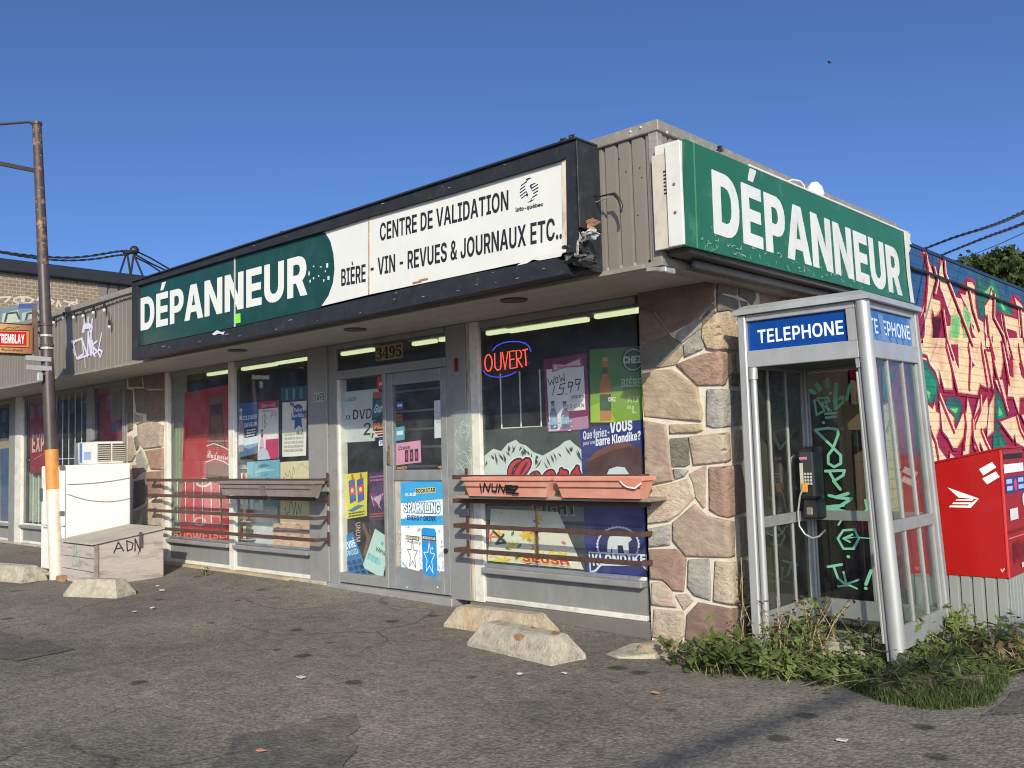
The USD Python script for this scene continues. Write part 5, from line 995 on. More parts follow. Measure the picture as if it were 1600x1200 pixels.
def tele(plane, a0, a1, u0, u1, ghost, blue):
    z0, z1 = ZH0 + 0.117, ZH1 - 0.047
    b_ = K.add('sign_panel', slab(sbox(min(a0, a1), z0, max(a0, a1), z1), plane, 0.0, 0.008), blue)
    F_ = Flat('x', None, None, [(a0, z1), (a1, z1), (a1, z0), (a0, z0)], plane, host=K, nobase=True, px=False, parent=b_)
    if not ghost: F_.text('TELEPHONE', (u0, .32, u1, .77), (240, 242, 244), 640)
    else:
        F_.text('TE', (u0, .28, u0 + .17, .76), (200, 212, 230), 640); F_.text('EPHONE', (.33, .28, u1, .76), (205, 215, 232), 640)
        for k in range(6): F_.poly([(a, b) for a, b in ((.02 + .15 * k, .85), (.12 + .15 * k, .75), (.17 + .15 * k, 1), (.04 + .15 * k, 1))], (96, 126, 172), 'reflection_patch')  # pale patches paint reflections onto the side panel
        F_.poly([(.24, .1), (.34, .1), (.38, .95), (.28, .95)], (110, 136, 176), 'reflection_patch')
    F_.done()
tele(('y', ky0 + 0.004), kx0 + 0.034, kx1 - 0.107, .10, .955, False, BLUE_S)
tele(('x', kx1 + 0.002), ky0 + 0.048, ky1 - 0.077, .05, .97, True, mat('sky_reflection_blue_sign', lin((58, 100, 160)) * 0.9, rough=0.25, var=0.15, scale=7))  # paler blue stands in for sky reflected in this panel
K.add('roof', hull([(x, y, z) for x, y, z in [(kx0 - 0.055, ky0 - 0.055, ZH1 + 0.002), (kx1 + 0.06, ky0 - 0.055, ZH1 + 0.002), (kx1 + 0.06, ky1 + 0.05, ZH1 + 0.002), (kx0 - 0.055, ky1 + 0.05, ZH1 + 0.002), (kx0 - 0.05, ky0 - 0.05, ZH1 + 0.035), (kx1 + 0.055, ky0 - 0.05, ZH1 + 0.035), (kx1 + 0.055, ky1 + 0.045, ZH1 + 0.035), (kx0 - 0.05, ky1 + 0.045, ZH1 + 0.035), (kx0 + .01, ky0 + .01, ZR + 0.02), (kx1 - .01, ky0 + .01, ZR + 0.02), (kx1 - .01, ky1 - .01, ZR + 0.02), (kx0 + .01, ky1 - .01, ZR + 0.02)]]), ALB)
K.add('ceiling', bx(kx0 + .03, kx1 - .03, ky0 + .03, ky1 - .03, ZH0 + 0.02, ZH0 + 0.04), mat('booth_ceiling', (0.10, 0.10, 0.09)))
# glazed walls: rails, uprights, panes
zmid, zlow = 0.875, 0.20
GRIMY_SHADE = pane_mat('grimy_shade_tinted_glass', tint=(0.55, 0.57, 0.54), dust=0.03, dustcol=(0.22, 0.21, 0.18))  # grime, plus a tint standing in for the dark pillar side behind
SHADE_TINTED = pane_mat('shade_tinted_glass', tint=(0.30, 0.30, 0.29), dust=0.03, dustcol=(0.2, 0.19, 0.17))  # dark tint stands in for the shaded wall behind the booth
def wall(side):
    if side == 'r': a0, a1, w, n = ky0 + 0.047, ky1 - 0.037, kx1 - 0.006, 3
    if side == 'l': a0, a1, w, n = ky0 + 0.031, ky1 - 0.037, kx0 + 0.002, 3
    if side == 'b': a0, a1, w, n = kx0 + 0.036, kx1 - 0.036, ky1 - 0.002, 2
    B_ = (lambda p0, p1, h, z0, z1, b=0.003: bx(w - h, w + h, p0, p1, z0, z1, b)) if side != 'b' else (lambda p0, p1, h, z0, z1, b=0.003: bx(p0, p1, w - h, w + h, z0, z1, b))
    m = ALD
    K.add('bottom_rail', B_(a0, a1, 0.02, zlow - 0.085, zlow + 0.055), m); K.add('middle_rail', B_(a0, a1, 0.017, zmid - 0.038, zmid + 0.038), m)
    K.add('edge_upright', B_(a1 - 0.030, a1 - 0.001, 0.015, zlow + 0.056, ZH0 - 0.002), m)
    K.add('edge_upright', B_(a0, a0 + 0.012, 0.014, zlow + 0.056, ZH0 - 0.002), m)
    for k in range(1, n):
        p = a0 + (a1 - a0) * k / n
        K.add('upright', B_(p - 0.010, p + 0.010, 0.013, zlow + 0.056, zmid - 0.039), m); K.add('upright', B_(p - 0.010, p + 0.010, 0.013, zmid + 0.039, ZH0 - 0.002), m)
    for k in range(n):
        p0, p1 = a0 + (a1 - a0) * k / n + 0.0125, a0 + (a1 - a0) * (k + 1) / n - 0.0125
        if k == n - 1: p1 -= 0.019
        K.add('pane', B_(p0, p1, 0.0022, zlow + 0.056, zmid - 0.039, 0), (GRIMY_SHADE if side == 'l' else BGLASS) if not (side == 'b' and k == 0) else SHADE_TINTED)
        if not (side == 'b' and k == 0): K.add('pane', B_(p0, p1, 0.0022, zmid + 0.039, ZH0 - 0.002, 0), GRIMY_SHADE if side == 'l' else BGLASS)
wall('r'); wall('l'); wall('b')
K.add('pane', bx(kx0 + .05, (kx0 + kx1) / 2 - .013, ky1 - .004, ky1, zmid + .039, ZH0 - .002), SHADE_TINTED)
K.add('base_plate', bx(kx0 + .03, kx1 - .03, ky0 + .08, ky1 - .05, -0.05, 0.03, 0.01), CONCRETE)
# spray tag on the panes at the back
F_ = Flat('x', None, None, [(1200, 560), (1400, 560), (1400, 960), (1200, 960)], ('y', ky1 - 0.012), host=K, nobase=True)
TEAL = (136, 200, 168)
zb = lambda pts: [(1130 + a / 1.8743, 440 + b / 1.875) for a, b in pts]; z8 = lambda pts: [(1180 + a / 4.617, 540 + b / 4.615) for a, b in pts]
for pts, w_ in ((z8([(400, 325), (425, 340)]), .03), (z8([(420, 245), (465, 315)]), .03), (z8([(515, 245), (520, 295)]), .022), (z8([(425, 395), (440, 500), (495, 470), (450, 390), (420, 400)]), .014), (z8([(445, 380), (520, 375), (530, 400), (470, 420), (540, 470)]), .014), (z8([(500, 380), (520, 470)]), .014), (z8([(580, 280), (572, 360), (575, 450)]), .028), (z8([(560, 400), (625, 370), (625, 410), (575, 460)]), .016), (z8([(675, 285), (650, 390)]), .02), (z8([(500, 492), (580, 486)]), .016), (z8([(505, 520), (578, 512)]), .016),
                (z8([(430, 608), (520, 595), (585, 605), (590, 640), (555, 735), (500, 680), (430, 608)]), .018), (z8([(555, 740), (520, 790), (520, 850), (560, 875), (605, 850), (605, 790), (555, 740)]), .018), (z8([(500, 905), (630, 900), (620, 935), (560, 975), (530, 915)]), .018), (z8([(555, 975), (600, 1035)]), .02), (z8([(525, 1080), (570, 1092), (655, 1065)]), .02), (z8([(575, 1095), (675, 1105), (560, 1180), (500, 1172)]), .02),
                (zb([(298, 662), (330, 668), (372, 680), (405, 690)]), .02), (zb([(300, 660), (345, 655)]), .02), (zb([(405, 640), (410, 665), (395, 692), (375, 690)]), .014), (zb([(345, 690), (332, 712)]), .012), (zb([(330, 752), (345, 728), (375, 726), (386, 752), (372, 782), (345, 782), (330, 752)]), .015), (zb([(370, 740), (345, 752), (362, 762)]), .013), (zb([(345, 752), (380, 748), (418, 752)]), .007),
                (zb([(303, 835), (340, 828)]), .017), (zb([(318, 832), (330, 868), (348, 885)]), .015), (zb([(345, 850), (352, 885), (385, 872)]), .013), (zb([(330, 892), (360, 888), (380, 898)]), .012), (zb([(418, 845), (404, 885)]), .02)):
    F_.line(pts, w_ * 1.15, TEAL, 'spray_tag', px=True)
for c in (z8([(540, 345)])[0], z8([(665, 455)])[0], z8([(490, 555)])[0], zb([(358, 805)])[0], zb([(403, 897)])[0]): F_.line([c, (c[0] + .3, c[1])], .024, TEAL, 'spray_tag', px=True)
F_.px([(1260, 587), (1277, 583), (1278, 596), (1266, 606)], (150, 150, 140), 'sticker_rest'); F_.px([(1313, 633), (1352, 632), (1354, 671), (1313, 672)], (98, 86, 62), 'brown_sheet'); F_.done()
K.done(warp=kwarp)

# the telephone inside the booth
T_ = Thing('payphone', 'black payphone with yellow card slot on the back post inside the phone booth', 'payphone')
PHB = mat('black_phone', (0.020, 0.020, 0.022), rough=0.35, var=0.2, scale=12)
yp = 6.46
a, b_, c, d = fx(1246, 760, yp), fx(1274, 760, yp), fz(1270, 780, yp), fz(1270, 702, yp)
T_.add('back_plate', bx(a - 0.01, b_ - 0.05, yp + 0.16, yp + 0.26, c - 0.14, d + 0.02, 0.006), mat('phone_plate', (0.05, 0.05, 0.05), rough=0.4))
body = T_.add('body', bx(a, b_, yp, yp + 0.158, c, d, 0.022), PHB)
T_.add('upper_panel', bx(a + 0.03, b_ - 0.01, yp - 0.008, yp + 0.004, c + 0.14, d - 0.02, 0.005), mat('phone_panel', (0.045, 0.045, 0.05), rough=0.3), parent=body)
T_.add('keypad', [bx(a + 0.062 + i * 0.022, a + 0.078 + i * 0.022, yp - 0.016, yp - 0.006, d - 0.19 - j * 0.024, d - 0.172 - j * 0.024, 0.003) for i in range(3) for j in range(4)], mat('phone_keys', (0.45, 0.44, 0.40), rough=0.4), parent=body)
T_.add('pink_label', bx(a + 0.03, a + 0.09, yp - 0.012, yp - 0.004, d - 0.075, d - 0.055), ink((190, 120, 150)), parent=body)
T_.add('card_slot', bx(a + 0.035, a + 0.085, yp - 0.02, yp - 0.004, c + 0.05, c + 0.12, 0.006), ink((206, 146, 40)), parent=body)
T_.add('instruction_strip', bx(a + 0.03, a + 0.055, yp - 0.012, yp - 0.003, d - 0.30, d - 0.10), ink((190, 180, 160)), parent=body)
T_.add('coin_box', bx(a + 0.02, b_ + 0.01, yp + 0.02, yp + 0.158, c - 0.15, c - 0.005, 0.015), PHB)
T_.add('coin_return', bx(a + 0.05, a + 0.10, yp + 0.012, yp + 0.03, c - 0.12, c - 0.06, 0.008), mat('worn_steel', (0.35, 0.30, 0.22), rough=0.35, metal=0.6))
T_.add('handset', tube([(a - 0.045, yp + 0.05, d - 0.05), (a - 0.055, yp + 0.02, d - 0.07), (a - 0.050, yp + 0.0, d - 0.14), (a - 0.050, yp + 0.0, d - 0.22), (a - 0.055, yp + 0.02, d - 0.27), (a - 0.045, yp + 0.05, d - 0.29)], [0.03, .028, .016, .016, .028, .03], 10), PHB, smooth=50)
T_.add('cord', tube([aty(p, yp - 0.02) for p in ((1256, 758), (1250, 775), (1247, 800), (1249, 822), (1258, 835), (1270, 841), (1280, 838), (1290, 828))], 0.007, 7), mat('steel_cord', (0.55, 0.54, 0.5), rough=0.35, metal=0.6), smooth=True)
T_.done()

# ================================================================ MURAL WALL
XM = XC
W = Thing('mural_wall', 'long block side wall painted with maroon and cream graffiti letters under a blue top', 'wall')
def mural_mat(name, col, var=0.10, low=None):
    col = np.asarray(col); low = col * (1 - var * 1.6) if low is None else np.asarray(low)
    return usdkit.material(stage, '/World/Looks/' + name, {
        "g": ("geometry", {}), "s": ("separate_xyz", {}), "c": ("combine_xyz", {}), "br": ("brick_texture", {"color1": (1, 1, 1), "color2": (0.90, 0.90, 0.90), "mortar": (0.80, 0.79, 0.78), "scale": 1.0, "mortar_size": 0.007, "mortar_smooth": 0.3, "brick_width": 0.40, "row_height": 0.095, "bias": 0.0}),
        "n": ("noise_texture", {"scale": 2.2, "detail": 6.0, "roughness": 0.65}), "r": ("rgb_ramp", {"ramp": [(0.36, tuple(low)), (0.5, tuple(col)), (0.7, tuple(np.minimum(col * (1 + var), .9)))]}), "m": ("mix", {"mix_type": "multiply", "fac": 0.75}),
        "b": ("bump", {"strength": 0.8, "distance": 0.008}), "p": ("principled_bsdf", {"roughness": 0.7, "specular_ior_level": 0.3})},
        [("g.position", "s.vector"), ("s.y", "c.x"), ("s.z", "c.y"), ("c.vector", "br.vector"), ("g.position", "n.vector"), ("n.fac", "r.fac"), ("r.color", "m.color1"), ("br.color", "m.color2"), ("br.fac", "b.height"), ("m.color", "p.base_color"), ("b.normal", "p.normal")], surface="p.BSDF")
BRICKW = mural_mat('dark_brown_brick', (0.125, 0.082, 0.062), 0.25)
MAROON = mural_mat('mural_maroon', lin((150, 36, 72)) * 0.88, 0.18, lin((176, 40, 70)) * .85)
MCOL = {'cream': mural_mat('mural_cream', lin((236, 208, 166)) * 0.90, 0.06, lin((226, 172, 142)) * 0.88), 'blue': mural_mat('mural_blue', lin((48, 90, 134)) * 0.85, 0.25), 'green': mural_mat('mural_green', lin((40, 140, 110)) * 0.75, 0.35), 'lime': mural_mat('mural_lime', lin((130, 210, 130)) * 0.75, 0.2), 'red': mural_mat('mural_red', lin((186, 38, 62)) * 0.9, 0.12), 'white': mural_mat('mural_white', lin((240, 226, 206)) * 0.8, 0.03), 'maroon': MAROON, 'dark': mural_mat('mural_plum', lin((84, 22, 46)) * 0.75, 0.2), 'tan': mural_mat('mural_tan', lin((205, 160, 104)) * 0.78, 0.08), 'olive': mural_mat('mural_olive', lin((96, 104, 84)) * 0.7, 0.2)}
PM = ('x', XM)
W.add('brick_wall', bx(XM - 0.25, XM, 9.001, 22.0, -0.3, 3.50), BRICKW)
W.add('paint_ground', slab(sbox(8.25, -0.2, 21.9, 3.49), PM, 0.006, 0.005), MAROON)
W.add('coping', bx(XM - 0.27, XM + 0.012, 9.302, 22.0, 3.502, 3.54), mat('coping_blue', lin((36, 66, 96)) * .7, rough=.6))
zA = lambda pts: [(1420 + a / 6.667, 380 + b / 6.667) for a, b in pts]
zB = lambda pts: [(1420 + a / 6.0, 540 + b / 6.0) for a, b in pts]
layer = [0]
def paint(col, pts, zz=None, name='painted_shape', edge=0.0):
    g = pxpoly(zz(pts) if zz else pts, PM)
    if edge: g = g.buffer(edge, quad_segs=6) if name == 'spray_patch' else g.buffer(edge, join_style=2, mitre_limit=3)
    g = g.intersection(sbox(8.2, -0.2, 21.9, 3.492)); 
    if g.is_empty: return
    layer[0] += 1; sh = sheet(g, PM, 0.007 + 0.00014 * layer[0])
    if sh is not None: W.add(name, sh, MCOL[col])
MCOL['haze_green'] = mural_mat('mural_haze_green', lin((60, 92, 96)) * .8, .2); MCOL['mid_green'] = mural_mat('mural_mid_green', lin((46, 112, 104)) * .8, .25); MCOL['soft_lime'] = mural_mat('mural_soft_lime', lin((178, 206, 146)) * .8, .1)
def soft(col, ring1, ring2, pts, zz):
    """sprayed patch whose edge thins out in rings"""
    for c_, e_ in ((ring1, .11), (ring2, .05), (col, 0.0)):
        if c_: paint(c_, pts, zz, 'spray_patch', e_)
def letter(pts, zz):
    """one graffiti letter stroke: red outline, white lining, cream body"""
    paint('maroon', pts, zz, 'letter_outline', 0.035)
    paint('cream', pts, zz, 'letter_shape'); 
    g = pxpoly(zz(pts), PM); rim = g.difference(affinity.translate(g, 0.055, 0.022)).intersection(g.buffer(-0.004)).intersection(sbox(8.2, -.2, 21.9, 3.49)); layer[0] += 1
    sh = sheet(rim, PM, 0.007 + 0.00014 * layer[0])
    if sh is not None: W.add('letter_highlight', sh, MCOL['white'])
    rim = g.difference(affinity.translate(g, -0.028, 0.012)).intersection(g.buffer(-0.004)).intersection(sbox(8.2, -.2, 21.9, 3.49)); layer[0] += 1
    sh = sheet(rim, PM, 0.007 + 0.00014 * layer[0])
    if sh is not None: W.add('letter_shade', sh, MCOL['tan'])
paint('blue', [(-200, -60), (1260, 530), (1260, 760), (1150, 720), (1060, 700), (1060, 580), (1000, 640), (940, 600), (720, 760), (690, 500), (600, 360), (520, 470), (480, 560), (400, 420), (340, 330), (280, 340), (180, 300), (130, 660), (100, 720), (-200, 700)], zA)
for pts in ([(105, 60), (165, 65), (235, 250), (290, 380), (250, 600), (150, 690), (90, 830), (80, 740), (140, 620), (165, 400), (175, 280)], [(300, 140), (350, 140), (365, 300), (460, 520), (440, 620), (330, 540), (300, 330)], [(595, 345), (680, 390), (700, 500), (690, 700), (560, 600), (480, 560), (520, 530), (595, 470)], [(1060, 530), (1150, 560), (1180, 700), (1260, 800), (1260, 900), (1080, 830), (1060, 660)]): paint('red', pts, zA, 'painted_outline')
paint('maroon', [(90, 690), (240, 560), (330, 540), (450, 640), (700, 700), (780, 800), (880, 700), (1000, 820), (1260, 860), (1260, 1300), (90, 1300)], zA)
for pts in ([(725, 380), (760, 480), (830, 500), (850, 380), (900, 470), (950, 600), (1000, 640), (1065, 755), (1000, 745), (940, 655), (870, 560), (790, 660), (750, 750), (730, 600)],): soft('green', 'haze_green', 'mid_green', pts, zA)
for pts in ([(745, 430), (775, 520), (850, 440), (880, 480), (840, 520), (790, 540)], [(930, 570), (1010, 700), (970, 700)]): paint('lime', pts, zA)
A = [[(140, 85), (172, 115), (215, 235), (275, 390), (247, 510), (237, 580), (320, 605), (325, 690), (300, 740), (262, 768), (240, 690), (225, 760), (240, 900), (235, 1000), (290, 1005), (330, 1150), (350, 1230), (100, 1230), (100, 1000), (152, 1000), (160, 900), (152, 690), (110, 780), (150, 650), (168, 520), (182, 300)],
     [(322, 175), (345, 190), (352, 310), (440, 520), (500, 680), (570, 940), (640, 1060), (700, 1230), (480, 1230), (490, 1022), (400, 1020), (380, 1000), (380, 865), (440, 860), (440, 800), (385, 650), (345, 520), (322, 480), (308, 300)],
     [(488, 568), (555, 582), (560, 640), (600, 800), (645, 1000), (668, 1090), (640, 1040), (560, 880), (500, 690)],
     [(528, 525), (580, 545), (602, 480), (598, 402), (650, 412), (678, 450), (685, 640), (712, 790), (770, 830), (782, 1000), (830, 1230), (740, 1230), (700, 1010), (655, 930), (612, 700), (560, 600)],
     [(850, 482), (865, 530), (860, 770), (950, 950), (990, 1150), (1020, 1230), (950, 1230), (900, 1120), (868, 960), (850, 1000), (880, 1230), (830, 1230), (800, 960), (780, 930), (790, 760), (782, 660), (830, 590)],
     [(950, 745), (1140, 800), (1150, 960), (1260, 1010), (1260, 1230), (1150, 1230), (1130, 1030), (1040, 1020), (1060, 1230), (1030, 1230), (1000, 1050), (970, 880)], [(1090, 565), (1150, 625), (1260, 790), (1260, 1000), (1150, 970), (1130, 700)]]
for pts in A: letter(pts, zA)
paint('maroon', [(985, 880), (1110, 920), (1130, 1010), (1035, 1030)], zA); paint('dark', [(235, 770), (325, 775), (320, 870), (290, 1000), (240, 1000), (245, 900)], zA); paint('olive', [(430, 1030), (480, 1030), (490, 1230), (470, 1230)], zA); paint('olive', [(640, 830), (670, 870), (660, 900)], zA)
for pts in ([(440, 790), (512, 780), (500, 1000), (430, 1000)], [(575, 700), (622, 765), (600, 920), (602, 1045), (570, 1000)]): soft('lime', None, 'soft_lime', pts, zA)
Bl = [[(90, -20), (330, -20), (385, 210), (400, 415), (320, 410), (270, 220), (275, 370), (240, 250), (180, 170), (160, 90), (100, 70)],
      [(345, -20), (560, -20), (548, 400), (585, 200), (610, 192), (582, 150), (550, -20), (660, -20), (682, 180), (700, 60), (760, 60), (778, 250), (770, 400), (750, 380), (725, 400), (655, 360), (630, 465), (440, 440), (430, 330), (385, 200)],
      [(740, -20), (850, -20), (872, 150), (850, 300), (832, 320), (800, 200)], [(860, -20), (1100, -20), (1100, 480), (1030, 490), (1020, 640), (970, 480), (915, 480), (920, 350), (890, 150)], [(795, 325), (865, 320), (900, 480), (912, 620), (870, 500)],
      [(150, 545), (210, 600), (225, 530), (240, 620), (272, 640), (275, 760), (232, 900), (280, 980), (372, 1110), (270, 1140), (200, 1060), (190, 960), (172, 800)], [(265, 452), (330, 590), (410, 680), (405, 835), (440, 760), (490, 640), (508, 632), (520, 700), (500, 850), (440, 960), (400, 960), (350, 860), (300, 800)],
      [(535, 492), (570, 620), (582, 700), (560, 900), (545, 1060), (490, 1070), (502, 900), (520, 700)], [(652, 462), (662, 560), (590, 700)], [(720, 480), (730, 620), (720, 760), (668, 800), (700, 860), (750, 990), (690, 1000), (650, 900), (640, 1010), (600, 950), (580, 780), (602, 700)],
      [(785, 460), (780, 800), (720, 860), (722, 760), (742, 560)], [(840, 715), (992, 660), (1020, 750), (1100, 900), (1100, 970), (990, 910), (980, 830), (962, 880)], [(1040, 650), (1100, 640), (1100, 780)], [(372, 1010), (422, 1060), (402, 1110), (360, 1090)]]
for pts in ([(120, 220), (160, 240), (240, 340), (250, 430), (200, 500), (155, 510)], [(310, 480), (350, 570), (460, 580), (440, 680), (400, 640)], [(800, 490), (840, 520), (890, 670), (810, 690)], [(795, 790), (880, 940), (800, 955)]): soft('green', 'haze_green', 'mid_green', pts, zB)
for pts in ([(150, 420), (190, 440), (175, 500)], [(370, 590), (450, 590), (430, 640)], [(830, 560), (870, 650), (830, 660)]): paint('lime', pts, zB)
for pts in Bl: letter(pts, zB)
for pts in ([(112, -70), (322, -70), (326, 14), (112, 14)], [(352, -70), (536, -70), (540, 14), (352, 14)], [(572, -70), (655, -70), (655, 14), (572, 14)], [(704, -70), (752, -70), (752, 14), (704, 14)], [(768, -70), (838, -70), (840, 14), (768, 14)], [(900, -70), (1100, -70), (1100, 14), (900, 14)]): paint('cream', pts, zB, 'letter_shape')
for pts in ([(370, -10), (440, -10), (450, 215)], [(890, 0), (960, 160), (965, 300), (930, 280)], [(1015, 155), (1060, 200), (1085, 340), (1040, 280)]): paint('maroon', pts, zB)
def slit(col, pts, w, zz):
    layer[0] += 1; sh = sheet(LineString([pl(p, PM) for p in zz(pts)]).buffer(w / 2, quad_segs=3).intersection(sbox(8.2, -.2, 21.9, 3.49)), PM, 0.007 + 0.00014 * layer[0])
    if sh is not None: W.add('spray_line', sh, MCOL[col])
for pts in ([(330, -10), (385, 205), (440, 430)], [(540, 0), (560, 130), (550, 400)], [(660, 0), (690, 180), (722, 390)], [(700, 60), (740, 260), (765, 395)], [(745, 0), (800, 250), (850, 420), (905, 610)], [(860, 0), (900, 220), (925, 350)], [(1010, 0), (1030, 130), (1090, 330)], [(265, 460), (330, 620), (405, 800)], [(505, 640), (520, 760), (500, 960)], [(575, 700), (585, 860), (640, 1000)], [(650, 470), (655, 620), (600, 760)], [(660, 800), (700, 900), (745, 990)], [(180, 780), (230, 900), (270, 1130)], [(990, 660), (1020, 780), (1090, 920)]):
    slit('red', pts, .075, zB); slit('white', [(a + 9, b) for a, b in pts], .03, zB)
for pts in ([(145, 90), (180, 280), (165, 520), (150, 690)], [(235, 250), (275, 390), (245, 520)], [(345, 190), (352, 310), (500, 690), (640, 1060)], [(330, 700), (370, 1000), (440, 1200)], [(602, 480), (640, 680), (710, 900)], [(865, 530), (860, 770), (960, 960), (1010, 1200)], [(790, 760), (810, 960), (870, 1200)], [(960, 750), (980, 900), (1060, 1200)], [(1140, 700), (1160, 960), (1220, 1200)]):
    slit('red', pts, .06, zA); slit('white', [(a + 10, b + 4) for a, b in pts], .028, zA)
# the part of the mural seen through the phone booth
for col, pts in (('red', [(605, 235), (660, 165), (760, 320), (760, 440), (620, 440)]), ('blue', [(350, 150), (610, 150), (600, 420), (360, 440)])): paint(col, pts, z8)
for pts in ([(620, 260), (690, 250), (770, 350), (770, 430), (620, 430)], [(670, 800), (770, 740), (840, 900), (880, 1230), (690, 1230)], [(900, 430), (975, 400), (1010, 700), (1040, 1000), (1090, 1260), (960, 1260)], [(1050, 880), (1200, 880), (1230, 1250), (1100, 1250)]): letter(pts, z8)
paint('dark', [(640, 615), (790, 620), (790, 720), (700, 785), (660, 740)], z8); paint('green', [(640, 610), (720, 640), (715, 730), (660, 720)], z8); paint('green', [(890, 120), (975, 200), (950, 420), (900, 380)], z8); paint('dark', [(350, 450), (600, 440), (640, 1250), (380, 1250)], z8)
letter([(1330, 760), (1362, 720), (1378, 860), (1384, 900), (1340, 900)], None) if False else None
# cable clipped along the wall
W.add('wall_cable', tube([atx(p, XM + 0.035) for p in zA([(15, 243), (60, 270), (180, 300), (300, 345)])], 0.016, 6), mat('black_wire', (0.02, 0.02, 0.02)), smooth=True)
W.add('wall_cable', tube([atx(p, XM + 0.035) for p in zA([(300, 345), (400, 385), (470, 405), (580, 450), (700, 500), (820, 540), (950, 590), (1080, 640), (1260, 715)])], 0.016, 6), mat('black_wire', (0.02, 0.02, 0.02)), smooth=True)
W.done()

# ================================================================ MAILBOX
YMB = 7.15
MB = Thing('mailbox', 'big red post box with sloping top and white wing emblem on a ribbed grey base', 'post box')
REDM = mat('red_mailbox_paint', lin((186, 26, 24)) * 0.74, rough=0.32, var=0.06, scale=3, dirt=tuple(lin((160, 26, 28))), dirt_scale=4, dirt_amt=0.4, coat=0.2)
RED_SHADED = mat('red_mailbox_front_shaded', lin((166, 30, 40)) * 0.8, rough=0.38, var=0.10, scale=5, dirt=tuple(lin((140, 30, 40))), dirt_scale=6, dirt_amt=0.5)  # slot face: dimmer light and pink reflection put into the red
PMB = ('y', YMB)
body_ = pxpoly([(1408, 750.5), (1564, 701), (1575, 904), (1418, 888)], PMB)
mxr = pl((1570, 800), PMB)[0]; mzb = pl((1575, 904), PMB)[1]; mzt = pl((1564, 701), PMB)[1]
xl_m = body_.bounds[0]
prof = Polygon([(xl_m + .01, mzb), (mxr, mzb), (mxr, mzt - 0.004), (xl_m + .01, mzt - 0.155)])
MB.add('body', slab(prof, PMB, 0.0, 0.56), REDM)
MB.add('crown', slab(Polygon([(xl_m, mzt - 0.153), (mxr + .008, mzt), (mxr + .008, mzt + .012), (xl_m, mzt - .138)]), PMB, 0.008, 0.576), REDM)
MB.add('corner_moulding', bx(mxr - 0.012, mxr + 0.006, YMB - 0.006, YMB + 0.012, mzb + 0.002, mzt - 0.012, 0.004), mat('red_edge', lin((206, 60, 58)) * .9, rough=.35))
F_ = Flat('x', None, None, [(1456, 735), (1564, 701), (1575, 904), (1470, 895)], PMB, host=MB, nobase=True)
z5 = lambda pts: [(1420 + a / 4.444, 660 + b / 4.444) for a, b in pts]
for pts in ([(270, 452), (486, 528), (470, 532), (345, 522)], [(330, 533), (450, 531), (440, 545), (325, 544)], [(308, 556), (432, 554), (422, 568), (300, 567)], [(288, 576), (410, 577), (470, 533), (488, 530), (430, 594), (278, 588)]): F_.px(z5(pts), (236, 232, 222), 'wing_emblem')
for pts in ([(488, 325), (578, 275), (608, 312), (518, 368)], [(510, 390), (605, 340), (632, 378), (545, 430)]): F_.px(z5(pts), (236, 233, 226), 'white_sticker')
F_.line(z5([(642, 1020), (650, 1036), (664, 1015)]), .008, (230, 190, 180), 'scratch', px=True); F_.done()
PMX = ('x', mxr + 0.001)
yy0, yy1 = YMB, YMB + 0.56
F_ = Flat('x', None, None, [(yy0, mzt - .01), (yy1, mzt - .01), (yy1, mzb), (yy0, mzb)], PMX, host=MB, nobase=True, px=False)
MB.add('front_sheet', bx(mxr + .0005, mxr + .004, yy0 + .014, yy1 - .004, mzb + .003, mzt - .008), RED_SHADED)
F_.out = 0.0045
F_.rect(.06, .035, .96, .075, (38, 30, 34), 'slot'); F_.rect(.06, .012, .96, .030, (150, 60, 64), 'slot_lip'); F_.rect(.05, .115, .97, .185, (232, 230, 230), 'white_label'); F_.rect(.08, .22, .97, .345, (38, 64, 136), 'blue_label')
for v in (.235, .29):
    for u0 in (.12, .66): F_.rect(u0, v, u0 + .26, v + .035, (176, 190, 220), 'label_text')
F_.oval(.525, .285, .07, .05, (220, 70, 80), 'label_emblem'); F_.oval(.88, .42, .07, .055, (228, 226, 226), 'white_oval'); F_.rect(.18, .47, .55, .56, (222, 216, 216), 'sticker'); F_.rect(.03, .64, .97, .66, (120, 22, 30), 'flap_seam'); F_.rect(.03, .69, .97, .70, (214, 110, 110), 'flap_edge')
for k in range(18): F_.line([(.2 + .04 * k, .72 + .05 * rng.uniform(0, 1)), (.18 + .04 * k, .86 + .05 * rng.uniform(0, 1))], .008, (40, 22, 28), 'scribble', clip=True)
F_.rect(.52, .91, .85, .95, (214, 190, 185), 'sticker'); F_.done()
RIB = mat('ribbed_grey_skirt', (0.255, 0.265, 0.245), rough=0.6, var=0.08, scale=3, dirt=(0.17, 0.17, 0.15), dirt_scale=4, dirt_amt=0.45, stretch=(1, 1, .4))
MB.add('base', bx(xl_m + 0.02, mxr - 0.012, YMB + 0.018, YMB + 1.1, -0.1, mzb - 0.002), RIB)
x = mxr - 0.014
while x > xl_m + 0.05:
    MB.add('rib', bx(x - 0.066, x - 0.004, YMB + 0.006, YMB + 0.0175, -0.08, mzb - 0.004, 0.003), RIB); x -= 0.082
y = YMB + 0.02
while y < YMB + 1.05:
    MB.add('rib', bx(mxr - 0.0115, mxr - 0.001, y + 0.004, y + 0.066, -0.08, mzb - 0.004, 0.003), RIB); y += 0.082
MB.done()

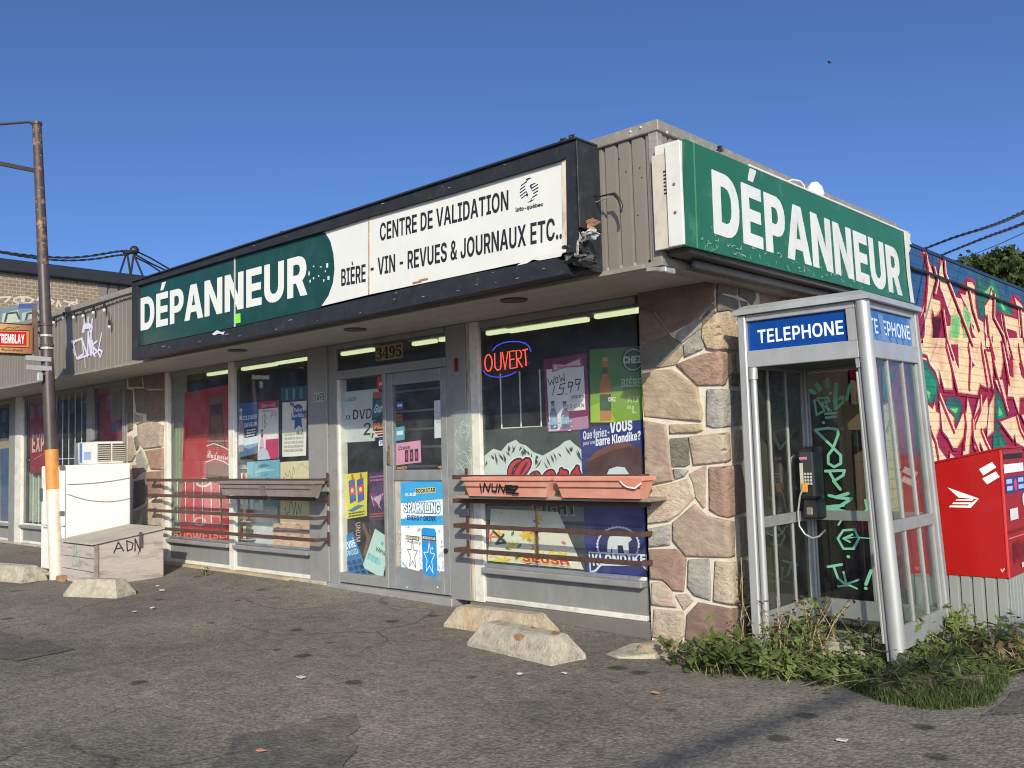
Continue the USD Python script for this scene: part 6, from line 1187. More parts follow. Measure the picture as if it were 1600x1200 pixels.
# ================================================================ POLE, BEER SIGN, FRIDGE, BOX
PB, PT = np.array([-11.93, 4.55, -0.05]), np.array([-11.74, 4.18, 5.60])
q0 = atz((90, 905)); PB = np.array([q0[0], q0[1], -0.05]); 
PT = aty((57.5, 195), PB[1] - 0.07)
pole_at = lambda z: PB + (PT - PB) * (z - PB[2]) / (PT[2] - PB[2])
def z_of(py):
    for z in np.linspace(0, 6, 1200):
        q = MC @ (pole_at(z) - CAM)
        if q[1] / q[2] * FPX + 600 <= py: return z
    return 6
O = Thing('painted_pole', 'leaning steel pole painted white, orange and dark brown with rusty patches', 'pole')
PR = lambda z: 0.088 - 0.030 * z / 5.6
z1, z2, z3, zt_ = z_of(765), z_of(703), z_of(415), PT[2]
def shaft(name, za, zb_, m, n=5): O.add(name, tube([pole_at(z) for z in np.linspace(za, zb_, n)], [PR(z) for z in np.linspace(za, zb_, n)], 18), m, smooth=40)
shaft('white_shaft', -0.05, z1, mat('pole_white', (0.62, 0.57, 0.48), rough=0.55, var=0.08, scale=5, dirt=(0.42, 0.36, 0.28), dirt_scale=8, dirt_amt=0.5))
shaft('orange_band', z1 + .001, z2, mat('pole_orange', (0.58, 0.24, 0.055), rough=0.55, var=0.12, scale=8, dirt=(0.36, 0.15, 0.05), dirt_scale=12, dirt_amt=0.5))
shaft('dark_shaft', z2 + .001, z3, mat('pole_brown', (0.060, 0.045, 0.042), rough=0.45, var=0.2, scale=6, dirt=(0.13, 0.085, 0.065), dirt_scale=5, dirt_amt=0.5))
shaft('rusty_shaft', z3 + .001, zt_, mat('pole_rust', (0.062, 0.042, 0.040), rough=0.6, var=0.3, scale=8, dirt=(0.30, 0.155, 0.085), dirt_scale=11, dirt_amt=0.9, dramp=(0.53, 0.60)))
O.add('cap', tube([pole_at(zt_), pole_at(zt_ + .03)], .066, 14), mat('pole_brown', (0, 0, 0)))
pa = pole_at(z_of(268)); O.add('arm', bar(pa, pa + np.array([0, -2.2, 0.02]), .035, .05), mat('pole_brown', (0, 0, 0))); O.add('arm_clip', bx(pa[0] - .03, pa[0] + .03, pa[1] - .86, pa[1] - .82, pa[2] - .10, pa[2] + .06), mat('pole_brown', (0, 0, 0)))
pt_ = pole_at(zt_ - .02); O.add('strap', tube([pt_, pt_ + np.array([0, -.10, .03]), pt_ + np.array([0, -.5, -.10]), pt_ + np.array([0, -2.2, -.60])], .016, 6), mat('pole_brown', (0, 0, 0)))
GALV = mat('grey_bracket', (0.42, 0.43, 0.42), rough=0.5, metal=0.3, var=0.1)
for py in (563, 577): 
    p = pole_at(z_of(py)); O.add('bracket', bar(p + np.array([.06, .02, 0]), p + np.array([.06, -.28, 0.01]), .03, .06), GALV)
p = pole_at(z_of(590)); O.add('bracket', bx(p[0] + .05, p[0] + .09, p[1] - .16, p[1] - .09, p[2] - .06, p[2] + .05, .01), GALV)
for py in (508, 525, 540, 545): p = pole_at(z_of(py)); O.add('clamp', tube([p - np.array([0, 0, .014]), p + np.array([0, 0, .014])], PR(p[2]) + .012, 14), GALV if py in (525, 545) else mat('pole_brown', (0, 0, 0)))
p0 = pole_at(z_of(560)); p1 = pole_at(z_of(480)); O.add('sign_holder', bar(p0 + np.array([0.02, -.14, 0]), p1 + np.array([0.02, -.14, 0]), .05, .045, (0, 1, 0)), mat('holder_brown', (0.13, 0.085, 0.065), rough=.6, var=.3))
O.done()
XT = pole_at(3.0)[0] + .02
H = Thing('beer_sign', 'bronze bracket sign with red TREMBLAY panel hung from the painted pole', 'hanging sign')
qa, qb = atx((54, 507), XT), atx((55, 556), XT)
ya, yb = qa[1] - 1.25, qa[1]; zq0, zq1 = qb[2], qa[2]
BRONZE = usdkit.material(stage, '/World/Looks/bronze_print', {"g": ("geometry", {}), "s": ("separate_xyz", {}), "mr": ("map_range", {"from_min": float(yb - 1.0), "from_max": float(yb), "clamp": True}), "r": ("rgb_ramp", {"ramp": [(0.0, (0.62, 0.42, 0.20)), (0.55, (0.62, 0.36, 0.17)), (1.0, (0.26, 0.10, 0.045))]}), "p": ("principled_bsdf", {"roughness": 0.3})}, [("g.position", "s.vector"), ("s.y", "mr.value"), ("mr.result", "r.fac"), ("r.color", "p.base_color")], surface="p.BSDF")
H.add('case', bx(XT - .16, XT - .004, ya, yb, zq0, zq1, .03), mat('case_dark', (0.05, 0.035, 0.03), rough=.4)); H.add('face', bx(XT - .0035, XT + .004, ya + .02, yb - .02, zq0 + .02, zq1 - .02, .003), BRONZE)
F_ = Flat('x', None, None, [(0, 505), (54, 507), (55, 556), (0, 553)], ('x', XT + .0045), host=H, nobase=True)
F_.px([(-28, 514), (46, 516), (46, 544), (-28, 542)], (90, 56, 30), 'frame_line'); F_.px([(-28, 515.5), (45, 517.5), (45, 542.5), (-28, 540.5)], (196, 140, 78), 'frame_line'); F_.px([(-28, 517.5), (41.5, 519), (41.5, 540), (-28, 538.5)], (196, 28, 34), 'red_panel'); F_.qtext('TREMBLAY', [(-3, 521.5), (38, 522.5), (38, 537), (-3, 536)], (240, 238, 232), 800); F_.qtext('Cuvée blonde', [(2, 543.5), (36, 544.5), (36, 549), (2, 548)], (70, 44, 28), 400, 'script')
F_.line([(6, 514), (14, 511), (20, 513), (30, 511)], .012, (110, 110, 50), 'garland', px=True); F_.done()
for zz in (zq0 + .10, zq1 - .10): H.add('bracket', bar((XT - .03, yb - .01, zz), (XT - .03, pole_at(zz)[1] - .03, zz), .03, .035), mat('pole_brown', (0, 0, 0)))
H.done()

fb = np.array([aty((99, 800), 4.62)[0], 4.62]); fw, fd, fh = aty((66.5, 800), 4.62)[0], 0.80, 1.36
R = Thing('fridge', 'old white fridge with wires round it standing against the left stone pillar', 'fridge')
FW = mat('fridge_enamel', (0.80, 0.79, 0.73), rough=0.35, var=0.02, scale=2, dirt=(0.52, 0.47, 0.38), dirt_scale=3, dirt_amt=0.3)
fzt = aty((102, 727), 4.64)[2]; zd = aty((84, 822), 4.62)[2]
R.add('cabinet', bx(fw, fb[0], 4.66, 4.62 + 0.86, 0.06, fzt, 0.018), FW); R.add('freezer_door', bx(fw + .004, fb[0] - .004, 4.60, 4.652, 0.09, zd - .006, .012), FW); R.add('door', bx(fw + .004, fb[0] - .004, 4.60, 4.652, zd + .006, fzt - .004, .012), FW)
R.add('handle', bx(fw + .04, fw + .07, 4.565, 4.598, zd + .32, zd + .48, .006), mat('handle_dark', (0.06, 0.07, 0.10), rough=.3)); R.add('badge', bx(fw + .10, fw + .30, 4.592, 4.5995, zd - .03, zd - .012), mat('badge_grey', (0.3, 0.3, 0.32)))
for zz in (.30, .78, fzt - .06): R.add('hinge', bx(fb[0] - .05, fb[0] + .012, 4.585, 4.63, zz, zz + .06, .006), mat('hinge_grey', (0.12, 0.12, 0.12)))
R.add('foot', bx(fw + .02, fb[0] - .02, 4.68, 5.4, -0.02, .058), mat('handle_dark', (0.06, 0.07, 0.10)))
for dz, s_ in ((-.24, .02), (-.36, .07)): R.add('tie_wire', tube(sag((fb[0] + .006, 4.66, fzt + dz), (fb[0] + .006, 5.47, fzt + dz + (.05 if s_ < .05 else -.10)), s_, 8), .006, 5), mat('thin_wire_grey', (0.30, 0.30, 0.30)))
R.done()
AC = Thing('air_conditioner', 'white window air conditioner with slatted grille standing on top of the fridge', 'air conditioner')
ax1, ay0 = fb[0] - .02, aty((150, 724), 5.0)[1]
ay0 = fb[0] / (aty((150, 710), 1)[0]); ay1 = fb[0] / (aty((195, 710), 1)[0]); ax0 = aty((117, 710), ay0)[0]; za_, zb_ = fzt + .004, aty((150, 690), ay0)[2]
AC.add('case', bx(ax0, ax1, ay0, ay1, za_, zb_, .012), mat('ac_white', (0.70, 0.68, 0.62), rough=.4))
AC.add('blue_label', bx(ax0 + .16, ax0 + .24, ay0 - .004, ay0 + .001, za_ + .02, zb_ - .01), ink((90, 120, 180))); AC.add('grey_label', bx(ax0 + .30, ax0 + .52, ay0 - .004, ay0 + .001, za_ + .06, za_ + .16), ink((150, 165, 200)))
AC.add('grille_hollow', [bx(ax1 + .0008, ax1 + .003, ay0 + .03 + .19 * k, ay0 + .03 + .17 + .19 * k, za_ + .03, zb_ - .03) for k in range(2)], mat('ac_dark', (0.05, 0.045, 0.04)))
for k in range(2):
    for j in range(8): AC.add('slat', bx(ax1 + .003, ax1 + .010, ay0 + .032 + .19 * k, ay0 + .198 + .19 * k, za_ + .035 + j * (zb_ - za_ - .07) / 8, za_ + .035 + j * (zb_ - za_ - .07) / 8 + .014, .002), mat('ac_slat', (0.50, 0.46, 0.37), rough=.5))
AC.done()
# sloped wooden bin
bF, bL = atz((147, 916)), atz((108, 905)); bL[1] = bF[1] + .03
x0b, x1b, y0b = bF[0] - 0.95, bF[0], bF[1]; y1b = y0b + 0.84
zf, zk = aty((147, 848), y0b)[2], 0.62
WB = Thing('wooden_bin', 'weathered pinkish wooden bin with ADN tag and sloping lid beside the fridge', 'bin')
WOOD = mat('weathered_painted_wood', (0.43, 0.37, 0.335), rough=0.85, var=0.10, scale=6, dirt=(0.20, 0.155, 0.13), dirt_scale=5, dirt_amt=0.75, dramp=(0.52, 0.68), stretch=(0.5, 0.5, 3.0), bump=0.004, bscale=24)
WOODD = mat('weathered_lid', (0.40, 0.36, 0.30), rough=0.85, var=0.15, scale=6, dirt=(0.24, 0.20, 0.17), dirt_scale=4, dirt_amt=0.6, stretch=(2, .4, 1))
side = Polygon([(y0b + .02, 0.0), (y1b, 0.0), (y1b, zk - .03), (y0b + .02, zf - .03)])
WB.add('side_board', slab(side, ('x', x1b), 0.0, .02), WOOD); WB.add('side_board', slab(side, ('x', x0b + .02), 0.0, .02), WOOD)
nb = 3
for k in range(nb): WB.add('front_board', bx(x0b, x1b, y0b, y0b + .019, 0.005 + k * (zf - .04) / nb, (k + 1) * (zf - .04) / nb - .003, .003), WOOD)
WB.add('corner_batten', bx(x1b - .001, x1b + .012, y0b - .006, y0b + .05, 0.0, zf - .035, .004), mat('bin_batten', (0.27, 0.22, 0.185), rough=.9, var=.25, scale=14)); WB.add('back_board', bx(x0b + .02, x1b - .02, y1b - .02, y1b, 0, zk - .03), WOOD)
lid = hull([(x0b - .02, y0b - .03, zf - .026), (x1b + .025, y0b - .03, zf - .026), (x1b + .025, y1b + .01, zk - .026), (x0b - .02, y1b + .01, zk - .026), (x0b - .02, y0b - .03, zf), (x1b + .025, y0b - .03, zf), (x1b + .025, y1b + .01, zk), (x0b - .02, y1b + .01, zk)])
WB.add('lid', lid, WOODD); WB.add('hasp', bx(x1b + .026, x1b + .032, y0b + .52, y0b + .56, .40, .58, .003), mat('hasp_iron', (0.10, 0.08, 0.07)))
F_ = Flat('x', None, None, [(147, 850), (263, 828), (265, 903), (147, 905)], ('x', x1b + .0005), host=WB, nobase=True)
for pts in ([(178, 864), (185, 847), (193, 861)], [(180, 858), (191, 856)], [(198, 845), (199, 861), (206, 858), (208, 849), (198, 845)], [(211, 861), (211, 842), (219, 861), (219, 840)]): F_.line(pts, .016, (62, 52, 50), 'spray_tag', px=True)
F_.line([(216, 866), (222, 846)], .012, (90, 76, 72), 'spray_tag', px=True); F_.done()
F_ = Flat('x', None, None, [(110, 842), (146, 850), (147, 905), (108, 905)], ('y', y0b - .001), host=WB, nobase=True)
for pts in ([(117, 850), (113, 884), (126, 886)], [(119, 852), (120, 880)], [(122, 862), (114, 870)], [(124, 866), (125, 884)]): F_.line(pts, .012, (96, 160, 140), 'spray_tag', px=True)
F_.done(); WB.done()

# ================================================================ WHEEL STOPS
def wheel_stop(label, pA, pB, depth, h, seed, stains=(), z=0.0, inset=0.09, conc=None):
    """pA, pB: the two front corners on the ground in the photograph"""
    a, b = atz(pA, z)[:2], atz(pB, z)[:2]; t = (b - a); Ln = np.linalg.norm(t); t /= Ln; n = np.array([-t[1], t[0]])
    prof = []
    def ring(off, zz, ex): 
        return [tuple(a + t * ex + n * off) + (zz,), tuple(b - t * ex + n * off) + (zz,), tuple(b - t * ex + n * (depth - off)) + (zz,), tuple(a + t * ex + n * (depth - off)) + (zz,)]
    pts = ring(0, z - .03, 0) + ring(.005, z + .03, .01) + ring(depth * .26, z + h - .012, inset) + ring(depth * .32, z + h, inset + .02)
    m = hull(pts)
    for _ in range(5): m = m.subdivide()
    v = np.array(m.vertices); c = v.mean(0); d_ = v - c; d_ /= np.linalg.norm(d_, axis=1, keepdims=True)
    e = meshkit.fbm(v * 9 + seed, 4, seed) - 0.5; e2 = np.minimum(meshkit.fbm(v * 22 + seed, 2, seed + 3) - 0.42, 0)
    m.vertices = v + d_ * (0.010 * e + 0.022 * e2)[:, None]
    T = Thing('wheel_stop', label, 'wheel stop', None); bd = T.add('block', m, conc or CONCRETE, smooth=40)
    tc = m.vertices[m.faces]; cen, fnrm = tc.mean(1), np.cross(tc[:, 1] - tc[:, 0], tc[:, 2] - tc[:, 0]); qq = (cen - CAM) @ MC.T; pxl = qq[:, :2] / qq[:, 2:] * FPX + [800, 600]
    for sx_, sy_, rr in stains:
        wob = 1 + .7 * (meshkit.noise(cen * 45, 3) - .5); ok = (np.hypot((pxl[:, 0] - sx_) / 1.5, pxl[:, 1] - sy_) < rr * wob) & (((cen - CAM) * fnrm).sum(1) < 0)
        if ok.any(): T.add('rust_stain', trimesh.Trimesh((tc[ok] + (fnrm[ok] / np.linalg.norm(fnrm[ok], axis=1, keepdims=True))[:, None, :] * .0015).reshape(-1, 3), np.arange(ok.sum() * 3).reshape(-1, 3), process=False), RUSTSTAIN, parent=bd)
    T.done()
wheel_stop('rear concrete wheel stop nearest the shop door, ochre stained', (692, 979), (842, 1000), 0.28, 0.165, 4, conc=CONCRETE_O)
wheel_stop('front concrete wheel stop with two rust spots before the right window', (728, 1009), (862, 1041), 0.33, 0.17, 9, stains=((811, 996, 5), (868, 989, 4), (833, 980, 2)))
wheel_stop('small concrete wheel stop in front of the wooden bin', (97, 932), (182, 935), 0.30, 0.18, 14)
wheel_stop('concrete wheel stop cut by the left edge of the photo', (-40, 905), (33, 912), 0.34, 0.19, 19)
# ================================================================ BUILDING BEHIND, CABLES, BULBS
XB = -17.0; PBk = ('x', XB)
BB = Thing('brick_building', 'taller tan brick building with black roof edge rising behind the left parapet', 'building')
def brick_mat(name, c1, c2, mortar, w=0.125, h=0.062, ms=0.008):
    return usdkit.material(stage, '/World/Looks/' + name, {"g": ("geometry", {}), "s": ("separate_xyz", {}), "ax": ("math", {"math_type": "add"}), "c": ("combine_xyz", {}), "br": ("brick_texture", {"color1": c1, "color2": c2, "mortar": mortar, "scale": 1.0, "mortar_size": ms, "mortar_smooth": 0.2, "brick_width": w, "row_height": h, "bias": -0.1}), "n": ("noise_texture", {"scale": 3.0, "detail": 6.0}), "r": ("rgb_ramp", {"ramp": [(0.3, (.78,) * 3), (0.7, (1.15,) * 3)]}), "m": ("mix", {"mix_type": "multiply", "fac": 0.8}), "b": ("bump", {"strength": .8, "distance": .008}), "p": ("principled_bsdf", {"roughness": .85})},
        [("g.position", "s.vector"), ("s.x", "ax.value1"), ("s.y", "ax.value2"), ("ax.value", "c.x"), ("s.z", "c.y"), ("c.vector", "br.vector"), ("g.position", "n.vector"), ("n.fac", "r.fac"), ("br.color", "m.color1"), ("r.color", "m.color2"), ("br.fac", "b.height"), ("m.color", "p.base_color"), ("b.normal", "p.normal")], surface="p.BSDF")
zbt = atx((100, 436), XB)[2]; zrt = atx((100, 417), XB)[2]
yc = atx((155, 440), XB)[1]; ye = atx((228, 440), XB)[1] + .3
BB.add('wall', bx(XB - 6, XB, 5.30, yc, 3.13, zbt - .001), brick_mat('tan_brick', (0.27, 0.20, 0.135), (0.22, 0.16, 0.105), (0.40, 0.35, 0.28)))
BB.add('ribbed_panel', ribbed(yc, ye, 3.13, zbt - .002, ('x', XB), pitch=.20, depth=.03), SIDING); BB.add('wall_core', bx(XB - 6, XB - .06, yc + .001, ye + 3, 3.13, zbt - .003), SIDING)
BB.add('roof_edge', bx(XB - 6.1, XB + .12, 5.05, ye + 3.1, zbt, zrt, .02), mat('black_roof_edge', (0.022, 0.024, 0.03), rough=.5, var=.2))
F_ = Flat('x', None, None, [(0, 430), (155, 440), (155, 500), (0, 500)], PBk, host=BB, nobase=True)
zl = lambda pts: [(a / 5.0, 380 + b / 5.0) for a, b in pts]
for pts in ([(0, 425), (82, 418), (45, 458)], [(110, 435), (150, 420), (220, 420), (265, 440), (230, 468), (150, 475), (108, 450), (110, 435)], [(170, 432), (172, 455), (185, 455), (186, 432)], [(340, 432), (300, 425), (290, 445), (330, 450), (330, 470), (290, 472)], [(400, 440), (420, 455), (405, 470)], [(440, 495), (455, 450), (475, 495)], [(500, 450), (545, 462), (600, 460)], [(540, 500), (550, 465), (600, 492), (600, 440)]): F_.line(zl(pts), .030, (208, 196, 176), 'spray_tag', px=True)
F_.px([(0, 482), (66, 472), (66, 500), (0, 506)], (120, 136, 150), 'painted_tag'); F_.px([(4, 490), (28, 484), (32, 503), (2, 506)], (190, 196, 170), 'painted_tag'); F_.px([(34, 489), (62, 484), (64, 500), (34, 504)], (176, 182, 176), 'painted_tag'); F_.px([(30, 474), (60, 474), (50, 482), (28, 482)], (74, 96, 150), 'painted_tag')
for c in ((8, 490), (40, 490)): F_.line([(c[0], c[1] + 12), (c[0] + 3, c[1]), (c[0] + 18, c[1] - 2), (c[0] + 22, c[1] + 8)], .035, (70, 90, 80), 'painted_tag', px=True)
F_.done(); BB.done()
BW = mat('black_wire', (0.02, 0.02, 0.02))
# service bracket on the roof edge with the bundled cables
top = atx((210, 391), XB - .3); SB = Thing('cable_bracket', 'small dark iron tripod holding cables on the roof edge behind the long sign', 'cable bracket')
for p in ((187, 428), (204, 430), (224, 433)): SB.add('leg', tube([atx((197 if p[0] < 200 else 209, 397), XB - .3), atx(p, XB - .1)], .022, 6), BW)
SB.add('leg', tube([atx((199, 397), XB - .3), atx((204, 430), XB - .1)], .022, 6), BW)
SB.add('crossbar', tube([atx((194, 397), XB - .3), atx((212, 391), XB - .3)], .05, 6), BW); SB.add('insulator', ball(atx((210, 391), XB - .3), .09, 1), BW); SB.done()
def cable(label, pts, r, group=None, twist=0.0):
    P_ = np.array(pts, float); t = np.linspace(0, 1, len(P_)); tt = np.linspace(0, 1, 240)
    C_ = np.stack([np.interp(tt, t, P_[:, k]) for k in range(3)], 1)
    k5 = np.ones(41) / 41; C_[20:-20] = np.stack([np.convolve(C_[:, k], k5, 'valid') for k in range(3)], 1)
    T = Thing('overhead_cable', label, 'cable', group)
    if twist:
        for s_ in (0, math.pi): T.add('strand', tube(C_ + twist * np.stack([np.zeros(240), np.cos(tt * 62 + s_), np.sin(tt * 62 + s_)], 1), r, 5), BW, smooth=True)
    else: T.add('strand', tube(C_, r, 6), BW, smooth=True)
    T.done()
XV = XB - .3
cable('upper black twisted cable running left from the roof tripod past the pole', [atx(p, XV) for p in ((-60, 382), (0, 393), (30, 397.5), (60, 400.5), (95, 403), (130, 402), (165, 396), (190, 391.5), (204, 392))], .013, twist=.011)
cable('lower black twisted cable running left from the roof tripod past the pole', [atx(p, XV) for p in ((-60, 386), (0, 394), (30, 400), (70, 405.5), (110, 407.5), (150, 405), (180, 399), (196, 398))], .012, twist=.010)
for lab, pp in (('upper thin cable dropping right from the roof tripod behind the long sign', ((210, 391), (235, 403), (264, 420))), ('middle thin cable dropping right from the roof tripod behind the long sign', ((212, 398), (235, 411), (258, 422))), ('lower thin cable dropping right from the roof tripod behind the long sign', ((212, 402), (232, 412), (250, 424)))): cable(lab, [atx(p, XV) for p in pp], .016)
def far(p, Y): return aty(p, Y)
for lab, pp, r in (('top thick black cable rising to the right from the mural wall top', [(1441, 390), (1490, 371), (1540, 356), (1570, 345), (1610, 327)], .022), ('second thick black cable rising to the right from the mural wall top', [(1468, 400), (1500, 387), (1545, 369), (1580, 357), (1640, 333)], .022), ('third and thinnest black cable above the trees at the right', [(1500, 405), (1530, 394), (1565, 380), (1610, 359), (1640, 346)], .010)):
    y0_ = atx(pp[0], XM - .1)[1]; cable(lab, [aty(p, y0_ - 1.1 * k) for k, p in enumerate(pp)], r * .42, twist=(.006 if r > .02 else 0))
# string of bare bulbs along the left parapet
SG = Thing('bulb_string', 'string of bare bulbs on a black cable along the left parapet above the white tag', 'light string')
YB_ = YF - .05
SG.add('cable', tube([aty(p, YB_) for p in ((40, 508), (80, 500), (100, 490), (130, 484), (165, 472), (190, 463), (206, 459))], .012, 6), BW, smooth=True)
for x, y, dr in ((84, 497, 0), (100, 490, 1), (115, 488.5, 3), (130, 486, 0), (146, 481, 0), (163, 477, 0), (171, 503, 1)):
    q = aty((x, y), YB_); b = SG.add('socket', tube([q + [0, 0, .02], q - [0, 0, .04]], .017, 7), BW); SG.add('bulb', ball(q - np.array([0, 0, .065]), .021, 2, (1, 1, 1.25)), mat('bulb_glass', (0.50, 0.47, 0.43) if x != 165 else (.4, .1, .1), rough=.15), parent=b, smooth=True)
SG.add('cable', tube([aty((170, 488), YB_), aty((171, 502), YB_)], .006, 5), BW); SG.done()
# white tag on the parapet
TG = Thing('white_graffiti', 'white spray painted tag with a crowned figure on the ribbed left parapet', 'graffiti')
F_ = Flat('x', None, None, [(110, 490), (165, 480), (165, 575), (110, 580)], ('y', YF - .004), host=TG, nobase=True)
LIL = (206, 204, 224)
for pts, w_ in (([(657, 598), (660, 645)], .05), ([(688, 585), (690, 640)], .05), ([(722, 596), (715, 640)], .05), ([(645, 690), (655, 645), (690, 632), (720, 655), (715, 690)], .05), ([(655, 690), (660, 660), (700, 655), (705, 690)], .05), ([(570, 765), (600, 900), (655, 865), (640, 745), (575, 770)], .035), ([(640, 745), (685, 880), (690, 700)], .05), ([(690, 700), (712, 870), (712, 690)], .06), ([(725, 760), (720, 850), (745, 885)], .035), ([(760, 765), (728, 790), (735, 870), (762, 845), (735, 820)], .035), ([(795, 705), (768, 850), (785, 890), (800, 845), (772, 830)], .035), ([(570, 835), (588, 875)], .03), ([(580, 820), (575, 845)], .02), ([(560, 770), (585, 775)], .05), ([(610, 905), (700, 870)], .03), ([(665, 880), (668, 970)], .03)):
    F_.line(zl(pts), w_ * .85, LIL, 'spray_paint', px=True)
F_.done(); TG.done()

# ================================================================ TREES BEHIND THE MURAL WALL
def tree(label, px, ztop_px, Y, w, seed, h0=2.0):
    c = aty((px, ztop_px), Y); r = np.random.default_rng(seed); T = Thing('leafy_tree', label, 'tree')
    T.add('trunk', tube([(c[0], Y, 0), (c[0] + .1, Y, c[2] * .5), (c[0], Y, c[2] - w * .5)], [.25, .2, .06], 8), mat('bark', (0.10, 0.08, 0.06), rough=.9, var=.3))
    cl = [(c + np.array([r.normal(0, w * .42), r.normal(0, w * .4), -abs(r.normal(0, w * .45)) - w * .05])) for _ in range(34)]
    pts = np.vstack([k + r.normal(0, 1, (150, 3)) * np.array([.30, .30, .24]) * w * .42 for k in cl]); n = len(pts)
    u = r.normal(0, 1, (n, 3)); u /= np.linalg.norm(u, axis=1, keepdims=True); v = np.cross(u, r.normal(0, 1, (n, 3))); v /= np.linalg.norm(v, axis=1, keepdims=True); s = r.uniform(.07, .15, (n, 1)) * (w / 2.2) ** .3
    V = np.stack([pts - u * s, pts + v * s * .6, pts + u * s, pts - v * s * .6], 1).reshape(-1, 3); k = np.arange(n)[:, None] * 4
    F = np.vstack([k + [0, 1, 2], k + [0, 2, 3]])
    T.add('crown', trimesh.Trimesh(V, F, process=False), LEAFM[seed % 3])
    T.done()
def leaf_mat(name, c, tr=0.35):
    return usdkit.material(stage, '/World/Looks/' + name, {"g": ("geometry", {}), "n": ("noise_texture", {"scale": 1.7, "detail": 3.0}), "r": ("rgb_ramp", {"ramp": [(.3, tuple(np.array(c) * .6)), (.5, c), (.7, tuple(np.array(c) * np.array([1.45, 1.3, 1.0])))]}), "rr": ("mix", {"mix_type": "multiply", "fac": .6}), "ri": ("rgb_ramp", {"ramp": [(0, (.55,) * 3), (1, (1.35,) * 3)]}), "p": ("principled_bsdf", {"roughness": .55, "specular_ior_level": .3}), "t": ("translucent_bsdf", {}), "m": ("mix_closure", {"fac": tr})},
        [("g.position", "n.vector"), ("n.fac", "r.fac"), ("g.random_per_island", "ri.fac"), ("r.color", "rr.color1"), ("ri.color", "rr.color2"), ("rr.color", "p.base_color"), ("rr.color", "t.color"), ("p.BSDF", "m.closure1"), ("t.BSDF", "m.closure2")], surface="m.closure")
LEAFM = [leaf_mat('tree_leaf_a', (0.085, 0.115, 0.036)), leaf_mat('tree_leaf_b', (0.070, 0.105, 0.034)), leaf_mat('tree_leaf_c', (0.095, 0.118, 0.040))]
tree('small rounded tree crown leftmost above the mural wall', 1514, 413, 34, 1.0, 3)
tree('largest leafy tree crown above the mural wall', 1547, 406, 36, 1.35, 4)
tree('leafy tree crown right of the largest one above the mural wall', 1576, 419, 35, 1.1, 5)
tree('leafy tree crown at the right edge of the photo above the mural wall', 1603, 437, 34, 1.1, 6)

# ================================================================ WEEDS AND GRASS
GRASS = leaf_mat('grass_blade', (0.100, 0.145, 0.038), .3); GRASSD = leaf_mat('dry_grass', (0.27, 0.21, 0.105), .25); WEEDL = leaf_mat('weed_leaf', (0.120, 0.165, 0.048), .3); WEEDP = leaf_mat('pale_weed_leaf', (0.180, 0.250, 0.065), .3)
def blades(pts, h, w, lean, r, nseg=2):
    n = len(pts); a = r.uniform(0, 2 * math.pi, n); d = np.stack([np.cos(a), np.sin(a), 0 * a], 1); s = np.stack([-np.sin(a), np.cos(a), 0 * a], 1)
    hh = h * r.uniform(.55, 1.2, n)[:, None]; ln = lean * r.uniform(.3, 1.3, n)[:, None] * hh; ww = w * r.uniform(.7, 1.3, n)[:, None]; up = np.array([0, 0, 1.0])
    p0, p1, p2 = pts, pts + up * hh * .62 + d * ln * .35, pts + up * hh * np.maximum(.5, 1 - .25 * lean) + d * ln
    V = np.stack([p0 - s * ww, p0 + s * ww, p1 - s * ww * .75, p1 + s * ww * .75, p2], 1).reshape(-1, 3); k = np.arange(n)[:, None] * 5
    return trimesh.Trimesh(V, np.vstack([k + [0, 1, 3], k + [0, 3, 2], k + [2, 3, 4]]), process=False)
def leaves(pts, s, r, flat=.5):
    n = len(pts); a = r.uniform(0, 2 * math.pi, n); el = r.normal(.25, flat, n)
    d = np.stack([np.cos(a) * np.cos(el), np.sin(a) * np.cos(el), np.sin(el)], 1); q = np.stack([-np.sin(a), np.cos(a), r.normal(0, .35, n)], 1); q /= np.linalg.norm(q, axis=1, keepdims=True); ss = s * r.uniform(.5, 1.3, n)[:, None]
    V = np.stack([pts, pts + d * ss * .5 + q * ss * .32, pts + d * ss - np.array([0, 0, .12]) * ss, pts + d * ss * .5 - q * ss * .32, pts + d * ss * .5 + np.array([0, 0, .08]) * ss], 1).reshape(-1, 3); k = np.arange(n)[:, None] * 5
    return trimesh.Trimesh(V, np.vstack([k + [0, 1, 4], k + [1, 2, 4], k + [2, 3, 4], k + [3, 0, 4]]), process=False)
grng = np.random.default_rng(21)
bed = Polygon([tuple(atz(p)[:2]) for p in ((1085, 1030), (1120, 1054), (1170, 1052), (1270, 1062), (1330, 1072), (1360, 1084), (1400, 1098), (1460, 1106), (1530, 1100), (1548, 1080), (1560, 1062), (1585, 1045), (1640, 1030), (1640, 1000))] + [(-1.3, 7.0), (-3.3, 7.0), (-3.3, 6.0)]).buffer(0)
def inside(poly, n, r):
    out = []; b = poly.bounds
    while len(out) < n:
        for p in r.uniform((b[0], b[1]), (b[2], b[3]), (n, 2)):
            if poly.contains(Point(p)): out.append(p)
    out = np.array(out[:n]); return np.column_stack([out, gz(out[:, 0], out[:, 1])])
soil = bed.buffer(-.03); sb = np.array(soil.exterior.segmentize(.1).coords)[:-1]; si = inside(soil, 900, grng)[:, :2]; sp = np.vstack([sb, si]); sf = Delaunay(sp).simplices; sf = np.array([t for t in sf if soil.buffer(1e-3).contains(Point(sp[t].mean(0)))])
sz = gz(sp[:, 0], sp[:, 1]) + .006 + np.where(np.arange(len(sp)) < len(sb), 0, .045 * meshkit.noise(np.column_stack([sp * 5, sp[:, 0] * 0]), 4))
